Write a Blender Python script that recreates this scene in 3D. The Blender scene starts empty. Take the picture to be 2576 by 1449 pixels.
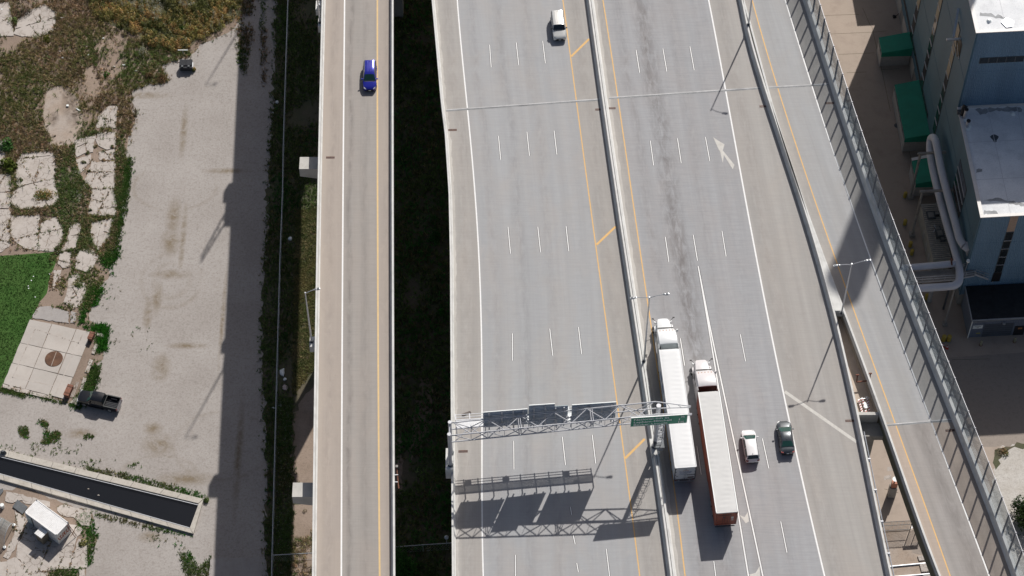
import bpy, bmesh, math, random
import numpy as np
from mathutils import Vector, Matrix
random.seed(7); RNG = np.random.default_rng(11)
R = math.radians
scene = bpy.context.scene
COL = scene.collection

# ------------------------------------------------------------------ camera, light, exposure
ZD = 34.0                                   # height of the viaduct decks above the ground (m)
FPX, TILT = 6000.0, R(33.7)                 # focal length in survey pixels (2576 wide), tilt from straight down
CT, ST = math.cos(TILT), math.sin(TILT)
CAMH = ZD + FPX / 19.6 * CT
cam_d = bpy.data.cameras.new("camera"); cam = bpy.data.objects.new("camera", cam_d); COL.objects.link(cam)
cam_d.sensor_width = 36.0; cam_d.lens = 36.0 * FPX / 2576.0
cam_d.clip_start = 1.0; cam_d.clip_end = 6000.0
cam.location = (0, 0, CAMH); cam.rotation_euler = (TILT, 0, 0)
scene.camera = cam
SUN = Vector((0.42, 1.03, 1.0)).normalized()   # towards the sun
SEL = math.asin(SUN.z); SAZ = math.atan2(SUN.x, SUN.y)
world = bpy.data.worlds.new("World"); scene.world = world; world.use_nodes = True
wn = world.node_tree; bg = wn.nodes["Background"]
sky = wn.nodes.new("ShaderNodeTexSky"); sky.sky_type = 'NISHITA'; sky.sun_disc = False
sky.sun_elevation = SEL; sky.sun_rotation = SAZ; sky.altitude = 200; sky.dust_density = 3.5; sky.ozone_density = 0.4; sky.air_density = 0.9
wn.links.new(sky.outputs[0], bg.inputs[0]); bg.inputs[1].default_value = 0.062
sun_d = bpy.data.lights.new("sun", 'SUN'); sun_d.energy = 4.6; sun_d.angle = R(0.53); sun_d.color = (1.0, 0.955, 0.9)
sun = bpy.data.objects.new("sun", sun_d); COL.objects.link(sun)
sun.rotation_euler = (-SUN).to_track_quat('-Z', 'Y').to_euler(); sun.location = (60, 150, 200)
vs = scene.view_settings; vs.view_transform = 'Standard'; vs.look = 'None'; vs.gamma = 1.0; vs.use_curve_mapping = False
vs.exposure = 0.0
scene.cycles.max_bounces = 6; scene.cycles.transparent_max_bounces = 12

# ------------------------------------------------------------------ survey: picture measurement -> point in the place
def W(u, v, z=0.0):
    cx, cy = u - 1288.0, 724.5 - v
    d = (cx, cy * CT + FPX * ST, cy * ST - FPX * CT)
    t = (z - CAMH) / d[2]
    return Vector((d[0] * t, d[1] * t, z))
def Wl(pts, z=0.0): return [W(u, v, z) for u, v in pts]

# ------------------------------------------------------------------ object helpers
ORG = {}
def props(o, label=None, cat=None, group=None, kind=None):
    if label: o["label"] = label
    if cat: o["category"] = cat
    if group: o["group"] = group
    if kind: o["kind"] = kind
    return o
def thing(name, label, cat, loc=(0, 0, 0), rz=0.0, group=None, local=False):
    o = bpy.data.objects.new(name, None); COL.objects.link(o)
    o.location = loc; o.rotation_euler = (0, 0, rz); o.empty_display_size = 0.3
    ORG[o.name] = Vector((0, 0, 0)) if local else Vector(loc)
    return props(o, label, cat, group)
class MB:
    def __init__(s): s.v = []; s.f = []; s.uv = None
    def add(s, vs, fs):
        n = len(s.v); s.v += [tuple(p) for p in vs]; s.f += [tuple(i + n for i in f) for f in fs]; return s
    def box(s, c, d, rz=0.0, rx=0.0, ry=0.0):
        M = Matrix.Rotation(rz, 3, 'Z') @ Matrix.Rotation(ry, 3, 'Y') @ Matrix.Rotation(rx, 3, 'X')
        c = Vector(c); hx, hy, hz = d[0] / 2, d[1] / 2, d[2] / 2
        P = [c + M @ Vector((x, y, z)) for x, y, z in ((-hx, -hy, -hz), (hx, -hy, -hz), (hx, hy, -hz), (-hx, hy, -hz), (-hx, -hy, hz), (hx, -hy, hz), (hx, hy, hz), (-hx, hy, hz))]
        return s.add(P, [(3, 2, 1, 0), (4, 5, 6, 7), (0, 1, 5, 4), (1, 2, 6, 5), (2, 3, 7, 6), (3, 0, 4, 7)])
    def beam(s, a, b, w, h, up=(0, 0, 1)):
        a, b = Vector(a), Vector(b); d = (b - a).normalized(); u = Vector(up)
        x = d.cross(u)
        if x.length < 1e-4: x = d.cross(Vector((1, 0, 0)))
        x.normalize(); y = x.cross(d).normalized()
        P = [p + x * i * w / 2 + y * j * h / 2 for p in (a, b) for i, j in ((-1, -1), (1, -1), (1, 1), (-1, 1))]
        return s.add(P, [(0, 1, 2, 3), (7, 6, 5, 4), (0, 4, 5, 1), (1, 5, 6, 2), (2, 6, 7, 3), (3, 7, 4, 0)])
    def prism(s, poly, z0, z1):
        n = len(poly); a = sum(poly[i][0] * poly[(i + 1) % n][1] - poly[(i + 1) % n][0] * poly[i][1] for i in range(n))
        if a < 0: poly = list(reversed(poly))
        zt = z1 if isinstance(z1, (list, tuple)) else [z1] * n
        if a < 0 and isinstance(z1, (list, tuple)): zt = list(reversed(zt))
        P = [(p[0], p[1], z0) for p in poly] + [(p[0], p[1], zt[i]) for i, p in enumerate(poly)]
        F = [tuple(reversed(range(n))), tuple(range(n, 2 * n))] + [(i, (i + 1) % n, n + (i + 1) % n, n + i) for i in range(n)]
        return s.add(P, F)
    def tube(s, pts, r, n=8, cap=True):
        pts = [Vector(p) for p in pts]; rs = r if isinstance(r, (list, tuple)) else [r] * len(pts)
        rings = []; ref = None
        for i, p in enumerate(pts):
            d = (pts[min(i + 1, len(pts) - 1)] - pts[max(i - 1, 0)]).normalized()
            if ref is None: ref = Vector((0, 0, 1)) if abs(d.z) < 0.9 else Vector((1, 0, 0))
            x = (ref - d * ref.dot(d)); x = x.normalized() if x.length > 1e-5 else d.orthogonal().normalized()
            y = d.cross(x); ref = x
            rings.append([p + (x * math.cos(2 * math.pi * k / n) + y * math.sin(2 * math.pi * k / n)) * rs[i] for k in range(n)])
        return s.loft(rings, cap=cap)
    def loft(s, rings, cap=True, closed=True):
        n = len(rings[0]); P = [p for r in rings for p in r]; F = []
        m = n if closed else n - 1
        for i in range(len(rings) - 1):
            for k in range(m):
                a, b = i * n + k, i * n + (k + 1) % n
                F.append((a, b, b + n, a + n))
        if cap and closed: F += [tuple(reversed(range(n))), tuple(range((len(rings) - 1) * n, len(rings) * n))]
        return s.add(P, F)
    def cyl(s, c, r, h, n=12, axis='Z', r2=None):
        c = Vector(c); r2 = r if r2 is None else r2
        ax = {'X': Vector((1, 0, 0)), 'Y': Vector((0, 1, 0)), 'Z': Vector((0, 0, 1))}[axis]
        return s.tube([c - ax * h / 2, c + ax * h / 2], [r, r2], n)
    def build(s, name, mat, parent=None, smooth=None, label=None, origin=None):
        me = bpy.data.meshes.new(name)
        if parent is not None: org = ORG.get(parent.name, Vector((0, 0, 0)))
        else: org = Vector(origin) if origin is not None else Vector((0, 0, 0))
        me.from_pydata([(x - org.x, y - org.y, z - org.z) for x, y, z in s.v], [], s.f)
        me.validate()
        bm = bmesh.new(); bm.from_mesh(me); bmesh.ops.recalc_face_normals(bm, faces=bm.faces); bm.to_mesh(me); bm.free()
        if mat: me.materials.append(mat)
        if smooth is not None:
            me.polygons.foreach_set("use_smooth", [True] * len(me.polygons))
            me.set_sharp_from_angle(angle=R(smooth))
        o = bpy.data.objects.new(name, me); COL.objects.link(o)
        if parent is not None: o.parent = parent
        else: o.location = org
        ORG[o.name] = org
        if label: o["label"] = label
        return o
def copy_tree(o, parent=None):
    c = o.copy(); COL.objects.link(c)
    if parent is not None: c.parent = parent
    for ch in list(o.children): copy_tree(ch, c)
    return c
def struct(mb, name, mat, label=None, parent=None, **k):
    o = mb.build(name, mat, parent, **k)
    if parent is None: o["kind"] = "structure"; o["label"] = label or name.replace("_", " ")
    elif label: o["label"] = label
    return o
def part_obj(name, me, parent, loc=(0, 0, 0), rot=(0, 0, 0), scale=(1, 1, 1)):
    o = bpy.data.objects.new(name, me); COL.objects.link(o); o.parent = parent
    o.location = loc; o.rotation_euler = rot; o.scale = scale; return o

# ------------------------------------------------------------------ materials
def nd(nt, t, **kw):
    n = nt.nodes.new(t)
    for k, v in kw.items():
        if k in ("operation", "blend_type", "data_type", "noise_dimensions", "feature", "attribute_name", "uv_map", "wave_type", "bands_direction", "distance", "wave_profile"): setattr(n, k, v)
        else: n.inputs[k].default_value = v
    return n
def math_n(nt, op, a, b=None, clamp=False):
    n = nt.nodes.new("ShaderNodeMath"); n.operation = op; n.use_clamp = clamp
    for i, x in enumerate((a, b)):
        if x is None: continue
        if isinstance(x, (int, float)): n.inputs[i].default_value = x
        else: nt.links.new(x, n.inputs[i])
    return n.outputs[0]
def mix_n(nt, fac, a, b, mode='MIX'):
    n = nt.nodes.new("ShaderNodeMix"); n.data_type = 'RGBA'; n.blend_type = mode; n.clamp_factor = True
    for sock, x in ((n.inputs[0], fac), (n.inputs[6], a), (n.inputs[7], b)):
        if isinstance(x, (int, float)): sock.default_value = x
        elif isinstance(x, (tuple, list)): sock.default_value = (*x[:3], 1)
        else: nt.links.new(x, sock)
    return n.outputs[2]
def noise_n(nt, vec, scale, detail=4, rough=0.55, dist=0.0):
    n = nt.nodes.new("ShaderNodeTexNoise"); n.inputs["Scale"].default_value = scale; n.inputs["Detail"].default_value = detail
    n.inputs["Roughness"].default_value = rough; n.inputs["Distortion"].default_value = dist
    nt.links.new(vec, n.inputs["Vector"]); return n.outputs["Fac"]
def scale_vec(nt, vec, s):
    n = nt.nodes.new("ShaderNodeVectorMath"); n.operation = 'MULTIPLY'; nt.links.new(vec, n.inputs[0]); n.inputs[1].default_value = s
    return n.outputs[0]
def ramp_n(nt, fac, lo, hi, a=0.0, b=1.0):
    n = nt.nodes.new("ShaderNodeMapRange"); n.clamp = True
    nt.links.new(fac, n.inputs[0])
    n.inputs[1].default_value = lo; n.inputs[2].default_value = hi; n.inputs[3].default_value = a; n.inputs[4].default_value = b
    return n.outputs[0]
def new_mat(name):
    m = bpy.data.materials.new(name); m.use_nodes = True; nt = m.node_tree
    return m, nt, nt.nodes["Principled BSDF"]
def pos_vec(nt, mode='world'):
    if mode == 'world': return nt.nodes.new("ShaderNodeNewGeometry").outputs["Position"]
    return nt.nodes.new("ShaderNodeTexCoord").outputs["Object"]
def bump_n(nt, bsdf, h, strength=0.3, dist=0.05):
    b = nt.nodes.new("ShaderNodeBump"); b.inputs["Strength"].default_value = strength; b.inputs["Distance"].default_value = dist
    nt.links.new(h, b.inputs["Height"]); nt.links.new(b.outputs[0], bsdf.inputs["Normal"])
def mat(name, col, rough=0.7, metal=0.0, var=0.12, scale=2.0, bump=0.0, bscale=20.0, dirt=0.0, dirt_col=(0.08, 0.06, 0.05), dscale=0.8, spec=0.5, coat=0.0, mode='object', emit=None):
    m, nt, b = new_mat(name)
    v = pos_vec(nt, mode)
    n1 = noise_n(nt, v, scale, 6, 0.6)
    c = mix_n(nt, ramp_n(nt, n1, 0.3, 0.7), [x * (1 - var) for x in col], [min(1, x * (1 + var)) for x in col])
    if dirt:
        n2 = noise_n(nt, v, dscale, 8, 0.65, 0.3)
        c = mix_n(nt, ramp_n(nt, n2, 0.5, 0.72, 0, dirt), c, dirt_col)
    nt.links.new(c, b.inputs["Base Color"]); b.inputs["Roughness"].default_value = rough; b.inputs["Metallic"].default_value = metal
    b.inputs["Specular IOR Level"].default_value = spec
    if coat: b.inputs["Coat Weight"].default_value = coat; b.inputs["Coat Roughness"].default_value = 0.05
    if bump: bump_n(nt, b, noise_n(nt, v, bscale, 4), bump, 0.03)
    return m
M = {}
M['conc'] = mat('concrete_pale', (0.50, 0.49, 0.46), 0.85, var=0.10, scale=0.6, bump=0.15, dirt=0.35, dirt_col=(0.26, 0.23, 0.2), mode='world')
M['conc_white'] = mat('concrete_barrier', (0.63, 0.63, 0.61), 0.85, var=0.10, scale=0.7, bump=0.1, dirt=0.35, dirt_col=(0.3, 0.29, 0.27), dscale=0.5, mode='world')
M['conc_tan'] = mat('concrete_tan', (0.36, 0.31, 0.26), 0.9, var=0.1, scale=0.3, bump=0.15, dirt=0.3, dirt_col=(0.2, 0.16, 0.13), mode='world')
M['conc_dark'] = mat('concrete_weathered', (0.3, 0.29, 0.27), 0.9, var=0.15, scale=0.5, bump=0.2, dirt=0.4, mode='world')
M['galv'] = mat('galvanised_steel', (0.55, 0.57, 0.60), 0.42, 0.65, var=0.1, scale=3)
M['galv_paint'] = mat('grey_painted_steel', (0.50, 0.51, 0.54), 0.5, 0.2, var=0.08, scale=2)
M['steel_dark'] = mat('dark_steel', (0.10, 0.11, 0.12), 0.55, 0.4, var=0.2, scale=3)
M['girder'] = mat('girder_paint', (0.12, 0.125, 0.09), 0.6, var=0.15, scale=1, mode='world')
M['black'] = mat('black_plastic', (0.015, 0.015, 0.017), 0.5, var=0.2)
M['rubber'] = mat('tyre_rubber', (0.02, 0.02, 0.02), 0.85, var=0.2, scale=8)
M['rim'] = mat('alloy_rim', (0.5, 0.5, 0.51), 0.35, 0.7, var=0.05)
M['chrome'] = mat('chrome', (0.7, 0.7, 0.72), 0.15, 1.0, var=0.02)
M['rust'] = mat('rusty_steel', (0.20, 0.085, 0.055), 0.85, 0.1, var=0.35, scale=4, bump=0.3, dirt=0.4, dirt_col=(0.33, 0.25, 0.22), dscale=2)
M['rust_plate'] = mat('rusty_plate', (0.11, 0.055, 0.032), 0.85, 0.1, var=0.3, scale=1.2, dirt=0.35, dirt_col=(0.28, 0.16, 0.09), dscale=0.6)
M['white_paint'] = mat('white_marking_paint', (0.80, 0.80, 0.79), 0.7, var=0.06, scale=3, dirt=0.25, dirt_col=(0.5, 0.49, 0.47), dscale=1.5, mode='world')
M['worn_paint'] = mat('worn_marking_paint', (0.56, 0.545, 0.51), 0.8, var=0.08, scale=3, dirt=0.5, dirt_col=(0.42, 0.39, 0.35), dscale=1.2, mode='world')
M['yellow_paint'] = mat('yellow_marking_paint', (0.68, 0.42, 0.16), 0.75, var=0.08, scale=2, dirt=0.4, dirt_col=(0.55, 0.38, 0.18), dscale=1.0, mode='world')
M['ramp_yellow'] = mat('faded_yellow_paint', (0.66, 0.47, 0.23), 0.75, var=0.08, scale=2, dirt=0.4, dirt_col=(0.52, 0.40, 0.24), dscale=1.0, mode='world')
M['black_paint'] = mat('black_contrast_paint', (0.08, 0.08, 0.08), 0.8, var=0.1, mode='world')
M['truck_white'] = mat('truck_white_paint', (0.70, 0.72, 0.73), 0.3, var=0.02, coat=0.3)
M['trailer_white'] = mat('trailer_white', (0.64, 0.65, 0.66), 0.45, var=0.03, scale=0.5, dirt=0.15, dirt_col=(0.55, 0.55, 0.55), dscale=0.5)
M['orange'] = mat('weathered_orange', (0.31, 0.085, 0.05), 0.6, var=0.2, scale=1.5, dirt=0.4, dirt_col=(0.18, 0.05, 0.03), dscale=1.2)
M['maroon'] = mat('maroon_panel', (0.05, 0.017, 0.014), 0.5, var=0.2)
M['decal'] = mat('blue_print', (0.05, 0.13, 0.30), 0.5, var=0.05)
M['decal_dark'] = mat('dark_print', (0.05, 0.055, 0.06), 0.5, var=0.05)
M['decal_yellow'] = mat('amber_print', (0.45, 0.2, 0.08), 0.5, var=0.05)
M['sign_green'] = mat('sign_green', (0.010, 0.27, 0.16), 0.45, var=0.06, scale=1)
M['sign_white'] = mat('sign_white', (0.82, 0.85, 0.84), 0.5, var=0.02)
M['sign_back'] = mat('sign_back_aluminium', (0.44, 0.49, 0.55), 0.55, 0.0, var=0.1, scale=1.5)
M['red_glass'] = mat('red_lamp', (0.25, 0.02, 0.02), 0.25, var=0.05)
M['clear_lamp'] = mat('clear_lamp', (0.65, 0.66, 0.67), 0.2, var=0.05)
def glass_mat(name, col, rough=0.06, tint=None):
    m, nt, b = new_mat(name)
    b.inputs["Base Color"].default_value = (*col, 1); b.inputs["Roughness"].default_value = rough
    b.inputs["Specular IOR Level"].default_value = 0.7
    return m
M['glass'] = glass_mat('car_glass_green', (0.018, 0.062, 0.052))
M['glass_dark'] = glass_mat('car_glass_dark', (0.012, 0.016, 0.02))
M['pane'] = glass_mat('window_pane', (0.02, 0.026, 0.03), 0.12)
M['pane_tan'] = mat('window_blind', (0.30, 0.25, 0.17), 0.5, var=0.15, scale=0.8)
def clear_mat(name, tint, fmin=0.04, rough=0.02):
    m, nt, b = new_mat(name); nt.nodes.remove(b)
    out = nt.nodes["Material Output"]; tr = nt.nodes.new("ShaderNodeBsdfTransparent"); tr.inputs[0].default_value = (*tint, 1)
    gl = nt.nodes.new("ShaderNodeBsdfGlossy"); gl.inputs[0].default_value = (0.95, 0.97, 1, 1); gl.inputs[1].default_value = rough
    df = nt.nodes.new("ShaderNodeBsdfDiffuse"); df.inputs[0].default_value = (0.45, 0.52, 0.55, 1)
    lw = nt.nodes.new("ShaderNodeLayerWeight"); lw.inputs[0].default_value = 0.5
    fr = ramp_n(nt, math_n(nt, 'POWER', lw.outputs[1], 3.0), 0.0, 1.0, 0.04, 0.5)
    mx = nt.nodes.new("ShaderNodeMixShader"); nt.links.new(fr, mx.inputs[0]); nt.links.new(tr.outputs[0], mx.inputs[1]); nt.links.new(gl.outputs[0], mx.inputs[2])
    m2 = nt.nodes.new("ShaderNodeMixShader"); n = noise_n(nt, pos_vec(nt), 0.35, 5)
    nt.links.new(ramp_n(nt, n, 0.35, 0.75, fmin, fmin + 0.12), m2.inputs[0])
    nt.links.new(mx.outputs[0], m2.inputs[1]); nt.links.new(df.outputs[0], m2.inputs[2]); nt.links.new(m2.outputs[0], out.inputs[0])
    return m
M['acrylic'] = clear_mat('clear_acrylic', (0.92, 0.94, 0.95), 0.09)
M['film'] = clear_mat('clear_plastic_film', (0.88, 0.9, 0.9), 0.12, 0.1)
def car_paint(name, col, metal=0.35, rough=0.28):
    m, nt, b = new_mat(name)
    b.inputs["Base Color"].default_value = (*col, 1); b.inputs["Metallic"].default_value = metal; b.inputs["Roughness"].default_value = rough
    b.inputs["Coat Weight"].default_value = 0.8; b.inputs["Coat Roughness"].default_value = 0.04
    return m
# road surface: streaks and fine tining follow the lanes (UV: u across in m, v along in m)
def road_mat(name, col, warm, streak=0.16, stains=(), tine=0.05, patch=0.5):
    m, nt, b = new_mat(name)
    uv = nt.nodes.new("ShaderNodeUVMap").outputs[0]
    big = noise_n(nt, scale_vec(nt, uv, (0.9, 0.022, 1)), 1.0, 5, 0.6)
    mid = noise_n(nt, scale_vec(nt, uv, (3.2, 0.05, 1)), 1.0, 5, 0.6)
    pat = noise_n(nt, scale_vec(nt, uv, (0.25, 0.09, 1)), 1.0, 6, 0.65, 0.4)
    fine = noise_n(nt, scale_vec(nt, uv, (0.35, 5.0, 1)), 1.0, 3, 0.5)
    cracks = noise_n(nt, scale_vec(nt, uv, (1.5, 1.5, 1)), 1.0, 8, 0.7)
    c = mix_n(nt, ramp_n(nt, big, 0.36, 0.64), [x * (1 - streak) for x in col], [x * (1 + streak) for x in col])
    c = mix_n(nt, ramp_n(nt, pat, 0.42, 0.66, 0, patch), c, warm)
    c = mix_n(nt, ramp_n(nt, mid, 0.52, 0.74, 0, 0.16), c, [x * 0.72 for x in col])
    c = mix_n(nt, ramp_n(nt, fine, 0.42, 0.62, 0, tine * 3), c, [x * 0.72 for x in col])
    c = mix_n(nt, ramp_n(nt, cracks, 0.56, 0.74, 0, 0.22), c, [x * 1.3 for x in col])
    blot = noise_n(nt, scale_vec(nt, uv, (0.5, 0.3, 1)), 1.0, 8, 0.75, 0.5)
    c = mix_n(nt, ramp_n(nt, blot, 0.58, 0.72, 0, 0.35), c, [x * 1.18 for x in warm])
    c = mix_n(nt, ramp_n(nt, blot, 0.44, 0.30, 0, 0.28), c, [x * 0.74 for x in col])
    sep = nt.nodes.new("ShaderNodeSeparateXYZ"); nt.links.new(uv, sep.inputs[0])
    for (u0, w, k, v0, v1, drift) in stains:
        wob = math_n(nt, 'MULTIPLY', math_n(nt, 'SUBTRACT', noise_n(nt, scale_vec(nt, uv, (0.0, 0.08, 1)), 1.0, 3), 0.5), 1.6)
        cen = math_n(nt, 'ADD', math_n(nt, 'ADD', math_n(nt, 'MULTIPLY', sep.outputs[1], drift), u0), wob)
        d = math_n(nt, 'ABSOLUTE', math_n(nt, 'SUBTRACT', sep.outputs[0], cen))
        g = ramp_n(nt, d, 0.0, w, 1.0, 0.0)
        al = math_n(nt, 'MULTIPLY', ramp_n(nt, sep.outputs[1], v0 - 6, v0 + 2), ramp_n(nt, sep.outputs[1], v1 - 2, v1 + 8, 1.0, 0.0))
        tx = noise_n(nt, scale_vec(nt, uv, (1.6, 0.45, 1)), 1.0, 8, 0.7, 0.6)
        f = math_n(nt, 'MULTIPLY', math_n(nt, 'MULTIPLY', g, al), ramp_n(nt, tx, 0.36, 0.62, 0, k))
        c = mix_n(nt, f, c, (0.13, 0.115, 0.11))
    nt.links.new(c, b.inputs["Base Color"]); b.inputs["Roughness"].default_value = 0.85; b.inputs["Specular IOR Level"].default_value = 0.3
    bump_n(nt, b, fine, 0.15, 0.02)
    return m
M['lane_l'] = road_mat('lane_concrete', (0.350, 0.355, 0.364), (0.375, 0.352, 0.335), 0.05, patch=0.6,
                       stains=((1.9, 0.9, 0.22, 90, 320, 0.0), (5.6, 1.0, 0.26, 90, 320, 0.0), (9.2, 0.9, 0.2, 90, 320, 0.0)))
M['lane_r'] = road_mat('lane_concrete_stained', (0.338, 0.342, 0.354), (0.35, 0.328, 0.32), 0.06, tine=0.08, patch=0.5,
                       stains=((5.1, 2.0, 0.62, 160, 300, 0.0), (5.2, 1.6, 0.36, 100, 178, 0.0), (1.9, 1.1, 0.3, 100, 300, 0.0), (9.0, 1.1, 0.2, 90, 320, 0.0), (12.5, 1.0, 0.15, 90, 320, 0.0)))
M['lane_s'] = road_mat('ramp_lane_concrete', (0.35, 0.354, 0.36), (0.35, 0.335, 0.32), 0.08, stains=((4.4, 1.2, 0.6, 100, 140, -0.006),))
M['lane_w'] = road_mat('west_ramp_concrete', (0.315, 0.295, 0.275), (0.36, 0.318, 0.285), 0.06, stains=((0.9, 0.5, 0.5, 60, 300, 0.0), (2.9, 0.7, 0.25, 60, 300, 0.0)))
M['shoulder'] = road_mat('shoulder_concrete', (0.358, 0.344, 0.328), (0.382, 0.35, 0.32), 0.08, tine=0.05, stains=((1.6, 1.4, 0.22, 90, 320, 0.0),))
M['shoulder_w'] = road_mat('west_ramp_shoulder', (0.365, 0.322, 0.287), (0.40, 0.345, 0.297), 0.05, tine=0.02, stains=((1.5, 0.8, 0.25, 90, 320, 0.0),))
M['lane_s2'] = road_mat('lower_slip_road_concrete', (0.315, 0.298, 0.285), (0.30, 0.275, 0.255), 0.10, stains=((3.2, 1.6, 0.45, 60, 300, 0.0),))
M['shoulder_s2'] = road_mat('lower_slip_road_shoulder', (0.385, 0.325, 0.28), (0.42, 0.345, 0.285), 0.08)
M['slab_sand'] = mat('sunken_slab_concrete', (0.50, 0.42, 0.35), 0.9, var=0.1, scale=0.5, dirt=0.3, dirt_col=(0.3, 0.25, 0.2), mode='world')
M['gutter'] = road_mat('gutter_residue', (0.40, 0.385, 0.365), (0.52, 0.50, 0.47), 0.12, patch=0.9)
M['joint'] = mat('joint_steel', (0.42, 0.42, 0.42), 0.7, 0.0, var=0.3, scale=0.9, dirt=0.9, dirt_col=(0.10, 0.10, 0.10), dscale=0.22, mode='world')
# ------------------------------------------------------------------ alignment lines of the viaducts (x as a function of y)
class Line:
    def __init__(s, pts, z=ZD, deg=4, lin=False):
        P = np.array([W(u, v, z)[:2] for u, v in pts]); P = P[np.argsort(P[:, 1])]
        s.y, s.x, s.lin = P[:, 1], P[:, 0], lin
        s.y0, s.y1 = s.y[0], s.y[-1]
        if not lin:
            s.c = (s.y0 + s.y1) / 2
            s.p = np.polyfit(s.y - s.c, s.x, min(deg, len(P) - 1))
            s.k0 = (np.polyval(s.p, s.y0 - s.c + 8) - np.polyval(s.p, s.y0 - s.c)) / 8
            s.k1 = (np.polyval(s.p, s.y1 - s.c) - np.polyval(s.p, s.y1 - s.c - 8)) / 8
        else:
            s.k0 = (s.x[1] - s.x[0]) / (s.y[1] - s.y[0]); s.k1 = (s.x[-1] - s.x[-2]) / (s.y[-1] - s.y[-2])
    def __call__(s, y):
        yc = min(max(y, s.y0), s.y1)
        x = float(np.interp(yc, s.y, s.x)) if s.lin else float(np.polyval(s.p, yc - s.c))
        if y < s.y0: x += (y - s.y0) * s.k0
        if y > s.y1: x += (y - s.y1) * s.k1
        return x
ZT = ZD + 1.07
A_OUT = Line([(1086, 0), (1097, 120), (1109, 257), (1118.7, 333), (1128.5, 483), (1132, 650), (1133.7, 966), (1137, 1449)], ZT, lin=True)
A_WHITE = Line([(1149.7, 0), (1160.3, 100), (1167, 187), (1175.3, 273), (1183.7, 367), (1193.5, 483), (1203.7, 583), (1207.7, 683), (1209.3, 783), (1210.5, 966), (1212.7, 1099), (1214, 1299), (1215.3, 1449)])
A_YEL = Line([(1416.3, 0), (1425.3, 73), (1435.3, 143), (1443.7, 200), (1450.3, 260), (1458.7, 327), (1480.5, 483), (1492, 560), (1499.3, 616), (1508.7, 683), (1517, 766), (1527, 833), (1545.3, 966), (1557, 1049), (1572, 1153), (1587, 1266), (1608.7, 1449)])
MED = Line([(1487, 0), (1497, 83), (1505, 143), (1513.7, 207), (1522, 250), (1537, 383), (1554, 483), (1566, 560), (1577, 616), (1592, 750), (1608.7, 866), (1624, 966), (1655.3, 1153), (1672, 1283), (1692, 1449)], ZT)
B_YEL = Line([(1516, 0), (1525.3, 50), (1537, 123), (1552, 233), (1567, 333), (1587, 483), (1600.3, 560), (1612, 633), (1625.3, 733), (1638.7, 816), (1657.3, 966), (1688.5, 1165), (1702.8, 1280), (1718.6, 1408.8)])
B_WHITE = Line([(1783.3, 0), (1794, 60), (1809, 143), (1825.7, 227), (1844, 327), (1871.5, 483), (1887.3, 563), (1904, 650), (1925.7, 766), (1940.7, 843), (1964, 966), (1984, 1056), (2000.7, 1122.7), (2017.3, 1192.7), (2037.3, 1292.7), (2074, 1449)])
_pre = [(1869, 0), (1885.7, 66.7), (1920.7, 200), (1934, 233), (1947.3, 283), (1977.3, 377), (2010, 483), (2037.3, 566), (2070.7, 643)]
BARL = Line(_pre + [(2088, 716), (2100.7, 783), (2119, 883), (2141, 966), (2160.7, 1052.7), (2171, 1090), (2190.7, 1172.7), (2207, 1266), (2227, 1366), (2244, 1449)], ZT, deg=5)
BARR = Line(_pre + [(2095.7, 716), (2125.7, 795), (2150.7, 856), (2188, 966), (2219, 1042.7), (2250.7, 1139), (2284, 1242.7), (2317.3, 1326), (2362.3, 1449)], ZT, deg=5)
C_YEL = Line([(1892.3, 0), (1904, 46.7), (1924, 110), (1955.7, 213), (1979, 293), (2004, 376.7), (2042.8, 483), (2070.7, 563), (2097.3, 633), (2124, 716), (2147.3, 779.7), (2180.7, 869.7), (2216.3, 966), (2250.7, 1059), (2284, 1152.7), (2317.3, 1249), (2350.7, 1336), (2390.7, 1449)])
C_WHITE = Line([(1974.7, 0), (2004, 90), (2037.3, 196.7), (2070.7, 300), (2094, 376.7), (2130.7, 483), (2154, 549.7), (2180.7, 626), (2204, 696), (2234, 769.7), (2264, 849.7), (2297.3, 933), (2310.2, 971), (2344, 1062.7), (2370.7, 1139), (2404, 1229), (2437.3, 1316), (2489, 1446)])
C_PAR = Line([(2019, 0), (2050.7, 103), (2084, 203), (2122.3, 320), (2154, 413), (2177.3, 483), (2204, 569.7), (2237.3, 663), (2270.7, 749.7), (2304, 829.7), (2344, 916), (2362, 966), (2390.7, 1052.7), (2434, 1166), (2477.3, 1272.7), (2514, 1366), (2544, 1446)])
W_OUTL = Line([(809, 0), (805, 200), (799, 483), (794, 720), (790, 966), (787.5, 1200), (785, 1449)], ZT, deg=2)
W_OUTR = Line([(989.5, 0), (990, 483), (991, 966), (994, 1449)], ZT, deg=2)
W_WHITE = Line([(867, 0), (863, 483), (860.3, 966), (858.7, 1449)], deg=2)
W_YEL = Line([(949.3, 0), (950, 483), (951.5, 966), (955.3, 1449)], deg=2)
YA, YB = 92.0, 300.0
YS = list(np.arange(YA, YB + 0.1, 2.0))

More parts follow.
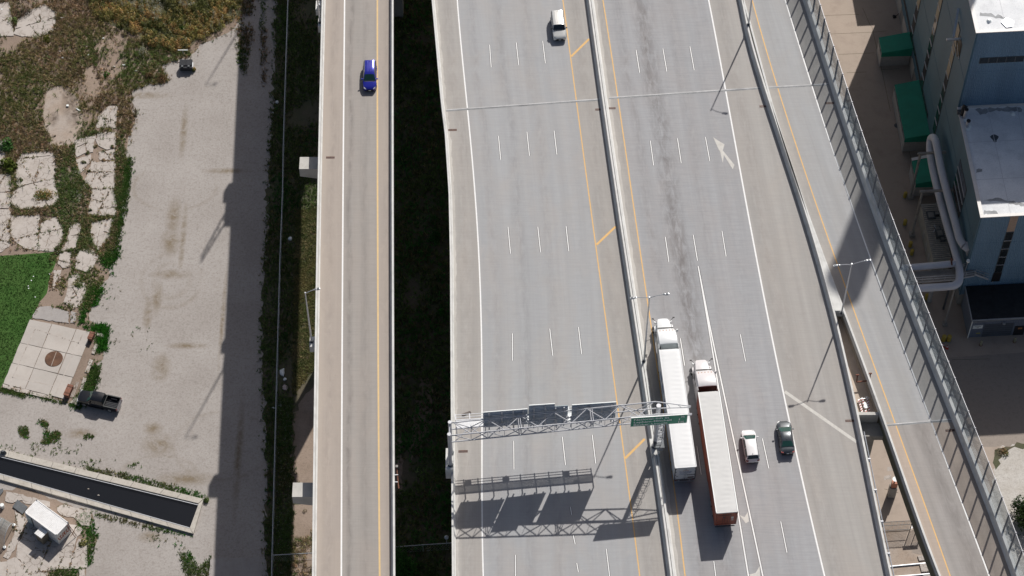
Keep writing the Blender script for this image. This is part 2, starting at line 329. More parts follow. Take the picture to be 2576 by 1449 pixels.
def off(fn, d):                                   # parallel line d metres to the right
    def g(y):
        k = (fn(y + 0.5) - fn(y - 0.5)); return fn(y) + d * math.sqrt(1 + k * k)
    return g
def strip_mesh(lf, rf, ys, z, n=1, uref=None):
    V, F, UV = [], [], []
    for y in ys:
        a, b = lf(y), rf(y); ur = (uref or lf)(y)
        for i in range(n + 1):
            x = a + (b - a) * i / n; V.append((x, y, z)); UV.append((x - ur, y))
    for j in range(len(ys) - 1):
        for i in range(n):
            q = j * (n + 1) + i; F.append((q, q + 1, q + n + 2, q + n + 1))
    return V, F, UV
def surface(name, lf, rf, ys, z, m, parent, label=None, n=1, uref=None):
    V, F, UV = strip_mesh(lf, rf, ys, z, n, uref)
    me = bpy.data.meshes.new(name); me.from_pydata(V, [], F)
    ul = me.uv_layers.new(name="UVMap")
    for l in me.loops: ul.data[l.index].uv = UV[l.vertex_index]
    me.materials.append(m); o = bpy.data.objects.new(name, me); COL.objects.link(o)
    if parent: o.parent = parent
    if label: o["label"] = label
    return o
def sweep(fn, ys, prof, z=ZD, caps=True):         # prof: (offset to the right, height) ring
    rings = []
    for y in ys:
        k = (fn(y + 0.5) - fn(y - 0.5)); L = math.sqrt(1 + k * k); nx, ny = 1 / L, -k / L
        rings.append([Vector((fn(y) + nx * d, y + ny * d, z + h)) for d, h in prof])
    mb = MB(); mb.loft(rings, cap=caps); return mb
def yof(u, v, z=ZD): return W(u, v, z).y
Y_SPLIT = yof(2092, 705); Y_NOSE = yof(2120, 793); Y_END = yof(2200, 1040)
cl = lambda y: (BARL(y) + BARR(y)) / 2

# ---- main viaduct: slab and girders
mainR = lambda y: BARL(y) - 0.004
deck = MB()
deck.loft([[Vector((A_OUT(y), y, ZD - 0.02)), Vector((mainR(y), y, ZD - 0.02)), Vector((mainR(y), y, ZD - 0.30)), Vector((A_OUT(y), y, ZD - 0.30))] for y in YS])
for fr in (0.02, 0.15, 0.3, 0.45, 0.6, 0.75, 0.88, 0.985):
    g = lambda y, fr=fr: A_OUT(y) + (mainR(y) - A_OUT(y)) * fr
    deck.loft([[Vector((g(y) - 0.2, y, ZD - 0.30)), Vector((g(y) + 0.2, y, ZD - 0.30)), Vector((g(y) + 0.2, y, ZD - 2.3)), Vector((g(y) - 0.2, y, ZD - 2.3))] for y in YS[::3]])
main_deck = struct(deck, "highway_viaduct", M['conc_dark'], "wide grey concrete highway viaduct deck")
ramp = MB()
rampL = lambda y: BARR(y) + 0.004
rampR = lambda y: C_PAR(y) + 0.62
ramp.loft([[Vector((rampL(y), y, ZD - 0.02)), Vector((rampR(y), y, ZD - 0.02)), Vector((rampR(y), y, ZD - 0.30)), Vector((rampL(y), y, ZD - 0.30))] for y in YS])
ramp_deck = struct(ramp, "slip_road_viaduct", M['conc_dark'], "single lane slip road deck along the noise wall")
gm = MB()
for fr in (0.03, 0.35, 0.65, 0.97):
    g = lambda y, fr=fr: rampL(y) + (rampR(y) - rampL(y)) * fr
    gm.loft([[Vector((g(y) - 0.2, y, ZD - 0.302)), Vector((g(y) + 0.2, y, ZD - 0.302)), Vector((g(y) + 0.2, y, ZD - 2.4)), Vector((g(y) - 0.2, y, ZD - 2.4))] for y in YS[::3]])
gm.build("girder", M['girder'], ramp_deck)
west = MB()
west.loft([[Vector((W_OUTL(y), y, ZD - 0.02)), Vector((W_OUTR(y), y, ZD - 0.02)), Vector((W_OUTR(y), y, ZD - 0.30)), Vector((W_OUTL(y), y, ZD - 0.30))] for y in YS])
for fr in (0.2, 0.8):
    g = lambda y, fr=fr: W_OUTL(y) + (W_OUTR(y) - W_OUTL(y)) * fr
    west.loft([[Vector((g(y) - 1.0, y, ZD - 0.302)), Vector((g(y) + 1.0, y, ZD - 0.302)), Vector((g(y) + 0.8, y, ZD - 2.2)), Vector((g(y) - 0.8, y, ZD - 2.2))] for y in YS[::3]])
west_deck = struct(west, "ramp_viaduct", M['conc_dark'], "narrow tan concrete ramp viaduct")
# joined gore beyond the gap, where the ramp meets the highway
gore = MB().prism([(W_OUTR(246) - 0.1, 246), (A_OUT(246) + 0.1, 246), (A_OUT(300) + 0.1, 300), (W_OUTR(300) - 0.1, 300)], ZD - 0.3, ZD - 0.03)
struct(gore, "gore_slab", M['conc_tan'], "concrete slab joining ramp and highway")
# ---- running surfaces
surface("shoulder_surface", off(A_OUT, 0.45), A_WHITE, YS, ZD, M['shoulder'], main_deck, n=2)
surface("lane_surface", A_WHITE, A_YEL, YS, ZD, M['lane_l'], main_deck, n=4)
surface("shoulder_surface", A_YEL, MED, YS, ZD, M['shoulder'], main_deck, n=1)
surface("shoulder_surface", MED, B_YEL, YS, ZD, M['shoulder'], main_deck, n=1)
surface("lane_surface", B_YEL, B_WHITE, YS, ZD, M['lane_r'], main_deck, n=4)
surface("shoulder_surface", B_WHITE, off(BARL, -0.1), YS, ZD, M['shoulder'], main_deck, n=2)
Y_J = yof(2310, 1063); YS_U = [Y_J] + [y for y in YS if y > Y_J + 0.1]; YS_L = [y for y in YS if y < Y_J - 0.1] + [Y_J]
for ysx, ml, ms in ((YS_U, 'lane_s', 'shoulder'), (YS_L, 'lane_s2', 'shoulder_s2')):
    surface("shoulder_surface", off(BARR, 0.1), C_YEL, ysx, ZD, M[ms], ramp_deck)
    surface("lane_surface", C_YEL, C_WHITE, ysx, ZD, M[ml], ramp_deck, n=2)
    surface("shoulder_surface", C_WHITE, off(C_PAR, 0.3), ysx, ZD, M[ms], ramp_deck)
surface("shoulder_surface", off(W_OUTL, 0.3), W_WHITE, YS, ZD, M['shoulder_w'], west_deck)
surface("lane_surface", W_WHITE, W_YEL, YS, ZD, M['lane_w'], west_deck, n=2)
surface("shoulder_surface", W_YEL, off(W_OUTR, -0.3), YS, ZD, M['shoulder_w'], west_deck)
surface("gutter_edge", off(A_OUT, 0.46), lambda y: off(A_OUT, 0.78)(y) + 0.10 * math.sin(y * 1.7) * math.sin(y * .43) + 0.06 * math.sin(y * 4.1), list(np.arange(YA, YB, 0.5)), ZD + 0.004, M['gutter'], main_deck)
surface("gutter_edge", lambda y: off(MED, 0.56)(y), lambda y: off(MED, 0.95)(y) + 0.08 * math.sin(y * 1.9) * math.sin(y * .37), list(np.arange(YA, YB, 0.5)), ZD + 0.004, M['gutter'], main_deck)
# ---- painted lines
def line_strip(fn, w, m, parent, name="edge_line", ys=YS, z=ZD + 0.004):
    return surface(name, off(fn, -w / 2), off(fn, w / 2), ys, z, m, parent)
line_strip(A_WHITE, 0.17, M['white_paint'], main_deck); line_strip(A_YEL, 0.15, M['yellow_paint'], main_deck)
line_strip(B_YEL, 0.15, M['yellow_paint'], main_deck); line_strip(B_WHITE, 0.19, M['white_paint'], main_deck)
line_strip(C_YEL, 0.15, M['yellow_paint'], ramp_deck); line_strip(C_WHITE, 0.17, M['white_paint'], ramp_deck)
line_strip(W_WHITE, 0.19, M['white_paint'], west_deck); line_strip(W_YEL, 0.22, M['ramp_yellow'], west_deck)
def bar_mark(a, b, w, m, parent, name, outline=0.0, z=ZD + 0.008):
    a, b = W(*a, ZD), W(*b, ZD); d = (b - a).normalized(); n = Vector((d.y, -d.x, 0))
    if outline:
        for sgn in (-1, 1):
            o = n * sgn * (w / 2 + outline / 2)
            q = MB(); q.add([p + s2 * n * outline / 2 + o + Vector((0, 0, z - ZD)) for p, s2 in ((a, -1), (a, 1), (b, 1), (b, -1))], [(0, 1, 2, 3)])
            q.build("contrast_edge", M['black_paint'], parent)
    q = MB(); q.add([p + s2 * n * w / 2 + Vector((0, 0, z - ZD)) for p, s2 in ((a, -1), (a, 1), (b, 1), (b, -1))], [(0, 1, 2, 3)])
    return q.build(name, m, parent)
for a, b in [((1231.7, 112.7), (1235.7, 169)), ((1298.7, 107), (1305, 163.7)), ((1365.3, 103), (1372, 159)), ((1254, 342), (1259.7, 402)), ((1325.7, 332), (1332, 391.7)), ((1394, 329), (1401, 388.7)),
             ((1278, 571), (1284.3, 638)), ((1353, 570.7), (1360, 634.7)), ((1424, 569), (1431, 631.7)), ((1289, 838.7), (1289, 907.3)), ((1383, 827), (1390.7, 895)), ((1455.3, 823), (1463.3, 890.7)),
             ((1292.3, 1109), (1293, 1181)), ((1414.7, 1099), (1422.7, 1170)), ((1490, 1094), (1498.7, 1166)), ((1296.7, 1396), (1297.2, 1465)), ((1525.3, 1381), (1533.7, 1451)),
             ((1435, 1275), (1438, 1295)), ((1442, 1346), (1447, 1369)), ((1451, 1416.7), (1455, 1439)),
             ((1600.3, 126), (1609.3, 183)), ((1667.7, 122), (1677.7, 180)), ((1735.7, 117), (1746.3, 176)), ((1636, 354), (1644.3, 416)), ((1704.3, 348), (1713.7, 410)), ((1774.7, 345), (1785.7, 405)),
             ((1673.7, 596), (1682.7, 659)), ((1744, 591), (1754.7, 656)), ((1816.3, 581), (1826.7, 645)), ((1862.3, 841), (1875.7, 909)), ((1711.4, 851.3), (1722.4, 919.7)),
             ((1918, 1103), (1934, 1178)), ((1964, 1311.7), (1979.7, 1390)), ((1795.7, 1411.7), (1801.5, 1455)), ((1753, 1122), (1764, 1193.7))]:
    bar_mark(a, b, 0.12, M['white_paint'], main_deck, "lane_dash", 0.06)
GL = Line([(1755.7, 668), (1780.7, 803), (1804.7, 966), (1832, 1130), (1857.3, 1293), (1867.3, 1349), (1882.3, 1449)], deg=3)
GR = Line([(1758.5, 683), (1785.7, 813), (1813.5, 966), (1840.7, 1076), (1867.3, 1206), (1890.7, 1316), (1919, 1449)], deg=3)
ysg = list(np.arange(YA, yof(1757, 670), 1.5)) + [yof(1757, 670)]
line_strip(GL, 0.17, M['white_paint'], main_deck, "gore_line", ysg, ZD + 0.008); line_strip(GR, 0.17, M['white_paint'], main_deck, "gore_line", ysg, ZD + 0.012)
for fn in (GL, GR):
    for s_ in (-1, 1): line_strip(off(fn, s_ * 0.12), 0.05, M['black_paint'], main_deck, "contrast_edge", ysg, ZD + 0.004)
for a, b in [((1437, 142), (1482, 98)), ((1500.3, 616), (1548.7, 570)), ((1572.7, 1153), (1622, 1104))]: bar_mark(a, b, 0.30, M['yellow_paint'], main_deck, "hatch_mark")
bar_mark((1974, 985), (2155, 1112), 0.42, M['worn_paint'], main_deck, "hatch_mark")
def poly_mark(pts, m, parent, name, z=ZD + 0.016, label=None):
    q = MB(); q.add([W(u, v, ZD) + Vector((0, 0, z - ZD)) for u, v in pts], [tuple(range(len(pts)))]); return q.build(name, m, parent, label=label)
poly_mark([(1860.5, 1296), (1876, 1317), (1884, 1312), (1881, 1288), (1873, 1301)], M['worn_paint'], main_deck, "chevron_mark")
poly_mark([(1884, 1446), (1898, 1460), (1912, 1450), (1911, 1424), (1901, 1441)], M['worn_paint'], main_deck, "chevron_mark")
arr = [(230, 1035), (272, 1130), (283, 1145), (303, 1232), (311, 1172), (378, 1278), (391, 1244), (303, 1136), (316, 1090), (262, 1058)]
poly_mark([(1717.3 + x / 3, y / 3) for x, y in arr], M['worn_paint'], main_deck, "arrow_marking", label="worn white arrow painted on the road")
# ---- expansion joints with sealing strips
M['joint_seal'] = mat('joint_seal_grey', (0.62, 0.62, 0.62), 0.7, var=0.3, scale=0.35, dirt=0.9, dirt_col=(0.16, 0.16, 0.16), dscale=0.2, mode='world')
def joint(a, b, w, parent):
    a, b = W(*a, ZD), W(*b, ZD); d = (b - a).normalized(); n = Vector((-d.y, d.x, 0))
    q = MB(); q.beam(a + Vector((0, 0, 0.004)), b + Vector((0, 0, 0.004)), w, 0.016)
    o = q.build("expansion_joint", M['joint'], parent)
    for k in (-0.30, -0.1, 0.1, 0.30):
        q = MB(); q.beam(a + n * k * w + Vector((0, 0, 0.014)), b + n * k * w + Vector((0, 0, 0.014)), 0.035, 0.02); s_ = q.build("joint_seal", M['steel_dark'] if k < 0 else M['joint_seal'], o)
joint((1122, 278), (1508.7, 250.5), 0.38, main_deck); joint((1532, 247), (1917, 221), 0.38, main_deck)
joint((1934, 220.7), (2084, 212), 0.38, ramp_deck); joint((2232, 1069.5), (2394, 1056), 0.36, ramp_deck)
# ---- drain grates
def grate(u, v, parent, L=1.15, wd=0.32, rz=0.0):
    p = W(u, v, ZD); q = MB(); q.box(p + Vector((0, 0, 0.002)), (L, wd, 0.016), rz)
    fr = q.build("drain_grate", M['black'], parent)
    q = MB(); c, s_ = math.cos(rz), math.sin(rz)
    for i in range(9):
        t = -L / 2 + (i + 0.5) * L / 9; q.box(p + Vector((t * c, t * s_, 0.014)), (0.035, wd * 0.9, 0.02), rz)
    for k in (-1, 1): q.box(p + Vector((-k * s_ * wd * 0.45, k * c * wd * 0.45, 0.012)), (L, 0.03, 0.02), rz)
    q.build("grate_bars", M['rust'], fr)
for u, v, r_ in [(1138.5, 327, .03), (1165, 1135.5, .03), (1508, 275.5, .03), (1538, 272.5, .03), (2138, 1058.5, .03), (1921, 267.7, .03)]: grate(u, v, main_deck, rz=r_)
for u, v, r_ in [(2087, 259.5, .05), (2390, 1083, .06)]: grate(u, v, ramp_deck, rz=r_)
grate(831, 396.3, west_deck)

# ------------------------------------------------------------------ parapets and barriers
profL = [(0, -0.35), (0, 1.07), (0.22, 1.07), (0.30, 0.32), (0.46, 0.10), (0.46, -0.015), (0.3, -0.35)]
mir = lambda pr: [(-d, h) for d, h in reversed(pr)]
def wallthing(mb, name, m, label, cat, p, smooth=25):
    o = mb.build(name, m, origin=p, smooth=smooth); props(o, label, cat); return o
wallthing(sweep(A_OUT, YS, profL), "parapet", M['conc_white'], "pale concrete parapet on the left edge of the wide highway, beside the dark gap", "parapet", (A_OUT(165), 165, ZD))
wallthing(sweep(W_OUTL, YS, profL), "parapet", M['conc_white'], "pale concrete parapet on the left edge of the narrow ramp, above the gravel lot", "parapet", (W_OUTL(165), 165, ZD))
wallthing(sweep(W_OUTR, YS, mir(profL)), "parapet", M['conc_white'], "pale concrete parapet on the right edge of the narrow ramp, beside the dark gap", "parapet", (W_OUTR(165), 165, ZD))
half = [(-0.035, -0.015), (-0.035, 1.07), (-0.27, 1.07), (-0.36, 0.32), (-0.55, 0.10), (-0.55, -0.015)]
med = thing("median_barrier", "twin concrete median barrier with dark joint between the two highway carriageways", "barrier", (MED(165), 165, ZD))
sweep(MED, YS, half).build("barrier_half", M['conc_white'], med, smooth=25)
sweep(MED, YS, mir(half)).build("barrier_half", M['conc_white'], med, smooth=25)
hl = [(-0.005, -0.3), (-0.005, 1.07), (-0.24, 1.07), (-0.33, 0.32), (-0.5, 0.10), (-0.5, -0.015), (-0.3, -0.3)]
wallthing(sweep(BARL, YS, hl), "concrete_barrier", M['conc_white'], "concrete barrier on the right edge of the wide highway, forking away from the slip road", "barrier", (BARL(165), 165, ZD))
wallthing(sweep(BARR, YS, mir(hl)), "concrete_barrier", M['conc_white'], "concrete barrier on the left edge of the slip road with orange yellow line beside it", "barrier", (BARR(165), 165, ZD))
nose = MB(); ys_n = list(np.linspace(Y_NOSE, Y_SPLIT + 10, 12))
nose.prism([(BARL(y) + 0.004, y) for y in ys_n] + [(BARR(y) - 0.004, y) for y in reversed(ys_n)], ZD - 0.3, ZD + 1.066)
wallthing(nose, "gore_nose", M['conc_white'], "solid concrete wedge filling the fork between the two barriers at the lamp foot", "concrete wedge", (cl(Y_NOSE), Y_NOSE, ZD))
gz = ZD - 0.95
ys_s = list(np.linspace(Y_END, Y_NOSE, 14))
slab = MB().prism([(BARL(y) + 0.004, y) for y in ys_s] + [(BARR(y) - 0.004, y) for y in reversed(ys_s)], gz - 0.3, gz)
gs = struct(slab, "closure_slab", M['slab_sand'], "tan concrete slab sunk between the forking barriers")
for fn, m_, sg in ((BARL, 'conc_dark', 1), (BARR, 'conc_dark', -1)):
    q = MB(); q.loft([[Vector((fn(y) + sg * a_, y, z_)) for a_, z_ in ((0.004, gz), (0.004, ZD - 0.31), (0.06, ZD - 0.31), (0.06, gz))] for y in ys_s]); q.build("side_wall", M['conc_tan'], gs)
ew = MB().prism([(BARL(Y_END) + 0.004, Y_END - 0.42), (BARR(Y_END) - 0.004, Y_END - 0.42), (BARR(Y_END) - 0.004, Y_END), (BARL(Y_END) + 0.004, Y_END)], ZD - 2.4, ZD + 0.35)
props(ew.build("end_wall", M['conc'], origin=(cl(Y_END), Y_END, ZD - 2.4)), "pale concrete end wall closing the sunken slab between the barriers", "wall")
cb = MB().box((cl(Y_END - 1.6), Y_END - 1.5, ZD - 1.9), (BARR(Y_END) - BARL(Y_END) + 0.7, 1.9, 0.9))
cb.box((cl(Y_END - 1.6), Y_END - 1.6, ZD - 6.5), (1.4, 1.4, 8.2)); cb.box((cl(Y_END - 1.6), Y_END - 1.6, (ZD - 10.6) / 2), (1.4, 1.4, ZD - 10.6))
props(cb.build("pier", M['conc_dark'], origin=(cl(Y_END - 1.6), Y_END - 1.6, 0)), "grey concrete pier under the fork behind the end wall", "pier")
# right parapet + clear noise wall
profR = [(0, -0.015), (0.03, 0.10), (0.16, 0.32), (0.24, 1.15), (0.60, 1.15), (0.60, -0.4), (0.3, -0.4)]
wallthing(sweep(C_PAR, YS, profR), "parapet", M['conc_white'], "concrete parapet below the clear noise wall on the right edge of the slip road", "parapet", (C_PAR(165), 165, ZD))
nw = thing("noise_wall", "long clear panelled noise wall with steel posts on the right slip road parapet", "noise wall", (C_PAR(165) + 0.66, 165, ZD))
wl = off(C_PAR, 0.67)
ys_d = np.arange(118, 236, 0.02); xs_d = np.array([wl(y) for y in ys_d]); arc = np.concatenate([[0], np.cumsum(np.hypot(np.diff(xs_d), np.diff(ys_d)))])
yt = yof(1717.3 + 1600 / 3, 483 + 465 / 3, ZD + 0.8); a0 = float(np.interp(yt, ys_d, arc)); step = 2.44
k0 = int((arc[-1] - a0) / step); k1 = int(a0 / step)
pp = []
for k in range(-k1, k0 + 1):
    y = float(np.interp(a0 + k * step, arc, ys_d)); pp.append(Vector((wl(y), y, ZD)))
HB, HT = 0.75, 5.0
M['post_steel'] = mat('post_steel', (0.22, 0.225, 0.25), 0.5, 0.3, var=0.1)
post_me = None; rail_m = M['galv']
for i, p in enumerate(pp):
    nx = (pp[min(i + 1, len(pp) - 1)] - pp[max(i - 1, 0)]).normalized(); rz = math.atan2(nx.y, nx.x)
    if post_me is None:
        q = MB(); q.box((0, 0, (HB + HT) / 2), (0.12, 0.05, HT - HB)); q.box((0, 0.07, (HB + HT) / 2), (0.03, 0.12, HT - HB)); q.box((0, -0.07, (HB + HT) / 2), (0.03, 0.12, HT - HB))
        q.box((0, 0, HT + 0.03), (0.16, 0.16, 0.05)); q.box((0, 0.03, HB + 0.12), (0.2, 0.2, 0.2))
        po = q.build("post", M['post_steel'], nw); post_me = po.data
        ORG[po.name] = Vector((0, 0, 0)); bpy.data.objects.remove(po)
        q = MB(); q.box((0, 0, 0), (1, 0.015, HT - HB - 0.1)); po = q.build("panel", M['acrylic'], None); panel_me = po.data; bpy.data.objects.remove(po)
        for me_ in (post_me,):
            org = ORG[nw.name]
            for v_ in me_.vertices: v_.co += org
    part_obj("post", post_me, nw, p - ORG[nw.name], (0, 0, rz))
    if i + 1 < len(pp):
        a, b = p, pp[i + 1]; c = (a + b) / 2; L = (b - a).length; rz = math.atan2((b - a).y, (b - a).x)
        part_obj("panel", panel_me, nw, c + Vector((0, 0, (HB + HT) / 2)) - ORG[nw.name], (0, 0, rz), (L - 0.05, 1, 1))
q = MB()
for i in range(len(pp) - 1):
    q.beam(pp[i] + Vector((0, 0, HB + 0.04)), pp[i + 1] + Vector((0, 0, HB + 0.04)), 0.09, 0.09); q.beam(pp[i] + Vector((0, 0, HT - 0.02)), pp[i + 1] + Vector((0, 0, HT - 0.02)), 0.05, 0.04)
q.build("rail", M['galv_paint'], nw)
# steel pipe railing on the outer side of the left fork
rl = thing("pipe_railing", "grey steel pipe railing with clamps bolted along the outer face of the highway barrier", "railing", (BARL(140) + 0.3, 140, ZD))
ysr = list(np.arange(112, Y_END - 3.2, 1.5)) + [Y_END - 3.2]
for d_, h_ in ((0.22, 1.0), (0.30, 0.55)):
    q = MB(); q.tube([(off(BARL, d_)(y), y, ZD + h_) for y in ysr], 0.06, 6); q.build("rail", M['galv'], rl)
for y in np.arange(114, Y_END - 3, 4.3):
    q = MB(); q.box((off(BARL, 0.14)(y), y, ZD + 0.75), (0.34, 0.16, 0.75)); q.build("bracket", M['galv_paint'], rl)
# ------------------------------------------------------------------ street lamps
def vert_plane(u, v, P0, n):                      # picture point -> point on a vertical plane
    d = W(u, v, 0) - Vector((0, 0, CAMH)); o = Vector((0, 0, CAMH)); return o + d * ((P0 - o).dot(n) / d.dot(n))
def street_lamp(p, h, arms, label, rz=0.0, pedestal=False, arm=1.6):
    t = thing("street_lamp", label, "street lamp", p, rz, group="street lamps along the viaducts", local=True)
    if pedestal:
        q = MB(); q.box((0.12, 0.0, -0.6), (0.75, 1.5, 1.3)); q.build("pedestal", M['conc_white'], t)
    q = MB(); q.cyl((0, 0, 0.06), 0.26, 0.12, 10); q.cyl((0, 0, 0.2), 0.17, 0.18, 10); q.build("base_plate", M['steel_dark'], t)
    q = MB(); q.tube([(0, 0, 0.1), (0, 0, h * 0.5), (0, 0, h)], [0.125, 0.10, 0.07], 10); q.build("pole", M['galv'], t, smooth=40)
    q = MB(); q.cyl((0, 0, h + 0.03), 0.09, 0.12, 8); q.build("pole_cap", M['galv'], t)
    for a in arms:
        dx = Vector((math.cos(a), math.sin(a), 0)); up = Vector((0, 0, 1))
        b = Vector((0, 0, h - 0.15))
        q = MB(); q.tube([b, b + dx * 0.4 * arm + up * 0.25, b + dx * 0.75 * arm + up * 0.38, b + dx * arm + up * 0.42], 0.045, 6)
        am = q.build("arm", M['galv'], t)
        c = b + dx * (arm + 0.36) + up * 0.44; sd = Vector((-dx.y, dx.x, 0))
        q = MB(); rings = []
        for s_, w, hh in ((-0.40, 0.07, 0.06), (-0.2, 0.13, 0.09), (0.0, 0.19, 0.07), (0.3, 0.2, 0.05), (0.42, 0.14, 0.035)):
            rings.append([c + dx * s_ + sd * w * math.cos(k * math.pi / 4) + up * hh * math.sin(k * math.pi / 4) for k in range(8)])
        q.loft(rings); hd = q.build("lamp_head", M['galv'], am, smooth=40)
        q = MB(); q.box(c + dx * 0.16 + up * 0.062, (0.32, 0.26, 0.05), a); q.box(c - dx * 0.2 + up * 0.10, (0.16, 0.14, 0.06), a); q.build("heat_sink", M['steel_dark'], hd)
    return t
street_lamp(W(1620, 908, ZT), 14.45, (R(4), R(184)), "tall double armed street lamp on the median barrier beside the white truck cab", R(4))
street_lamp(W(2117, 787, ZT), 11.0, (R(8), R(190)), "double armed street lamp on the concrete wedge where the slip road forks", R(2))
street_lamp(W(784, 860, ZD + 0.05), 11.2, (R(14),), "single armed street lamp on a pedestal outside the left ramp parapet", 0, True, 1.1)
street_lamp(W(1883, 61.7, ZT), 12.6, (R(-8),), "street lamp on the barrier at the top edge by the slip road", 0)
lp_ = thing("lamp_pedestal", "pale concrete lamp pedestal outside the ramp parapet at the top edge", "pedestal", W(801, 20, ZD))
q = MB(); q.box(W(802, 20, ZD - 0.55), (0.75, 1.6, 1.3)); q.build("pedestal", M['conc_white'], lp_)
q = MB(); q.cyl(W(802, 14, ZD + 0.3), 0.16, 0.6, 10); q.cyl(W(802, 14, ZD + 0.14), 0.26, 0.1, 10); q.build("pole_stub", M['galv'], lp_)
yc_ = W(545, 938, 0).y + 36.0
for y_, lab in ((yc_, "street lamp on the ramp beyond the top edge, nearer one, shadow on the gravel"), (W(597, 79, 0).y + 36.0, "street lamp on the ramp beyond the top edge, farther one, shadow near the dumpster")):
    street_lamp(Vector((W_OUTL(y_) - 0.25, y_, ZD + 0.05)), 11.2, (R(14),), lab, 0, True, 1.1)
ym_ = W(560, 545, 0).y + 36.5
mm = thing("lattice_mast", "lattice steel mast on the ramp beyond the top edge, truss shadow on the gravel", "mast", (W_OUTL(ym_) - 0.4, ym_, ZD))
q = MB(); q.box((W_OUTL(ym_) - 0.4, ym_, ZD - 0.2), (1.3, 5.2, 1.9)); q.build("pedestal", M['conc_white'], mm)
for dy in (-1.1, 1.1): q = MB(); q.tube([(W_OUTL(ym_) - 0.5, ym_ + dy, ZD + 0.5), (W_OUTL(ym_) - 0.5, ym_ + dy * 0.4, ZD + 9.0)], 0.14, 8); q.build("leg", M['galv'], mm)
for k in range(5): q = MB(); q.beam((W_OUTL(ym_) - 0.5, ym_ - 1.1 + k * .12, ZD + 1.5 + k * 1.6), (W_OUTL(ym_) - 0.5, ym_ + 1.0 - k * .12, ZD + 2.6 + k * 1.6), 0.11, 0.11); q.build("brace", M['galv'], mm)

# ------------------------------------------------------------------ sign gantry
PLn = W(1133.7, 1167.7, ZD + 1.0); PLf = W(1135.3, 1137.7, ZD + 1.0); PR = W(1647, 1122.7, ZT)
_sh = Vector((0, -0.55, 0.8)); PLn += _sh; PLf += _sh; cL = (PLn + PLf) / 2; gd = Vector((PR.x - cL.x, PR.y - cL.y, 0)); GLEN = gd.length; gd.normalize(); gn = Vector((-gd.y, gd.x, 0))
gan = thing("sign_gantry", "long grey tubular truss gantry with cantilever end spanning the left carriageway", "sign gantry", (cL.x, cL.y, ZD))
HW = 0.87
def gz_(s): return ZD + 7.37 + 1.33 * s / GLEN
def gp(s, side, top): return Vector((cL.x, cL.y, 0)) + gd * s + gn * side * HW + Vector((0, 0, gz_(s) + (1.55 if top else 0)))
for side in (-1, 1):
    for top in (0, 1):
        q = MB(); q.tube([gp(0.15, side, top), gp(GLEN * 0.5, side, top), gp(GLEN - 0.2, side, top)], 0.085, 8); q.build("chord", M['galv_paint'], gan, smooth=40)
NP = 12; sl = lambda i: 0.5 + (GLEN - 1.0) * i / NP
def brace(a, b, r=0.06):
    q = MB(); q.tube([a, b], r, 6); return q.build("brace", M['galv_paint'], gan)
for i in range(NP):
    for side in (-1, 1):
        t0 = (i % 2 == 0)
        brace(gp(sl(i), side, t0), gp(sl(i + 1), side, not t0))
        if side == -1: brace(gp(sl(i + 1), side, 0), gp(sl(i + 1), side, 1), 0.03)
    for top in (0, 1):
        sd = -1 if (i + top) % 2 == 0 else 1
        brace(gp(sl(i), sd, top), gp(sl(i + 1), -sd, top))
for i in range(NP + 1):
    for side in (-1, 1):
        q = MB(); q.box(gp(sl(i), side, (i % 2 == 0)), (0.55, 0.03, 0.24), math.atan2(gd.y, gd.x)); q.build("gusset_plate", M['galv'], gan)
for s_ in (GLEN * 0.335, GLEN * 0.68):                 # bolted splice flanges
    for ds in (-0.12, 0.12):
        for side in (-1, 1): brace(gp(s_ + ds, side, 0), gp(s_ + ds, side, 1), 0.05)
        for top in (0, 1): brace(gp(s_ + ds, -1, top), gp(s_ + ds, 1, top), 0.05)
for P_ in (PLn, PLf):
    q = MB(); q.tube([P_ + Vector((0, 0, 0.05)), Vector((P_.x, P_.y, gz_(0) + 1.75))], 0.21, 12); q.build("post", M['galv_paint'], gan, smooth=40)
    q = MB(); q.cyl(P_ + Vector((0, 0, 0.08)), 0.36, 0.1, 12); q.build("base_flange", M['steel_dark'], gan)
    q = MB(); q.cyl(Vector((P_.x, P_.y, gz_(0) + 1.8)), 0.23, 0.1, 12); q.build("post_cap", M['galv_paint'], gan)
for z_ in (0.3, 1.5): brace(Vector((PLn.x, PLn.y, gz_(0) + z_)), Vector((PLf.x, PLf.y, gz_(0) + z_)), 0.07)
q = MB(); q.box((cL.x - 0.15, cL.y, ZD + 0.7), (0.95, 3.0, 2.2)); q.build("pedestal", M['conc_white'], gan)
pt = gz_(GLEN) + 2.0
q = MB(); q.tube([PR, Vector((PR.x, PR.y, pt))], 0.27, 14); q.build("post", M['galv_paint'], gan, smooth=40)
q = MB(); q.cyl((PR.x, PR.y, pt + 0.04), 0.28, 0.1, 14); q.build("post_cap", M['galv_paint'], gan)
q = MB(); q.cyl((PR.x, PR.y, ZT + 0.1), 0.42, 0.16, 12); q.build("base_flange", M['steel_dark'], gan)
q = MB(); q.box((PR.x, PR.y, ZD + 0.55), (1.0, 2.2, 1.08), 0.12); q.build("pedestal", M['conc_white'], gan)
ce = GLEN + 4.0                                        # cantilever beyond the median post
for side in (-1, 1):
    a0, b0 = gp(GLEN - 0.2, side, 1), gp(ce, side * 0.6, 0)
    q = MB(); q.tube([a0, b0 + Vector((0, 0, 0.25))], 0.07, 8); q.build("cantilever_arm", M['galv_paint'], gan)
    q = MB(); q.tube([gp(GLEN - 0.2, side, 0), b0], 0.07, 8); q.build("cantilever_arm", M['galv_paint'], gan)
    for f in (0.3, 0.62): brace(a0.lerp(b0 + Vector((0, 0, .25)), f), gp(GLEN - 0.2, side, 0).lerp(b0, f + 0.12), 0.035)
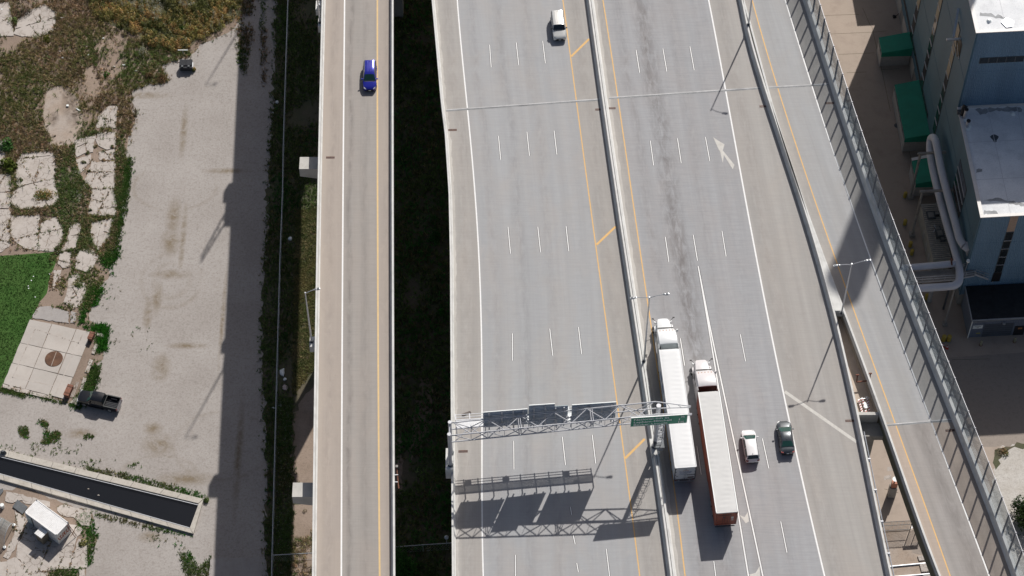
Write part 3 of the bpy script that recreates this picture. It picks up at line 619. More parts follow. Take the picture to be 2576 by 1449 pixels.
# sign boards on the far side, backs to the camera
def sp(u, v, o): # -> along gantry, height
    p = vert_plane(u, v, Vector((cL.x, cL.y, 0)) + gn * o, gn); return (p - Vector((cL.x, cL.y, 0))).dot(gd), p.z
def gpt(s, o, z): return Vector((cL.x, cL.y, 0)) + gd * s + gn * o + Vector((0, 0, z))
SO = HW + 0.42
def board(name, outline, o, th, m, parent=None):
    q = MB(); q.loft([[gpt(s, o, z) for s, z in outline], [gpt(s, o + th, z) for s, z in outline]])
    return q
def back_sign(outline, label):
    s0 = min(p[0] for p in outline); s1 = max(p[0] for p in outline); zb = min(p[1] for p in outline)
    t = thing("road_sign", label, "road sign", gpt((s0 + s1) / 2, SO, zb), group="large road signs on the gantry")
    board("panel", outline, SO, 0.05, None).build("panel", M['sign_back'], t)
    zt_ = max(p[1] for p in outline)
    k = 0
    z = zb + 0.2
    while z < zt_ - 0.1:
        e = [p for p in outline if p[1] > z]; a_, b_ = s0, max(p[0] for p in e)
        q = MB(); q.beam(gpt(a_ + 0.05, SO - 0.03, z), gpt(b_ - 0.05, SO - 0.03, z), 0.05, 0.05); q.build("stiffener", M['sign_back'], t); z += 0.38
    for f in (0.13, 0.42, 0.68, 0.90):
        s = s0 + (s1 - s0) * f; tt = min(zt_ - 0.05, max(p[1] for p in outline if p[0] >= s) - 0.1)
        q = MB(); q.beam(gpt(s, SO - 0.14, zb - 0.35), gpt(s, SO - 0.14, tt), 0.09, 0.16, up=gd); q.build("hanger", M['galv_paint'], t)
    q = MB(); oo = [(s, z) for s, z in outline]
    q.beam(gpt(s0, SO + 0.02, oo[-2][1] + 0.03), gpt(oo[-3][0] if len(oo) > 4 else s1, SO + 0.02, oo[-3][1] + 0.03), 0.1, 0.05); q.build("top_edge", M['sign_white'], t)
    board("face", [(s, z) for s, z in outline], SO + 0.052, 0.01, None).build("face", M['sign_green'], t)
sA, zA = sp(1215.3, 1037.7, SO); sB, zB = sp(1327, 1029, SO)
back_sign([(sB, zB - 3.55), (sB, zB), (sA, zA), (sA, zA - 3.55)][0:1] + [(sB, zB), (sA, zA), (sA, zA - 3.55)], "blank grey back of the leftmost large sign on the gantry")
sA, zA = sp(1330.5, 1020.2, SO); sB, zB = sp(1395.8, 1015.8, SO); sC, zC = sp(1429, 1020.3, SO); sC2 = sp(1396.2, 1022.5, SO)
back_sign([(sC, zC - 4.1), (sC, zC), (sB, sC2[1]), (sB, zB), (sA, zA), (sA, zA - 4.5)], "grey back of the middle large sign with a stepped top edge on the gantry")
sA, zA = sp(1438.7, 1019.2, SO); sB, zB = sp(1550.3, 1011.5, SO)
back_sign([(sB, zB - 3.9), (sB, zB), (sA, zA), (sA, zA - 3.9)], "blank grey back of the large sign nearest the median on the gantry")
# green sign facing the camera
GO = -HW - 0.42
ga, gb, gc2, gd2 = sp(1588, 1051.8, GO), sp(1730.4, 1042.4, GO), sp(1728, 1063.6, GO), sp(1585.7, 1073.8, GO)
t = thing("road_sign", "green exit list sign facing the camera reading National-6th St, Lapham-Mitchell, Becher-Lincoln", "road sign", gpt((ga[0] + gb[0]) / 2, GO, gd2[1]), group="large road signs on the gantry")
so = [(gd2[0], gd2[1]), (gb[0], gc2[1]), (gb[0], gb[1]), (gd2[0], ga[1])]
board("panel", so, GO, 0.05, None).build("panel", M['sign_white'], t)
ins = [(so[0][0] + .05, so[0][1] + .05), (so[1][0] - .05, so[1][1] + .05), (so[2][0] - .05, so[2][1] - .05), (so[3][0] + .05, so[3][1] - .05)]
board("face", ins, GO - 0.012, 0.01, None).build("face", M['sign_green'], t)
q = MB(); q.beam(gpt(so[3][0], GO + 0.02, so[3][1] + 0.03), gpt(so[2][0], GO + 0.02, so[2][1] + 0.03), 0.12, 0.05); q.build("top_edge", M['sign_white'], t)
def text_mesh(txt, size, extrude=0.004, bold=0.0, spacing=1.0):
    cu = bpy.data.curves.new("lettering", 'FONT'); cu.body = txt; cu.size = size; cu.extrude = extrude; cu.offset = bold; cu.space_character = spacing; cu.resolution_u = 3
    o = bpy.data.objects.new("lettering", cu); COL.objects.link(o); bpy.context.view_layer.update()
    me = bpy.data.meshes.new_from_object(o.evaluated_get(bpy.context.evaluated_depsgraph_get())); bpy.data.objects.remove(o); bpy.data.curves.remove(cu); return me
def put_text(txt, size, origin, xdir, updir, m, parent, width=None, bold=0.0, name="lettering"):
    me = text_mesh(txt, size, bold=bold)
    xs = [v.co.x for v in me.vertices]; x0, x1 = min(xs), max(xs)
    sx = (width / (x1 - x0)) if width else 1.0
    xd, ud = Vector(xdir).normalized(), Vector(updir).normalized(); nd_ = xd.cross(ud)
    org = ORG.get(parent.name, Vector((0, 0, 0)))
    for v in me.vertices: v.co = Vector(origin) - org + xd * (v.co.x - x0) * sx + ud * v.co.y + nd_ * v.co.z
    me.materials.append(m); o = bpy.data.objects.new(name, me); COL.objects.link(o); o.parent = parent; return o
s0, s1 = so[0][0], so[1][0]; zb, zt = so[0][1], so[3][1]; hz = (zt - zb) / 3.4; sw = s1 - s0
gup = (gd * (so[1][0] - so[0][0]) + Vector((0, 0, so[1][1] - so[0][1]))).normalized()
def gtxt(txt, f, row, wf):
    base = zb + 0.36 * hz + row * hz * 1.0 + (so[1][1] - so[0][1]) * f
    put_text(txt, hz * 0.92, gpt(s0 + sw * f, GO - 0.03, base), gup, (0, 0, 1), M['sign_white'], t, sw * wf, 0.012)
gtxt("National-6th St", 0.055, 2, 0.62); gtxt("Lapham-Mitchell", 0.055, 1, 0.665); gtxt("Becher-Lincoln", 0.055, 0, 0.595)
gtxt("½", 0.885, 2, 0.065); gtxt("1", 0.85, 1, 0.018); gtxt("1¼", 0.845, 0, 0.10)
# maintenance catwalk on the far side of the signs
cs0, cs1 = 0.9, sp(1545, 1015, SO)[0]
_za, _zb = sp(1215.3, 1037.7, SO)[1] - 3.55, sp(1550.3, 1011.5, SO)[1] - 3.9
CZ = lambda s: _za + (_zb - _za) * (s - cs0) / (cs1 - cs0) - 0.6
cw = thing("catwalk", "steel grating catwalk with folded out railing behind the large signs on the gantry", "catwalk", gpt((cs0 + cs1) / 2, SO + 1.0, CZ(cs0)))
for o_ in (SO + 0.60, SO + 1.65):
    q = MB(); q.beam(gpt(cs0, o_, CZ(cs0)), gpt(cs1, o_, CZ(cs1)), 0.10, 0.14); q.build("stringer", M['galv_paint'], cw)
for i in range(10):
    o_ = SO + 0.69 + i * 0.10; q = MB(); q.beam(gpt(cs0, o_, CZ(cs0) + 0.03), gpt(cs1, o_, CZ(cs1) + 0.03), 0.055, 0.03); q.build("grating_bar", M['galv'], cw)
for d_ in (0.4, 0.75):
    q = MB(); q.beam(gpt(cs0, SO + 1.65 + d_, CZ(cs0)), gpt(cs1, SO + 1.65 + d_, CZ(cs1)), 0.06, 0.06); q.build("rail", M['galv_paint'], cw)
for i in range(12):
    s = cs0 + (cs1 - cs0) * i / 11
    q = MB(); q.beam(gpt(s, SO + 1.65, CZ(s)), gpt(s, SO + 2.5, CZ(s) - 0.02), 0.10, 0.10); q.build("rail_post", M['galv_paint'], cw)
    q = MB(); q.beam(gpt(s, SO - 0.2, CZ(s) - 0.1), gpt(s, SO + 1.6, CZ(s) - 0.1), 0.11, 0.12); q.build("bracket", M['galv_paint'], cw)
    q = MB(); q.beam(gpt(s, SO - 0.26, CZ(s) - 0.15), gpt(s, SO - 0.26, CZ(s) + 1.8), 0.09, 0.12, up=gd); q.build("hanger", M['galv_paint'], cw)
for s in (cs0 + 4.0, cs0 + 8.6, cs1 - 3.0):
    q = MB(); q.box(gpt(s, SO + 2.05, CZ(s) + 0.1), (0.75, 0.6, 0.2), math.atan2(gd.y, gd.x)); q.build("light_box", M['steel_dark'], cw)
# caged ladder and cabinet on the median post
ld = thing("caged_ladder", "caged steel access ladder with platform on the median gantry post", "ladder", (PR.x, PR.y - 0.5, ZT))
for sx in (-0.28, 0.28):
    q = MB(); q.beam((PR.x + 0.45 + sx, PR.y - 0.45, ZT + 1.6), (PR.x + 0.45 + sx, PR.y - 0.45, ZT + 7.4), 0.06, 0.06); q.build("side_rail", M['galv'], ld)
for i in range(16):
    q = MB(); q.beam((PR.x + 0.17, PR.y - 0.45, ZT + 1.9 + i * 0.34), (PR.x + 0.73, PR.y - 0.45, ZT + 1.9 + i * 0.34), 0.035, 0.035); q.build("rung", M['galv'], ld)
for i in range(6):
    z = ZT + 2.6 + i * 0.85
    q = MB(); q.tube([(PR.x + 0.45 + 0.42 * math.cos(a), PR.y - 0.5 - 0.75 * abs(math.sin(a)), z) for a in np.linspace(0, math.pi, 9)], 0.03, 5); q.build("cage_hoop", M['galv'], ld)
q = MB(); q.box((PR.x + 0.5, PR.y - 0.55, ZT + 1.55), (1.5, 1.1, 0.06)); q.build("platform", M['steel_dark'], ld)
cbn = MB().box((PR.x + 0.55, PR.y - 0.75, ZT + 1.05), (0.75, 0.5, 0.75)); cbn.box((PR.x + 0.55, PR.y - 0.75, ZT + 1.45), (0.82, 0.56, 0.05))
props(cbn.build("control_cabinet", M['galv'], origin=(PR.x + 0.55, PR.y - 0.75, ZT + 0.7)), "pale blue grey control cabinet at the foot of the median gantry post", "cabinet")

# ------------------------------------------------------------------ vehicles (local: nose towards +y)
def ring(y, w, zb, zs, zt, crown=0.03):
    h = [(0, zb), (w * 0.80, zb), (w * 0.97, zb + 0.10), (w, zb + (zs - zb) * 0.55), (w * 0.975, zs), (w * 0.88, zt), (w * 0.45, zt + crown)]
    return [Vector((x, y, z)) for x, z in h] + [Vector((0, y, zt + crown * 1.2))] + [Vector((-x, y, z)) for x, z in reversed(h[1:])]
def wheel(t, x, y, r, w=0.22, rimm='rim'):
    q = MB(); q.cyl((x, y, r), r, w, 18, 'X'); wh = q.build("wheel", M['rubber'], t, smooth=40)
    s_ = 1 if x > 0 else -1
    q = MB(); q.cyl((x + s_ * (w / 2 + 0.005), y, r), r * 0.66, 0.02, 14, 'X'); q.cyl((x + s_ * (w / 2 + 0.02), y, r), r * 0.2, 0.02, 8, 'X')
    q.build("rim", M[rimm], wh)
def quadpatch(t, name, pts, m, lift=0.012):
    c = sum((Vector(p) for p in pts), Vector()) / len(pts); a, b, c_ = Vector(pts[0]), Vector(pts[1]), Vector(pts[2])
    n = (b - a).cross(c_ - a).normalized()
    if n.dot(c - Vector((0, c.y * 0.8, 0.3))) < 0: n = -n
    q = MB(); q.loft([[Vector(p) - n * 0.02 for p in pts], [Vector(p) + n * lift for p in pts]]); return q.build(name, m, t)
def car(label, loc, rz, paint, L=4.5, Wd=1.8, Ht=1.48, belt=0.95, hood=1.25, ws=0.75, roof_end=0.75, rw=0.55, deck_h=0.95, trunk=0.0, glass='glass', rear_glass='glass', boxy=0.0, rails=False, group=None, front_dark=False, cat="car"):
    t = thing("parked_car" if False else "car", label, cat, loc, rz, group=group, local=True)
    w = Wd / 2; F, B = L / 2, -L / 2
    cab_f = F - hood; cab_r = B + trunk
    fr = 0.66 + 0.24 * boxy
    st = [(F, w * fr * 0.9, 0.36, 0.56, 0.62 + 0.1 * boxy), (F - 0.10, w * (fr + 0.15 - 0.1 * boxy), 0.24, 0.64 + .08 * boxy, 0.72 + .1 * boxy), (F - 0.40, w * 0.97, 0.20, 0.74 + .06 * boxy, 0.83 + .06 * boxy), (F - hood * 0.75, w, 0.19, belt - 0.10, belt - 0.03), (cab_f, w, 0.19, belt - 0.04, belt + 0.03),
          (0, w, 0.19, belt - 0.02, belt + 0.03), (B + 0.9, w, 0.19, belt - 0.01, deck_h + 0.03), (B + 0.42, w * 0.98, 0.21, belt - 0.04, deck_h), (B + 0.12, w * 0.89, 0.27, belt - 0.12, deck_h - 0.05), (B, w * (0.70 + 0.1 * boxy), 0.36, belt - 0.25, deck_h - 0.16)]
    q = MB(); q.loft([ring(*s) for s in st]); q.build("body", paint, t, smooth=35)
    # greenhouse: shell and glass
    yw0, yw1 = cab_f + 0.08, cab_f - ws; yr1 = cab_r + 0.10; yr0 = B + trunk + rw
    wb, wt = w * 0.93, w * (0.74 + 0.08 * boxy)
    def gr(y, a, z):
        ww = wb + (wt - wb) * a; zz = belt + 0.02
        h = [(wb, zz), (ww, z - 0.05 * a), (ww * 0.86, z), (ww * 0.4, z + 0.025 * a)]
        return [Vector((x, y, zz_)) for x, zz_ in h] + [Vector((0, y, z + 0.03 * a))] + [Vector((-x, y, zz_)) for x, zz_ in reversed(h)]
    R_ = [gr(yw0, 0.02, belt + 0.04), gr(yw1, 1, Ht - 0.02), gr((yw1 + yr0) / 2, 1, Ht), gr(yr0, 1, Ht - 0.05), gr(yr1, 0.05, deck_h + 0.05)]
    q = MB(); q.loft(R_, cap=True); q.build("roof", paint, t, smooth=40)
    def lp(a, b, f): return a + (b - a) * f
    def pane(name, i, j, f0, f1, m, lift=0.015, sc=1.0):
        a, b = R_[i], R_[j]
        pts0 = [lp(a[k], b[k], f0) for k in range(1, 8)]; pts1 = [lp(a[k], b[k], f1) for k in range(1, 8)]
        n = (pts1[3] - pts0[3]).cross(Vector((1, 0, 0))); n.normalize()
        if n.z < 0: n = -n
        sh = lambda P: [Vector((p.x * sc, p.y, p.z)) + n * lift for p in P]
        q = MB(); q.loft([sh(pts0), sh(pts1)], closed=False); return q.build(name, m, t)
    pane("windshield", 0, 1, 0.06, 0.93, M[glass], sc=0.94); pane("rear_window", 4, 3, 0.12, 0.93, M[rear_glass], sc=0.9)
    for s_ in (1, -1):
        for (ya, yb) in ((yw1 + ws * 0.45, (yw1 + yr0) / 2 + 0.12), ((yw1 + yr0) / 2 - 0.0, yr0 - 0.05)):
            def px(y, zf):
                xt = wb + (wt - wb) * zf + 0.016; zz = belt + 0.05 + (Ht - belt - 0.12) * zf; return Vector((s_ * xt, y, zz))
            yt = min(ya, yw1 - 0.02)
            q = MB(); P = [px(ya, 0.04), px(yt, 0.9), px(yb, 0.9), px(yb, 0.04)]
            q.add(P + [p - Vector((s_ * 0.03, 0, 0)) for p in P], [(0, 1, 2, 3), (7, 6, 5, 4), (0, 4, 5, 1), (1, 5, 6, 2), (2, 6, 7, 3), (3, 7, 4, 0)])
            q.build("side_window", M['glass_dark'], t)
        q = MB(); q.box((s_ * (w + 0.10), cab_f - 0.25, belt + 0.08), (0.22, 0.12, 0.15)); q.box((s_ * (w - 0.02), cab_f - 0.22, belt + 0.04), (0.12, 0.06, 0.05)); q.build("mirror", paint if not front_dark else M['black'], t)
        q = MB(); q.loft([[Vector((s_ * x_, y_, z_)) for x_, y_, z_ in ((w * .48, F - .04, .64), (w * .76, F - .16, .68), (w * .86, F - .42, .74), (w * .62, F - .24, .76))], [Vector((s_ * x_, y_, z_)) for x_, y_, z_ in ((w * .48, F - .01, .70), (w * .78, F - .13, .755), (w * .88, F - .42, .82), (w * .62, F - .22, .82))]]); q.build("headlight", M['clear_lamp'], t)
        q = MB(); q.box((s_ * w * 0.74, B + 0.10, deck_h - 0.16), (w * 0.32, 0.2, 0.17), s_ * 0.30); q.build("tail_light", M['red_glass'], t)
        for y in (F - 0.86, B + 0.82): wheel(t, s_ * (w - 0.10), y, 0.33)
        q = MB(); q.beam((s_ * (w * 0.99), cab_f - 0.5, 0.36), (s_ * (w * 0.99), B + 1.2, 0.36), 0.05, 0.12); q.build("sill", M['black'], t)
        q = MB()
        for y in (F - 0.86, B + 0.82): q.tube([(s_ * (w - 0.005), y + 0.40 * math.cos(a), 0.33 + 0.40 * math.sin(a)) for a in np.linspace(0.1, math.pi - 0.1, 8)], 0.035, 5)
        q.build("wheel_arch", M['black'], t)
        if rails:
            q = MB(); q.tube([(s_ * wt * 0.95, yw1 - 0.15, Ht), (s_ * wt * 0.95, yw1 - 0.3, Ht + 0.06), (s_ * wt * 0.95, yr0 + 0.3, Ht + 0.06), (s_ * wt * 0.95, yr0 + 0.12, Ht)], 0.022, 5); q.build("roof_rail", M['chrome'], t)
            q = MB(); q.beam((s_ * wt * 0.45, yw1 - 0.35, Ht + 0.022), (s_ * wt * 0.45, yr0 + 0.2, Ht + 0.018), 0.07, 0.02); q.beam((s_ * wt * 0.17, yw1 - 0.35, Ht + 0.03), (s_ * wt * 0.17, yr0 + 0.2, Ht + 0.025), 0.07, 0.02); q.build("roof_rib", paint, t)
    q = MB(); q.box((0, F + 0.0, 0.52), (w * 1.0, 0.06, 0.17)); q.build("grille", M['black'], t)
    q = MB(); q.box((0, F + 0.035, 0.44), (0.31, 0.02, 0.15)); q.build("front_plate", M['sign_white'], t)
    q = MB(); q.box((0, B - 0.005, 0.62), (0.31, 0.03, 0.15)); q.build("rear_plate", M['sign_white'], t)
    q = MB(); q.box((0, B + 0.02, 0.40), (w * 1.55, 0.10, 0.12)); q.box((0, F - 0.0, 0.36), (w * 1.35, 0.10, 0.10)); q.build("bumper_trim", M['black'], t)
    q = MB(); q.box((0, yr0 + 0.15, Ht + 0.07), (0.03, 0.14, 0.08)); q.build("aerial_fin", M['black'], t)
    q = MB(); q.beam((-wb * 0.8, cab_f + 0.10, belt + 0.045), (wb * 0.8, cab_f + 0.10, belt + 0.045), 0.08, 0.012); q.build("wiper_cowl", M['black'], t)
    return t
def heading(a, b): return math.atan2(-(b.x - a.x), (b.y - a.y))   # rotation that turns +y onto a->b
P_white, P_grey, P_blue, P_silver, P_black = car_paint('white_car_paint', (0.70, 0.70, 0.71), 0.0, 0.3), car_paint('grey_car_paint', (0.085, 0.095, 0.105), 0.55), car_paint('blue_car_paint', (0.020, 0.026, 0.34), 0.25), car_paint('silver_car_paint', (0.62, 0.62, 0.60), 0.2, 0.3), car_paint('black_car_paint', (0.010, 0.011, 0.014), 0.3)
def ground_of(u, v, z): p = W(u, v, ZD + z); p.z = ZD + 0.004; return p
a, b = ground_of(1893.5, 1164.2, .4), ground_of(1880.8, 1082.6, .6); c = (a + b) / 2
car("white hatchback with dark rear window driving beside the dark grey sedan", c, heading(a, b), P_white, L=4.5, Ht=1.58, hood=1.05, ws=0.8, rw=0.45, deck_h=1.0, belt=1.0, rear_glass='glass_dark')
a, b = ground_of(1981.3, 1142, .4), ground_of(1970.3, 1060.9, .6); c = (a + b) / 2
car("dark grey sedan with green tinted glass in the lane by the right white line", c, heading(a, b), P_grey, L=4.6, Ht=1.45, hood=1.15, ws=0.85, rw=0.85, trunk=0.55, deck_h=1.0, belt=0.95)
a, b = ground_of(929.1, 149.3, 1.5), ground_of(929.1, 228, .4); c = (a + b) / 2 + Vector((0.05, 0.05, 0))
car("bright blue sport utility car with roof rails driving down the narrow left ramp", c, heading(a, b), P_blue, L=4.65, Wd=1.86, Ht=1.68, hood=1.2, ws=0.72, rw=0.35, deck_h=1.05, belt=1.03, rails=True, cat="suv")
a, b = ground_of(1401, 27.1, 1.65), ground_of(1407.7, 100, .4); c = (a + b) / 2 + Vector((0.02, 0.1, 0))
car("boxy silver white off-road vehicle with black windscreen by the yellow line", c, heading(a, b), P_silver, L=4.45, Wd=1.86, Ht=1.76, hood=1.25, ws=0.42, rw=0.22, deck_h=1.12, belt=1.08, boxy=1.0, rails=True, glass='glass_dark', rear_glass='glass_dark', front_dark=True, cat="suv")
car("dark car only its front showing at the bottom edge between the truck lanes", ground_of(1771, 1452, .6) + Vector((0.3, -2.35, 0)), heading(a, b) + math.pi, P_black, L=4.6, Ht=1.46, hood=1.15, trunk=0.5, rw=0.8)

def rough_roof(L, Wd, z, amp, m, t, seed, per=0.62):
    rg = np.random.default_rng(seed); nx, ny = 9, int(L / 0.16); V, F = [], []
    ph = np.cumsum(rg.uniform(0.6, 1.4, ny)) * 2 * math.pi * 0.16 / per
    for j in range(ny + 1):
        y = -L * j / ny
        for i in range(nx):
            x = -Wd / 2 + Wd * i / (nx - 1); e = min(1.0, (Wd / 2 - abs(x)) / 0.18) * min(1, min(j, ny - j) / 2)
            w_ = math.sin(ph[min(j, ny - 1)] + 0.5 * math.sin(i * 1.3 + seed)) * (0.5 + 0.5 * math.sin(i * 0.9 + j * 0.11))
            V.append((x, y - 0.01 if j else y, z + 0.05 * e * 0.5 + amp * w_ * e))
    for j in range(ny):
        for i in range(nx - 1): k = j * nx + i; F.append((k, k + nx, k + nx + 1, k + 1))
    q = MB(); q.add(V, F); return q.build("trailer_roof", m, t, smooth=60)
def semi(label, front_l, front_r, rear_r, rear_l, cab_m, back_m, side_m, roof_m, door_m, amp, seed, decal):
    pf = [W(*p, ZD + 4.1) for p in (front_l, front_r)]; pr = [W(*p, ZD + 4.1) for p in (rear_r, rear_l)]
    f, r = (pf[0] + pf[1]) / 2, (pr[0] + pr[1]) / 2; L = (f - r).length; rz = heading(r, f); Wd = 2.6
    t = thing("semi_truck", label, "truck", (f.x, f.y, ZD + 0.004), rz, group="semi trucks on the right carriageway", local=True)
    zb, zt = 1.15, 4.08
    q = MB()
    for s_ in (-1, 1): q.box((s_ * (Wd / 2 - 0.02), -L / 2, (zb + zt) / 2), (0.04, L, zt - zb))
    q.box((0, -0.02, (zb + zt) / 2), (Wd - 0.08, 0.04, zt - zb)); q.box((0, -L / 2, zb + 0.05), (Wd - 0.082, L - 0.1, 0.12))
    q.build("trailer_side", side_m, t)
    rough_roof(L, Wd - 0.04, zt, amp, roof_m, t, seed)
    for s_ in (-1, 1):
        q = MB(); q.beam((s_ * (Wd / 2 - 0.02), 0.02, zt), (s_ * (Wd / 2 - 0.02), -L, zt), 0.09, 0.10); q.build("roof_rail", roof_m if side_m is not M['orange'] else M['sign_white'], t)
        q = MB(); q.beam((s_ * (Wd / 2), -0.2, zb), (s_ * (Wd / 2), -L, zb), 0.05, 0.16); q.build("bottom_rail", M['galv'] if side_m is not M['orange'] else M['orange'], t)
        q = MB(); q.box((s_ * (Wd / 2 - 0.05), -7.2, 0.72), (0.04, 6.5, 0.7)); q.build("side_skirt", side_m, t)
        q = MB(); q.box((s_ * 0.8, -2.9, 0.65), (0.14, 0.14, 1.1)); q.build("landing_leg", M['steel_dark'], t)
    q = MB(); q.beam((-Wd / 2, -L - 0.01, zt - 0.03), (Wd / 2, -L - 0.01, zt - 0.03), 0.12, 0.16); q.build("rear_header", roof_m, t)
    q = MB()
    for s_ in (-1, 1): q.box((s_ * (Wd / 2 - 0.05), -L - 0.01, (zb + zt) / 2), (0.1, 0.12, zt - zb))
    q.box((0, -L - 0.01, zb + 0.02), (Wd, 0.12, 0.22)); q.build("rear_frame", M['steel_dark'] if decal else M['orange'], t)
    for s_ in (-1, 1):
        q = MB(); q.box((s_ * 0.6, -L - 0.03, (zb + zt) / 2 + 0.02), (1.17, 0.05, zt - zb - 0.36)); d_ = q.build("rear_door", door_m, t)
        for x in (0.18, 0.42) if not decal else (0.12,):
            q = MB(); q.tube([(s_ * x, -L - 0.08, zb + 0.15), (s_ * x, -L - 0.08, zt - 0.25)], 0.022, 6); q.build("lock_rod", M['galv'] if decal else M['maroon'], d_)
        q = MB()
        for k in range(4): q.box((s_ * 1.15, -L - 0.07, zb + 0.5 + k * 0.72), (0.14, 0.04, 0.08))
        q.build("hinge", M['steel_dark'], d_)
        q = MB(); q.box((s_ * 1.05, -L - 0.08, zb + 0.02), (0.2, 0.04, 0.1)); q.build("tail_light", M['red_glass'], t)
    q = MB(); q.box((0, -L + 0.02, 0.55), (2.4, 0.1, 0.12))
    for x in (-0.65, 0.65): q.box((x, -L + 0.05, 0.8), (0.1, 0.1, 0.6))
    q.build("underride_guard", M['galv'] if decal else M['steel_dark'], t)
    q = MB(); q.box((0, -L + 2.6, 0.85), (1.1, 4.2, 0.3)); q.box((0, 1.6, 0.85), (0.9, 8.6, 0.28)); q.build("chassis", M['steel_dark'], t)
    for y in (-L + 3.3, -L + 2.0, -1.9, -0.6):
        for s_ in (-1, 1): wheel(t, s_ * 0.98, y, 0.5, 0.56)
        q = MB(); q.cyl((0, y, 0.5), 0.09, 1.9, 8, 'X'); q.build("axle", M['steel_dark'], t)
    for s_ in (-1, 1): wheel(t, s_ * 1.02, 5.0, 0.5, 0.3, 'chrome')
    # tractor
    def cr(y, w, zb_, zt_):
        h = [(0, zb_), (w, zb_), (w, zt_ - 0.42), (w * 0.985, zt_ - 0.22), (w * 0.90, zt_ - 0.06), (w * 0.5, zt_)]
        return [Vector((x, y, z)) for x, z in h] + [Vector((0, y, zt_ + 0.03))] + [Vector((-x, y, z)) for x, z in reversed(h[1:])]
    q = MB(); q.loft([cr(*s) for s in ((0.95, 1.22, 0.85, 3.92), (1.2, 1.23, 0.85, 4.0), (1.9, 1.23, 0.85, 3.97), (2.6, 1.22, 0.85, 3.80), (3.2, 1.18, 0.85, 3.45), (3.7, 1.12, 0.85, 2.98), (3.85, 1.10, 0.85, 2.82), (4.35, 1.02, 0.9, 1.98))]); q.build("cab", cab_m, t, smooth=35)
    q = MB(); q.loft([cr(*s) for s in ((4.2, 0.98, 0.8, 1.96), (4.9, 0.92, 0.8, 1.86), (5.6, 0.84, 0.8, 1.72), (6.1, 0.74, 0.75, 1.55), (6.3, 0.62, 0.7, 1.35))]); q.build("hood", cab_m, t, smooth=40)
    q = MB(); q.add([(-0.98, 3.9, 2.76), (0.98, 3.9, 2.76), (0.92, 4.33, 2.06), (-0.92, 4.33, 2.06), (-0.55, 3.97, 2.83), (0.55, 3.97, 2.83), (0.5, 4.42, 2.07), (-0.5, 4.42, 2.07)], [(4, 5, 6, 7), (0, 4, 7, 3), (5, 1, 2, 6)]); q.build("windshield", M['glass_dark'], t)
    q = MB(); q.beam((-0.98, 3.93, 2.88), (0.98, 3.93, 2.88), 0.14, 0.08); q.build("sun_visor", M['black'], t)
    for s_ in (-1, 1):
        rg = []
        for a in np.linspace(0, math.pi, 9):
            yy, zz = 5.0 + 0.78 * math.cos(a), 0.45 + 0.82 * math.sin(a)
            rg.append([Vector((s_ * 0.78, yy, zz)), Vector((s_ * 1.2, yy, zz - 0.04)), Vector((s_ * 1.2, yy, zz - 0.12)), Vector((s_ * 0.78, yy, zz - 0.1))])
        q = MB(); q.loft(rg); q.build("fender", cab_m, t, smooth=40)
        q = MB(); q.box((s_ * 0.98, 5.9, 1.22), (0.24, 0.3, 0.22), -s_ * 0.4); q.build("headlight", M['clear_lamp'], t)
        q = MB(); q.box((s_ * 1.225, 3.35, 2.25), (0.03, 0.75, 0.62)); q.build("side_window", M['glass_dark'], t)
        q = MB(); q.box((s_ * 1.23, 2.0, 2.55), (0.03, 0.5, 0.4)); q.build("sleeper_window", M['glass_dark'], t)
        q = MB(); q.beam((s_ * 1.1, 3.75, 2.2), (s_ * 1.5, 3.85, 2.25), 0.05, 0.05); q.box((s_ * 1.5, 3.85, 2.2), (0.22, 0.12, 0.55), s_ * 0.2); q.build("mirror", M['black'] if s_ < 0 else cab_m, t)
        q = MB(); q.beam((s_ * 0.85, 5.75, 1.55), (s_ * 1.28, 5.95, 1.95), 0.04, 0.04); q.box((s_ * 1.32, 5.97, 1.98), (0.26, 0.12, 0.14)); q.build("hood_mirror", M['black'], t)
        q = MB(); q.box((s_ * 1.21, 0.72, 2.35), (0.05, 0.5, 2.9)); q.build("side_extender", cab_m, t)
        q = MB(); q.cyl((s_ * 0.98, 2.3, 0.72), 0.32, 1.6, 12, 'Y'); q.build("fuel_tank", M['chrome'], t, smooth=40)
        q = MB(); q.box((s_ * 1.15, 3.5, 0.7), (0.2, 0.8, 0.5)); q.build("step", cab_m, t)
    q = MB(); q.box((0, 0.935, 2.3), (2.34, 0.03, 2.9)); q.build("cab_back_wall", back_m, t)
    q = MB(); q.box((0, 0.80, 1.55), (0.7, 0.2, 0.6)); q.tube([(-0.3, 0.8, 1.9), (-0.3, 0.3, 1.7), (-0.25, 0.05, 1.9)], 0.03, 5); q.tube([(0.3, 0.8, 1.9), (0.3, 0.3, 1.75), (0.25, 0.05, 1.95)], 0.03, 5); q.build("air_lines", M['black'], t)
    q = MB(); q.cyl((-1.05, 0.75, 2.2), 0.09, 2.6, 10); q.build("exhaust_stack", M['steel_dark'], t)
    q = MB(); q.box((0, 6.33, 0.62), (2.1, 0.22, 0.36)); q.build("bumper", M['chrome'], t)
    q = MB(); q.box((0, 6.27, 1.05), (1.05, 0.12, 0.5)); q.build("grille", M['chrome'], t)
    q = MB()
    for s_ in (-0.8, -0.4, 0, 0.4, 0.8): q.box((s_, 3.15, 3.52 - abs(s_) * 0.05), (0.12, 0.1, 0.06))
    q.build("roof_marker_lamp", M['decal_yellow'], t)
    return t, L, zb, zt
t1, L1, zb, zt = semi("white semi truck with plain white trailer next to the median barrier", (1658, 879.7), (1710.6, 876.5), (1753.6, 1173.7), (1697, 1176.6), M['truck_white'], mat('pale_cab_back', (0.48, 0.53, 0.54), 0.5, var=0.08), M['trailer_white'], M['trailer_white'], M['trailer_white'], 0.006, 3, True)
yb = -L1 - 0.064
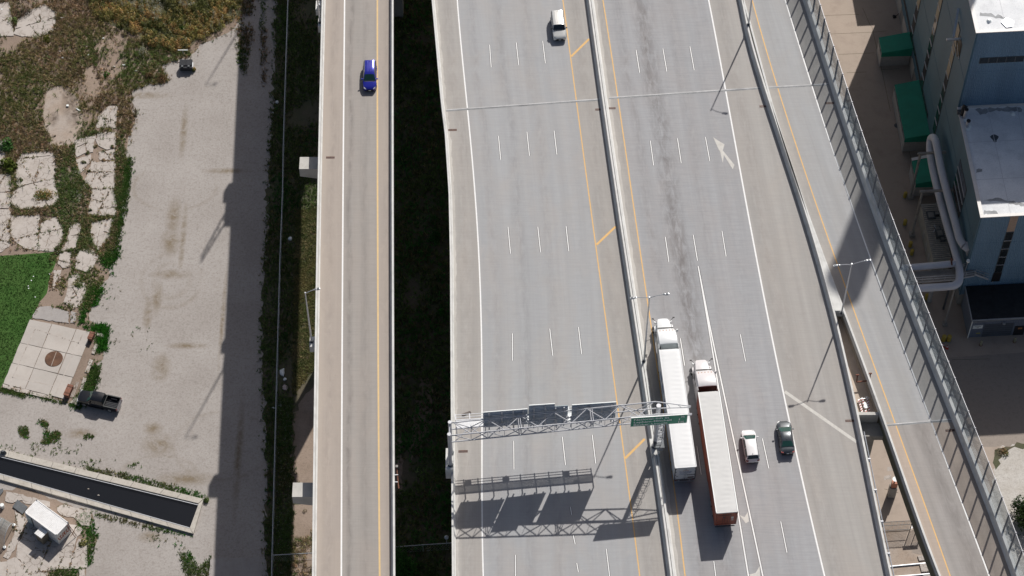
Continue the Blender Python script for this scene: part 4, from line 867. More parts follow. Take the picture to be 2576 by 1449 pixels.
for txt, size, x, z, w_, m in (("Save money.", 0.26, -0.72, 3.02, 1.55, 'decal'), ("Live better.", 0.26, -0.66, 2.72, 1.4, 'decal'), ("on the road for you", 0.12, -0.5, 2.48, 1.1, 'decal')):
    if txt.startswith("on"): continue
    put_text(txt, size, (x, yb, z), (1, 0, 0), (0, 0, 1), M[m], t1, w_, 0.006)
q = MB()
for k in (-1, 0, 1):
    a = math.pi / 2 + k * 1.1; c = Vector((0.05 + 0.27 * math.cos(a), yb, 3.32 + 0.16 * math.sin(a) * (1 if k == 0 else 0.2)))
    q.box(c, (0.22, 0.012, 0.06), 0, 0, -(a if k == 0 else k * 0.35))
q.build("spark_emblem", M['decal_yellow'], t1)
for (x, z, sx, sz, m) in ((-0.95, 2.05, 0.25, 0.09, 'decal_dark'), (0.72, 2.28, 0.95, 0.13, 'decal_dark'), (0.72, 1.66, 0.75, 0.3, 'maroon'), (0.1, 1.55, 0.7, 0.06, 'decal_dark'), (-0.2, 2.46, 1.0, 0.05, 'decal'), (0.05, 2.25, 0.2, 0.06, 'decal')):
    q = MB(); q.box((x, yb - 0.002, z), (sx, 0.012, sz)); q.build("print_panel", M[m], t1)
for y in (-4.8, -7.0, -9.2, -3.0):
    q = MB(); q.box((-1.312, y, 2.6), (0.012, 1.2, 0.9)); q.build("print_panel", M['decal'], t1)
t2, L2, zb, zt = semi("white cabbed semi truck with rusty orange trailer and white tarpaulin roof", (1755.5, 987.4), (1809.8, 982.7), (1857.3, 1286.3), (1801.3, 1290.6), mat('cream_truck_paint', (0.62, 0.60, 0.61), 0.35, var=0.03, coat=0.3), M['maroon'], M['orange'], mat('white_tarpaulin', (0.60, 0.60, 0.59), 0.75, var=0.05, scale=0.6), M['orange'], 0.013, 8, False)
for (x, z, sx, sz, m) in ((-0.32, 2.9, 0.22, 0.32, 'decal_dark'), (0.72, 2.75, 0.3, 0.5, 'worn_paint'), (0.75, 2.2, 0.25, 0.2, 'worn_paint'), (-0.2, 3.45, 1.6, 0.14, 'maroon')):
    q = MB(); q.box((x, -L2 - 0.065, z), (sx, 0.012, sz)); q.build("print_panel", M[m], t2)

# pickup on the gravel
a, b = W(296, 1017, 0.9), W(202, 996, 0.9); a.z = b.z = 0.0; c = (a + b) / 2; rz = heading(a, b)
t = thing("pickup_truck", "black crew cab pickup truck with open bed parked on the gravel", "pickup truck", (c.x, c.y, 0.01), rz, local=True)
q = MB(); q.loft([ring(*s) for s in ((2.95, 0.80, 0.45, 0.85, 1.0), (2.85, 0.93, 0.35, 0.98, 1.10), (2.4, 0.98, 0.32, 1.05, 1.17), (1.5, 1.0, 0.32, 1.10, 1.22), (0.5, 1.0, 0.32, 1.12, 1.2), (-0.95, 1.0, 0.32, 1.12, 1.2))]); q.build("body", P_black, t, smooth=35)
q = MB()
for s_ in (-1, 1): q.box((s_ * 0.93, -1.98, 0.84), (0.14, 1.95, 0.76)); q.box((s_ * 0.70, -2.05, 0.86), (0.32, 0.9, 0.26))
q.box((0, -1.0, 0.84), (1.74, 0.08, 0.76)); q.box((0, -1.98, 0.62), (1.74, 1.9, 0.08)); q.build("bed", P_black, t)
q = MB()
for s_ in (-1, 1): q.box((s_ * 0.93, -1.98, 1.235), (0.15, 1.98, 0.035))
q.box((0, -0.99, 1.235), (1.72, 0.10, 0.035)); q.build("bed_rail_cap", mat('bed_cap_plastic', (0.045, 0.05, 0.05), 0.6), t)
for i in range(6):
    q = MB(); q.box((-0.6 + i * 0.24, -1.98, 0.675), (0.09, 1.85, 0.03)); q.build("bed_rib", mat('bed_liner', (0.03, 0.034, 0.04), 0.5) if i == 0 else bpy.data.materials['bed_liner'], t)
q = MB(); q.box((0, -2.94, 0.86), (1.72, 0.08, 0.78)); q.build("tailgate", P_black, t)
def gr2(y, w, z): return [Vector((x, y, zz)) for x, zz in ((0.95, 1.18), (w, z - 0.06), (w * 0.85, z), (0, z + 0.04), (-w * 0.85, z), (-w, z - 0.06), (-0.95, 1.18))]
q = MB(); q.loft([gr2(1.55, 0.93, 1.24), gr2(0.85, 0.76, 1.90), gr2(0.0, 0.78, 1.95), (gr2(-0.75, 0.76, 1.92)), gr2(-0.97, 0.84, 1.25)]); q.build("cab_roof", P_black, t, smooth=35)
q = MB(); q.add([(-0.86, 1.50, 1.31), (0.86, 1.50, 1.31), (0.68, 0.93, 1.87), (-0.68, 0.93, 1.87)], [(0, 1, 2, 3)]); q.build("windshield", M['glass'], t)
q = MB(); q.add([(-0.72, -0.98, 1.32), (0.72, -0.98, 1.32), (0.62, -0.81, 1.84), (-0.62, -0.81, 1.84)], [(3, 2, 1, 0)]); q.build("rear_window", M['glass_dark'], t)
for s_ in (-1, 1):
    for y0, y1 in ((0.98, 0.25), (0.15, -0.7)):
        q = MB(); P = [Vector((s_ * x, y, z)) for x, y, z in ((0.955, y0, 1.24), (0.955, y1, 1.24), (0.80, y1, 1.82), (0.80, min(y0, 0.72), 1.82))]; q.add(P, [(0, 1, 2, 3)]); q.build("side_window", M['glass_dark'], t)
    q = MB(); q.box((s_ * 1.14, 0.98, 1.32), (0.26, 0.14, 0.22)); q.build("mirror", M['black'], t)
    q = MB(); q.box((s_ * 0.78, 2.86, 0.98), (0.32, 0.14, 0.2), -s_ * 0.25); q.build("headlight", M['clear_lamp'], t)
    q = MB(); q.box((s_ * 0.93, -2.93, 1.0), (0.16, 0.14, 0.36)); q.build("tail_light", M['red_glass'], t)
    for y in (1.95, -1.85): wheel(t, s_ * 0.90, y, 0.41, 0.26)
    q = MB(); q.beam((s_ * 0.99, 1.3, 0.38), (s_ * 0.99, -1.0, 0.38), 0.16, 0.06); q.build("running_board", M['black'], t)
q = MB(); q.box((0, 2.95, 0.55), (1.85, 0.16, 0.22)); q.build("front_bumper", M['chrome'], t)
q = MB(); q.box((0, 2.94, 0.88), (1.1, 0.08, 0.3)); q.build("grille", M['chrome'], t)
q = MB(); q.box((0, -3.05, 0.55), (1.85, 0.2, 0.18)); q.build("rear_bumper", M['chrome'], t)
# ------------------------------------------------------------------ ground
def ragged(P, step=1.0, amp=0.3, seed=0):
    rg = np.random.default_rng(seed); out = []; n = len(P)
    for i in range(n):
        a, b = Vector(P[i][:2]).to_3d(), Vector(P[(i + 1) % n][:2]).to_3d(); L = (b - a).length; k = max(1, int(L / step)); d = (b - a).normalized() if L else Vector((1, 0, 0)); nn = Vector((-d.y, d.x, 0))
        for j in range(k): out.append(a + (b - a) * j / k + nn * float(rg.normal(0, amp)) + d * float(rg.normal(0, amp * 0.4)))
    return out
def sheet(name, P, z, m, label, parent=None, kind="structure"):
    q = MB(); q.add([Vector((p[0], p[1], z)) for p in P], [tuple(range(len(P)))])
    o = q.build(name, m, parent)
    if kind: o["kind"] = kind
    o["label"] = label; return o
def ground_mat(name, c1, c2, speck=(0.2, 0.17, 0.15), sp_amt=0.5, s1=0.12, s2=1.6, stains=(), stain_col=(0.24, 0.2, 0.15), bump=0.4, extra=None, s3=5.0, rings=(), cracks=0.0):
    m, nt, b = new_mat(name); v = pos_vec(nt)
    big, mid, fine = noise_n(nt, v, s1, 6, 0.6), noise_n(nt, v, s2, 6, 0.65), noise_n(nt, v, s3, 5, 0.75)
    c = mix_n(nt, ramp_n(nt, big, 0.35, 0.65), c1, c2)
    c = mix_n(nt, ramp_n(nt, mid, 0.50, 0.72, 0, 0.35), c, speck)
    if stains:
        acc = None
        for (u, v_, rx, ry) in stains:
            p = W(u, v_, 0); sub = nt.nodes.new("ShaderNodeVectorMath"); sub.operation = 'SUBTRACT'; nt.links.new(v, sub.inputs[0]); sub.inputs[1].default_value = p
            ln = nt.nodes.new("ShaderNodeVectorMath"); ln.operation = 'LENGTH'; nt.links.new(scale_vec(nt, sub.outputs[0], (17.6 / rx, 14.6 / ry, 0)), ln.inputs[0])
            g = ramp_n(nt, ln.outputs["Value"], 0.2, 1.25, 1.0, 0.0)
            acc = g if acc is None else math_n(nt, 'MAXIMUM', acc, g)
        tx = noise_n(nt, v, 0.8, 8, 0.7, 0.8)
        for (u, v_, rx, ry, w) in rings:
            p = W(u, v_, 0); sub = nt.nodes.new("ShaderNodeVectorMath"); sub.operation = 'SUBTRACT'; nt.links.new(v, sub.inputs[0]); sub.inputs[1].default_value = p
            ln = nt.nodes.new("ShaderNodeVectorMath"); ln.operation = 'LENGTH'; nt.links.new(scale_vec(nt, sub.outputs[0], (17.6 / rx, 14.6 / ry, 0)), ln.inputs[0])
            d = math_n(nt, 'ABSOLUTE', math_n(nt, 'SUBTRACT', ln.outputs["Value"], 1.0))
            acc = math_n(nt, 'MAXIMUM', acc, math_n(nt, 'MULTIPLY', ramp_n(nt, d, 0.0, w, 0.5, 0.0), ramp_n(nt, noise_n(nt, v, 0.12, 3), 0.42, 0.6)))
        c = mix_n(nt, math_n(nt, 'MULTIPLY', acc, ramp_n(nt, tx, 0.30, 0.58, 0, 0.95)), c, stain_col)
    c = mix_n(nt, ramp_n(nt, fine, 0.52, 0.66, 0, sp_amt), c, speck)
    c = mix_n(nt, ramp_n(nt, fine, 0.46, 0.33, 0, sp_amt * 0.6), c, [min(1, x * 1.25) for x in c1])
    if extra: c = extra(nt, v, c)
    if cracks:
        vo = nt.nodes.new("ShaderNodeTexVoronoi"); vo.feature = 'DISTANCE_TO_EDGE'; vo.inputs["Scale"].default_value = 0.9
        wv = nt.nodes.new("ShaderNodeVectorMath"); wv.operation = 'ADD'; nz = nt.nodes.new("ShaderNodeTexNoise"); nz.inputs["Scale"].default_value = 1.2; nz.inputs["Detail"].default_value = 6; nt.links.new(v, nz.inputs["Vector"])
        nt.links.new(v, wv.inputs[0]); nt.links.new(nz.outputs["Color"], wv.inputs[1]); nt.links.new(wv.outputs[0], vo.inputs["Vector"])
        k = math_n(nt, 'MULTIPLY', ramp_n(nt, vo.outputs["Distance"], 0.012, 0.035, cracks, 0.0), ramp_n(nt, big, 0.42, 0.55))
        c = mix_n(nt, k, c, (0.14, 0.11, 0.085))
        st = noise_n(nt, v, 0.55, 8, 0.7, 0.6); c = mix_n(nt, ramp_n(nt, st, 0.54, 0.68, 0, 0.5), c, (0.30, 0.255, 0.215))
    nt.links.new(c, b.inputs["Base Color"]); b.inputs["Roughness"].default_value = 0.95; b.inputs["Specular IOR Level"].default_value = 0.15
    bump_n(nt, b, fine, bump, 0.08); return m
gstains = [(437, 545, 20, 50), (430, 610, 26, 36), (462, 330, 10, 70), (405, 925, 24, 34), (385, 1078, 24, 16), (400, 1120, 42, 26), (470, 1205, 70, 16), (372, 790, 12, 40), (460, 600, 8, 90), (200, 1090, 40, 12), (370, 240, 60, 10), (570, 430, 60, 8), (380, 1350, 30, 14), (430, 690, 50, 12), (395, 750, 14, 40), (470, 870, 50, 8), (600, 1150, 10, 140), (560, 800, 6, 120)]
rings = [(432, 705, 46, 44, .22), (432, 705, 78, 70, .12), (440, 470, 110, 62, .09), (560, 1120, 120, 80, .08), (400, 1190, 90, 40, .14)]
M['gravel'] = ground_mat('gravel', (0.392, 0.366, 0.346), (0.335, 0.308, 0.288), (0.18, 0.155, 0.135), 0.5, stains=gstains, stain_col=(0.205, 0.165, 0.115), rings=rings, s3=3.6)
M['soil'] = ground_mat('dry_soil', (0.22, 0.17, 0.135), (0.31, 0.24, 0.195), (0.10, 0.085, 0.06), 0.5, s1=0.2)
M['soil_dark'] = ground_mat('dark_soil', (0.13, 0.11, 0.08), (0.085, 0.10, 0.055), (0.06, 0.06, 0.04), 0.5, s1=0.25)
M['sand'] = ground_mat('sandy_dirt', (0.36, 0.29, 0.235), (0.40, 0.35, 0.31), (0.13, 0.10, 0.085), 0.35, s1=0.3)
M['sand_damp'] = ground_mat('damp_sandy_dirt', (0.36, 0.29, 0.235), (0.40, 0.35, 0.31), (0.13, 0.10, 0.085), 0.35, s1=0.3, stains=[(176, 262, 22, 36), (188, 292, 20, 30), (168, 240, 12, 20), (135, 300, 14, 20)], stain_col=(0.085, 0.065, 0.05))
M['lawn'] = ground_mat('mown_lawn', (0.040, 0.10, 0.020), (0.065, 0.125, 0.032), (0.016, 0.05, 0.010), 0.5, s1=0.25, s2=1.2, bump=0.2, s3=4)
M['dirt_tan'] = ground_mat('bare_tan_dirt', (0.33, 0.26, 0.21), (0.27, 0.21, 0.165), (0.12, 0.095, 0.075), 0.4, s1=0.3)
M['stone_white'] = ground_mat('pale_stone_cover', (0.55, 0.53, 0.50), (0.47, 0.44, 0.40), (0.24, 0.21, 0.185), 0.5, s1=0.4)
M['yard'] = ground_mat('yard_concrete', (0.42, 0.35, 0.295), (0.38, 0.32, 0.27), (0.24, 0.19, 0.16), 0.15, s1=0.1, s2=0.5, bump=0.1)
M['yard_grey'] = ground_mat('yard_asphalt_shade', (0.30, 0.262, 0.23), (0.33, 0.285, 0.25), (0.15, 0.135, 0.12), 0.25, s1=0.1, bump=0.1)  # asphalt grey, also carrying the painted building shade on the apron
M['slab'] = ground_mat('broken_slab_concrete', (0.485, 0.445, 0.41), (0.425, 0.388, 0.358), (0.33, 0.28, 0.245), 0.2, s1=0.35, s2=0.9, bump=0.15, cracks=0.8)
M['slab_grey'] = ground_mat('grey_slab_concrete', (0.37, 0.35, 0.335), (0.33, 0.31, 0.30), (0.25, 0.22, 0.20), 0.2, s1=0.5, bump=0.1)
GR = bpy.data.meshes.new("gravel_ground")
q = MB().add([(-900, -500, 0), (900, -500, 0), (900, 1300, 0), (-900, 1300, 0)], [(0, 1, 2, 3)]); ground = struct(q, "gravel_ground", M['gravel'], "pale grey gravel lot with brown tyre stains")
edgeL = [(600, -120), (600, 55), (585, 78), (545, 95), (500, 112), (482, 140), (465, 148), (440, 145), (405, 165), (425, 205), (380, 205), (345, 215), (330, 230), (325, 262), (345, 288), (328, 330), (320, 370), (314, 420), (308, 480), (303, 520), (299, 560), (290, 610), (294, 640), (274, 662), (276, 690), (265, 700), (243, 742), (222, 790), (232, 812), (270, 822), (266, 858), (254, 900), (240, 945), (232, 985), (195, 1022), (150, 1010), (70, 992), (0, 980), (-160, 985)]
P = [Vector(p) for p in ragged(Wl(edgeL + [(-160, -120)]), 0.8, 0.22, 1)]
sheet("waste_ground", P, 0.004, M['soil'], "bare brown soil under weeds and broken slabs")
P = ragged(Wl([(-150, 1252), (60, 1228), (232, 1290), (226, 1340), (248, 1352), (222, 1400), (214, 1470), (-150, 1470)]), 0.8, 0.15, 2)
sheet("waste_ground", P, 0.004, M['soil'], "bare soil between the slabs around the white container")
verge = [(696, -120), (692, 60), (690, 200), (684, 300), (680, 400), (672, 500), (666, 650), (660, 750), (656, 850), (662, 950), (664, 1000), (670, 1100), (676, 1200), (666, 1300), (662, 1400), (664, 1560)]
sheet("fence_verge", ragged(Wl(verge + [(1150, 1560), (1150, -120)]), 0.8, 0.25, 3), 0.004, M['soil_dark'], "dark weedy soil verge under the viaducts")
sheet("bare_dirt", ragged(Wl([(740, 1040), (770, 990), (830, 930), (840, 1240), (735, 1215), (728, 1150)]), 0.6, 0.15, 6), 0.008, M['dirt_tan'], "sunlit bare tan dirt beside the ramp pier")
sheet("bare_dirt", ragged(Wl([(735, 1270), (830, 1260), (830, 1500), (730, 1500)]), 0.6, 0.15, 7), 0.008, M['dirt_tan'], "bare tan dirt below the ramp pier")
sheet("foot_path", ragged(Wl([(1060, 950), (1085, 950), (1090, 1050), (1070, 1120), (1045, 1130), (1030, 1160), (1040, 1060)]), 0.6, 0.2, 8), 0.008, M['soil'], "faint dirt path in the dark gap")
sheet("foot_path", ragged(Wl([(993, 1100), (1012, 1100), (1014, 1180), (1004, 1300), (992, 1340)]), 0.6, 0.15, 9), 0.008, M['soil'], "worn dirt path along the ramp in the dark gap")
sheet("mown_lawn", ragged(Wl([(-160, 650), (0, 644), (60, 640), (137, 634), (142, 660), (128, 690), (118, 740), (100, 760), (80, 800), (48, 880), (18, 950), (0, 980), (-160, 990)]), 0.7, 0.06, 10), 0.010, M['lawn'], "bright green mown lawn")
EDG0 = [Wl([(x * .2222, y * .2222) for x, y in [(530, 1010), (690, 970), (780, 1010), (880, 1100), (930, 1250), (930, 1420), (850, 1560), (860, 1640), (590, 1650), (500, 1480), (480, 1330)]]), Wl(edgeL[1:18])]
Z1 = lambda L: [(x * .2222, y * .2222) for x, y in L]
Z2 = lambda L: [(x * .2222, 322 + y * .2222) for x, y in L]
T4 = lambda L: [(x / 3, 483 + y / 3) for x, y in L]
Z7 = lambda L: [(x * .1481, 1234 + y * .1481) for x, y in L]
sheet("sandy_patch", ragged(Wl(Z1([(530, 1010), (690, 970), (780, 1010), (880, 1100), (930, 1250), (930, 1420), (850, 1560), (860, 1640), (590, 1650), (500, 1480), (480, 1330)])), 0.5, 0.12, 11), 0.008, M['sand_damp'], "sandy patch with a dark damp stain between weeds")
for L, sd in ((Z1([(950, 740), (1080, 730), (1090, 900), (1170, 960), (1140, 1100), (960, 1090), (930, 900)]), 12), (Z1([(720, 540), (770, 530), (800, 600), (760, 680), (710, 640)]), 13), (Z1([(1050, 380), (1280, 370), (1300, 560), (1200, 640), (1040, 560), (900, 520), (900, 410)]), 14), (Z1([(150, 1180), (380, 1090), (400, 1180), (300, 1240)]), 15)):
    EDG0.append(Wl(L)); sheet("sandy_patch", ragged(Wl(L), 0.5, 0.18, sd), 0.008, M['dirt_tan'], "small bare pinkish dirt patch among the weeds")
# ---- slabs: every broken piece is its own part
def cut(P, a, n):
    out = [[], []]
    for s_ in (0, 1):
        sg = 1 if s_ == 0 else -1
        for i in range(len(P)):
            p, q_ = P[i], P[(i + 1) % len(P)]; dp_, dq = (p - a).dot(n) * sg, (q_ - a).dot(n) * sg
            if dp_ >= 0: out[s_].append(p)
            if dp_ * dq < 0: out[s_].append(p + (q_ - p) * (dp_ / (dp_ - dq)))
    return out
def area(P): return abs(sum(P[i].x * P[(i + 1) % len(P)].y - P[(i + 1) % len(P)].x * P[i].y for i in range(len(P)))) / 2
def shrink(P, g):
    c = sum(P, Vector()) / len(P); return [c + (p - c) * max(0.3, 1 - g / max((p - c).length, 0.3)) for p in P]
SLABED = []
EDGED = []
def slab_piece(P, parent, m, th=0.09, seed=0, amp=0.05, name="slab", z0=0.0):
    SLABED.append(P)
    Q = ragged(P, 0.45, amp, seed); q = MB(); q.prism([(p.x, p.y) for p in Q], z0, z0 + th + 0.00031 * (seed % 131))
    return q.build(name, m, parent)
brk = sheet("broken_pavement", Wl([(0, 300), (2, 300), (2, 302), (0, 302)]), 0.005, M['soil'], "field of cracked pale concrete slabs with weeds in the joints")
def slabs(L, maxa, parent, m, seed, gap=0.05, amp=0.06, grow=1.05):
    P0 = Wl(L); c0 = sum(P0, Vector()) / len(P0); rg = random.Random(seed); st = [[c0 + (p - c0) * grow for p in P0]]; out = []
    while st:
        P = st.pop(); A = area(P)
        if A < maxa * rg.uniform(0.6, 1.8) or len(P) < 3: out.append(P); continue
        c = sum(P, Vector()) / len(P) + Vector((rg.uniform(-.25, .25), rg.uniform(-.25, .25), 0)) * math.sqrt(A)
        e = max(((P[(i + 1) % len(P)] - P[i]) for i in range(len(P))), key=lambda d: d.length).normalized()
        a_ = math.atan2(e.y, e.x) + rg.uniform(-0.5, 0.5); n = Vector((math.cos(a_), math.sin(a_), 0))
        for Q in cut(P, c, n):
            if len(Q) >= 3 and area(Q) > 0.05: st.append(Q)
            elif len(Q) >= 3: pass
    for i, P in enumerate(out): slab_piece(shrink(P, gap), parent, m, 0.07, seed * 31 + i, amp)
S_ = 100
for L, A in [(Z2([(190, 400), (255, 300), (480, 270), (615, 290), (640, 480), (600, 600), (660, 800), (600, 880), (230, 915), (140, 850), (140, 740), (210, 690), (190, 560)]), 18), (Z2([(130, 1000), (450, 990), (440, 1090), (420, 1380), (270, 1360), (120, 1230)]), 14), (Z2([(470, 1090), (560, 1040), (640, 1010), (720, 1150), (690, 1300), (600, 1390), (430, 1390)]), 8),
             (Z2([(1100, 60), (1310, 50), (1310, 230), (1215, 240), (1120, 200), (1090, 140)]), 4), (Z2([(850, 150), (960, 120), (1090, 90), (1060, 180), (1050, 280), (960, 290), (870, 330), (850, 290)]), 4), (Z2([(1120, 270), (1300, 240), (1290, 360), (1130, 370)]), 3), (Z2([(860, 370), (1030, 300), (1030, 380), (900, 520), (850, 540)]), 4),
             (Z2([(1040, 390), (1305, 385), (1300, 680), (1050, 690), (960, 620), (980, 560)]), 9), (Z2([(1045, 700), (1285, 690), (1320, 860), (1310, 990), (1210, 1000), (990, 980), (1030, 860)]), 7), (Z2([(1030, 1070), (1295, 1030), (1250, 1210), (1180, 1330), (1110, 1390), (1060, 1350), (1020, 1220)]), 5), (Z2([(870, 705), (960, 710), (900, 850), (865, 870)]), 3), (Z2([(800, 1110), (900, 1070), (920, 1130), (890, 1280), (860, 1360), (690, 1395), (760, 1280)]), 5),
             (Z2([(-300, 520), (120, 530), (130, 650), (120, 720), (-300, 730)]), 6), (Z2([(-300, 740), (125, 740), (130, 840), (90, 910), (-300, 930)]), 9), (Z2([(-300, 940), (100, 930), (120, 1010), (110, 1200), (100, 1330), (30, 1390), (-300, 1390)]), 12), (Z2([(-300, 100), (60, 140), (60, 430), (-300, 450)]), 12),
             (T4([(455, 460), (540, 455), (525, 560), (470, 575), (435, 540)]), 3), (T4([(600, 440), (690, 430), (745, 490), (700, 580), (650, 605), (575, 580), (580, 500)]), 6), (T4([(400, 590), (465, 590), (450, 650), (400, 740)]), 1.5), (T4([(520, 640), (590, 620), (640, 700), (650, 780), (600, 860), (550, 880), (480, 830), (510, 760)]), 4),
             (Z1([(330, 130), (500, 60), (560, 100), (640, 150), (600, 350), (420, 420), (200, 400), (160, 380), (220, 220)]), 8), (Z1([(-200, 60), (100, 30), (130, 190), (150, 400), (-200, 420)]), 14), (Z1([(1110, 1330), (1240, 1200), (1330, 1210), (1310, 1449), (1100, 1449)]), 6)]:
    S_ += 1; slabs(L, A, brk, M['slab'], S_, 0.05, 0.07)
for L in (T4([(250, 930), (290, 870), (380, 865), (515, 905), (515, 985), (420, 980), (250, 950)]), T4([(535, 900), (575, 915), (565, 985), (535, 990)])): S_ += 1; slabs(L, 8, brk, M['slab_grey'], S_)
brk2 = sheet("broken_pavement", Wl([(0, 1270), (2, 1270), (2, 1272), (0, 1272)]), 0.005, M['soil'], "cracked pale concrete apron around the white container")
for L, A in [(Z7([(120, 20), (385, 80), (380, 170), (300, 170), (220, 210), (95, 180)]), 3), (Z7([(400, 100), (540, 120), (520, 230), (420, 220), (380, 180)]), 3), (Z7([(560, 130), (830, 200), (840, 280), (640, 300), (540, 230)]), 3), (Z7([(990, 290), (1100, 250), (1340, 320), (1260, 450), (1090, 430), (980, 350)]), 4), (Z7([(1350, 330), (1540, 350), (1520, 600), (1390, 590), (1270, 460)]), 5),
             (Z7([(420, 760), (480, 560), (1000, 560), (1250, 620), (1110, 890), (970, 1300), (480, 1380), (400, 1200), (310, 1130), (340, 890)]), 16), (Z7([(250, 370), (450, 500), (380, 640), (300, 880), (150, 1130), (80, 1100), (240, 760), (280, 560)]), 6), (Z7([(1130, 900), (1310, 650), (1390, 680), (1290, 860), (1200, 1200), (1180, 1310), (1000, 1300)]), 5), (Z7([(1330, 850), (1470, 870), (1470, 1290), (1200, 1310), (1240, 1130)]), 5),
             (Z7([(140, 1200), (260, 1150), (400, 1260), (480, 1400), (480, 1500), (130, 1500)]), 6), (Z7([(-300, 1210), (90, 1220), (120, 1500), (-300, 1500)]), 6), (Z7([(1340, 1340), (1440, 1330), (1440, 1500), (1340, 1500)]), 3), (Z7([(520, 1400), (800, 1390), (820, 1500), (500, 1500)]), 4)]:
    S_ += 1; slabs(L, A, brk2, M['slab'], S_, 0.03, 0.06, 1.10)
# square pad with joints, round rusty lid, two rusty boxes
pad = sheet("concrete_pad", Wl([(75, 806), (228, 842), (160, 1006), (10, 968)]), 0.011, M['soil'], "square pale concrete pad with a round rusty lid")
cA, cB, cC, cD = W(75, 804), W(232, 836), W(162, 1005), W(8, 966)
def bil(s, t_): return (cA * (1 - s) + cB * s) * (1 - t_) + (cD * (1 - s) + cC * s) * t_
M['pad'] = ground_mat('pad_concrete', (0.49, 0.455, 0.42), (0.43, 0.40, 0.37), (0.36, 0.31, 0.27), 0.15, s1=0.3, s2=0.5, bump=0.05)
M['pad2'] = ground_mat('pad_concrete_grey', (0.46, 0.43, 0.40), (0.42, 0.39, 0.36), (0.34, 0.30, 0.27), 0.15, s1=0.3, s2=0.5, bump=0.05)
xs_, ys_ = (0, .36, .75, 1), (0, .37, .68, 1)
for i in range(3):
    for j in range(3):
        s0, s1, t0, t1 = xs_[i] + .004, xs_[i + 1] - .004, ys_[j] + .004, ys_[j + 1] - .004
        P = [bil(s0, t0), bil(s1, t0), bil(s1, t1), bil(s0, t1)]; q = MB(); q.prism([(p.x, p.y) for p in ragged(P, 0.8, 0.02, i * 3 + j)], 0.0, 0.12); q.build("slab", M['pad'] if (i + j) % 3 else M['pad2'], pad)
for (s0, t0), (s1, t1) in (((0.05, 0.12), (0.90, 0.20)), ((0.14, 0.14), (0.10, 0.95)), ((0.86, 0.35), (0.84, 0.95)), ((0.1, 0.88), (0.75, 0.86)), ((0.88, 0.06), (0.86, 0.25))):
    a, b = bil(s0, t0), bil(s1, t1); q = MB(); q.beam(a + Vector((0, 0, .121)), b + Vector((0, 0, .121)), 0.16, 0.006); q.build("pale_stripe", M['slab'], pad)
lc = W(136, 904); q = MB(); q.cyl((lc.x, lc.y, 0.14), 1.28, 0.06, 32); lid = props(q.build("manhole_lid", M['rust_plate'], origin=(lc.x, lc.y, 0.12)), "large round rusty brown steel lid in the middle of the concrete pad", "manhole lid")
q = MB(); q.beam((lc.x + 0.25, lc.y + 1.2, 0.172), (lc.x - 0.25, lc.y - 1.2, 0.172), 0.09, 0.01); q.build("lid_seam", M['sand'], lid)
for (u0, v0), (u1, v1), w_, h_, lab in (((233, 836), (225, 853), 0.62, 0.75, "small rusty red steel box at the upper right corner of the concrete pad"), ((178, 969), (166, 995), 0.75, 0.8, "long rusty steel box at the lower right corner of the concrete pad")):
    a, b = W(u0, v0, h_), W(u1, v1, h_); c = (a + b) / 2; L = (b - a).length; rz = math.atan2((b - a).y, (b - a).x)
    t = thing("steel_box", lab, "steel box", (c.x, c.y, 0.12), rz, group="rusty steel boxes on the pad", local=True)
    q = MB(); q.box((0, 0, h_ / 2), (L, w_, h_)); q.build("body", M['rust'], t)
    q = MB(); q.box((0, 0, h_ + 0.02), (L + 0.06, w_ + 0.06, 0.04)); q.build("lid", M['rust'], t)
    for k in (-0.3, 0.3):
        q = MB(); q.box((L * k, 0, h_ + 0.05), (0.08, w_ + 0.07, 0.03)); q.build("strap", M['rust_plate'], t)
a, b = W(192, 962), W(178, 1000); q = MB()
for k in range(3): q.beam(a + Vector((0.18 * k, 0, 0.12)), b + Vector((0.18 * k, 0, 0.12)), 0.09, 0.08)
props(q.build("plank_stack", M['slab'], origin=(a + b) / 2), "three pale planks lying beside the long rusty box", "planks")
for i, L in enumerate([[(7, 967), (35, 973), (33, 982), (8, 976)], [(38, 975), (75, 983), (72, 992), (36, 984)], [(78, 985), (130, 996), (128, 1004), (76, 994)], [(190, 1000), (206, 1003), (200, 1022), (176, 1014)], [(240, 866), (248, 868), (238, 892), (230, 890)], [(226, 905), (234, 908), (222, 940), (215, 936)], [(210, 950), (218, 952), (208, 985), (202, 980)], [(245, 838), (262, 842), (260, 850), (244, 846)]]):
    slab_piece(Wl(L), pad, M['slab'], 0.1, 500 + i, 0.05, "kerb_piece")
# ---- water basin
bo = [(-180, 1091), (0, 1134), (512, 1260), (486, 1345), (470, 1337), (0, 1219), (-180, 1176)]
kz = 0.35
bas = sheet("basin_water", Wl([(-180, 1104), (0, 1149), (501, 1267), (478, 1331), (0, 1217), (-180, 1172)], 0.08), 0.08, glass_mat('dark_water', (0.006, 0.007, 0.009), 0.04), "still black water in a long concrete basin")
def kerb(p0, p1, p2, p3, n, seed):                 # outer start/end, inner start/end
    rg = random.Random(seed)
    fr = [0] + sorted((i + rg.uniform(-.25, .25)) / n for i in range(1, n)) + [1]
    for i in range(n):
        f0, f1 = fr[i] + 0.0006, fr[i + 1] - 0.0006; o0, o1 = W(*p0), W(*p1); i0, i1 = W(*p2), W(*p3)
        P = [o0.lerp(o1, f0), o0.lerp(o1, f1), i0.lerp(i1, f1), i0.lerp(i1, f0)]
        q = MB(); q.prism([(p.x, p.y) for p in P], -0.2, kz + rg.uniform(-0.015, 0.015)); q.build("kerb_block", M['kerb'], bas)
M['kerb'] = ground_mat('kerb_concrete', (0.52, 0.49, 0.44), (0.45, 0.42, 0.375), (0.28, 0.25, 0.2), 0.3, s1=0.4, bump=0.2)
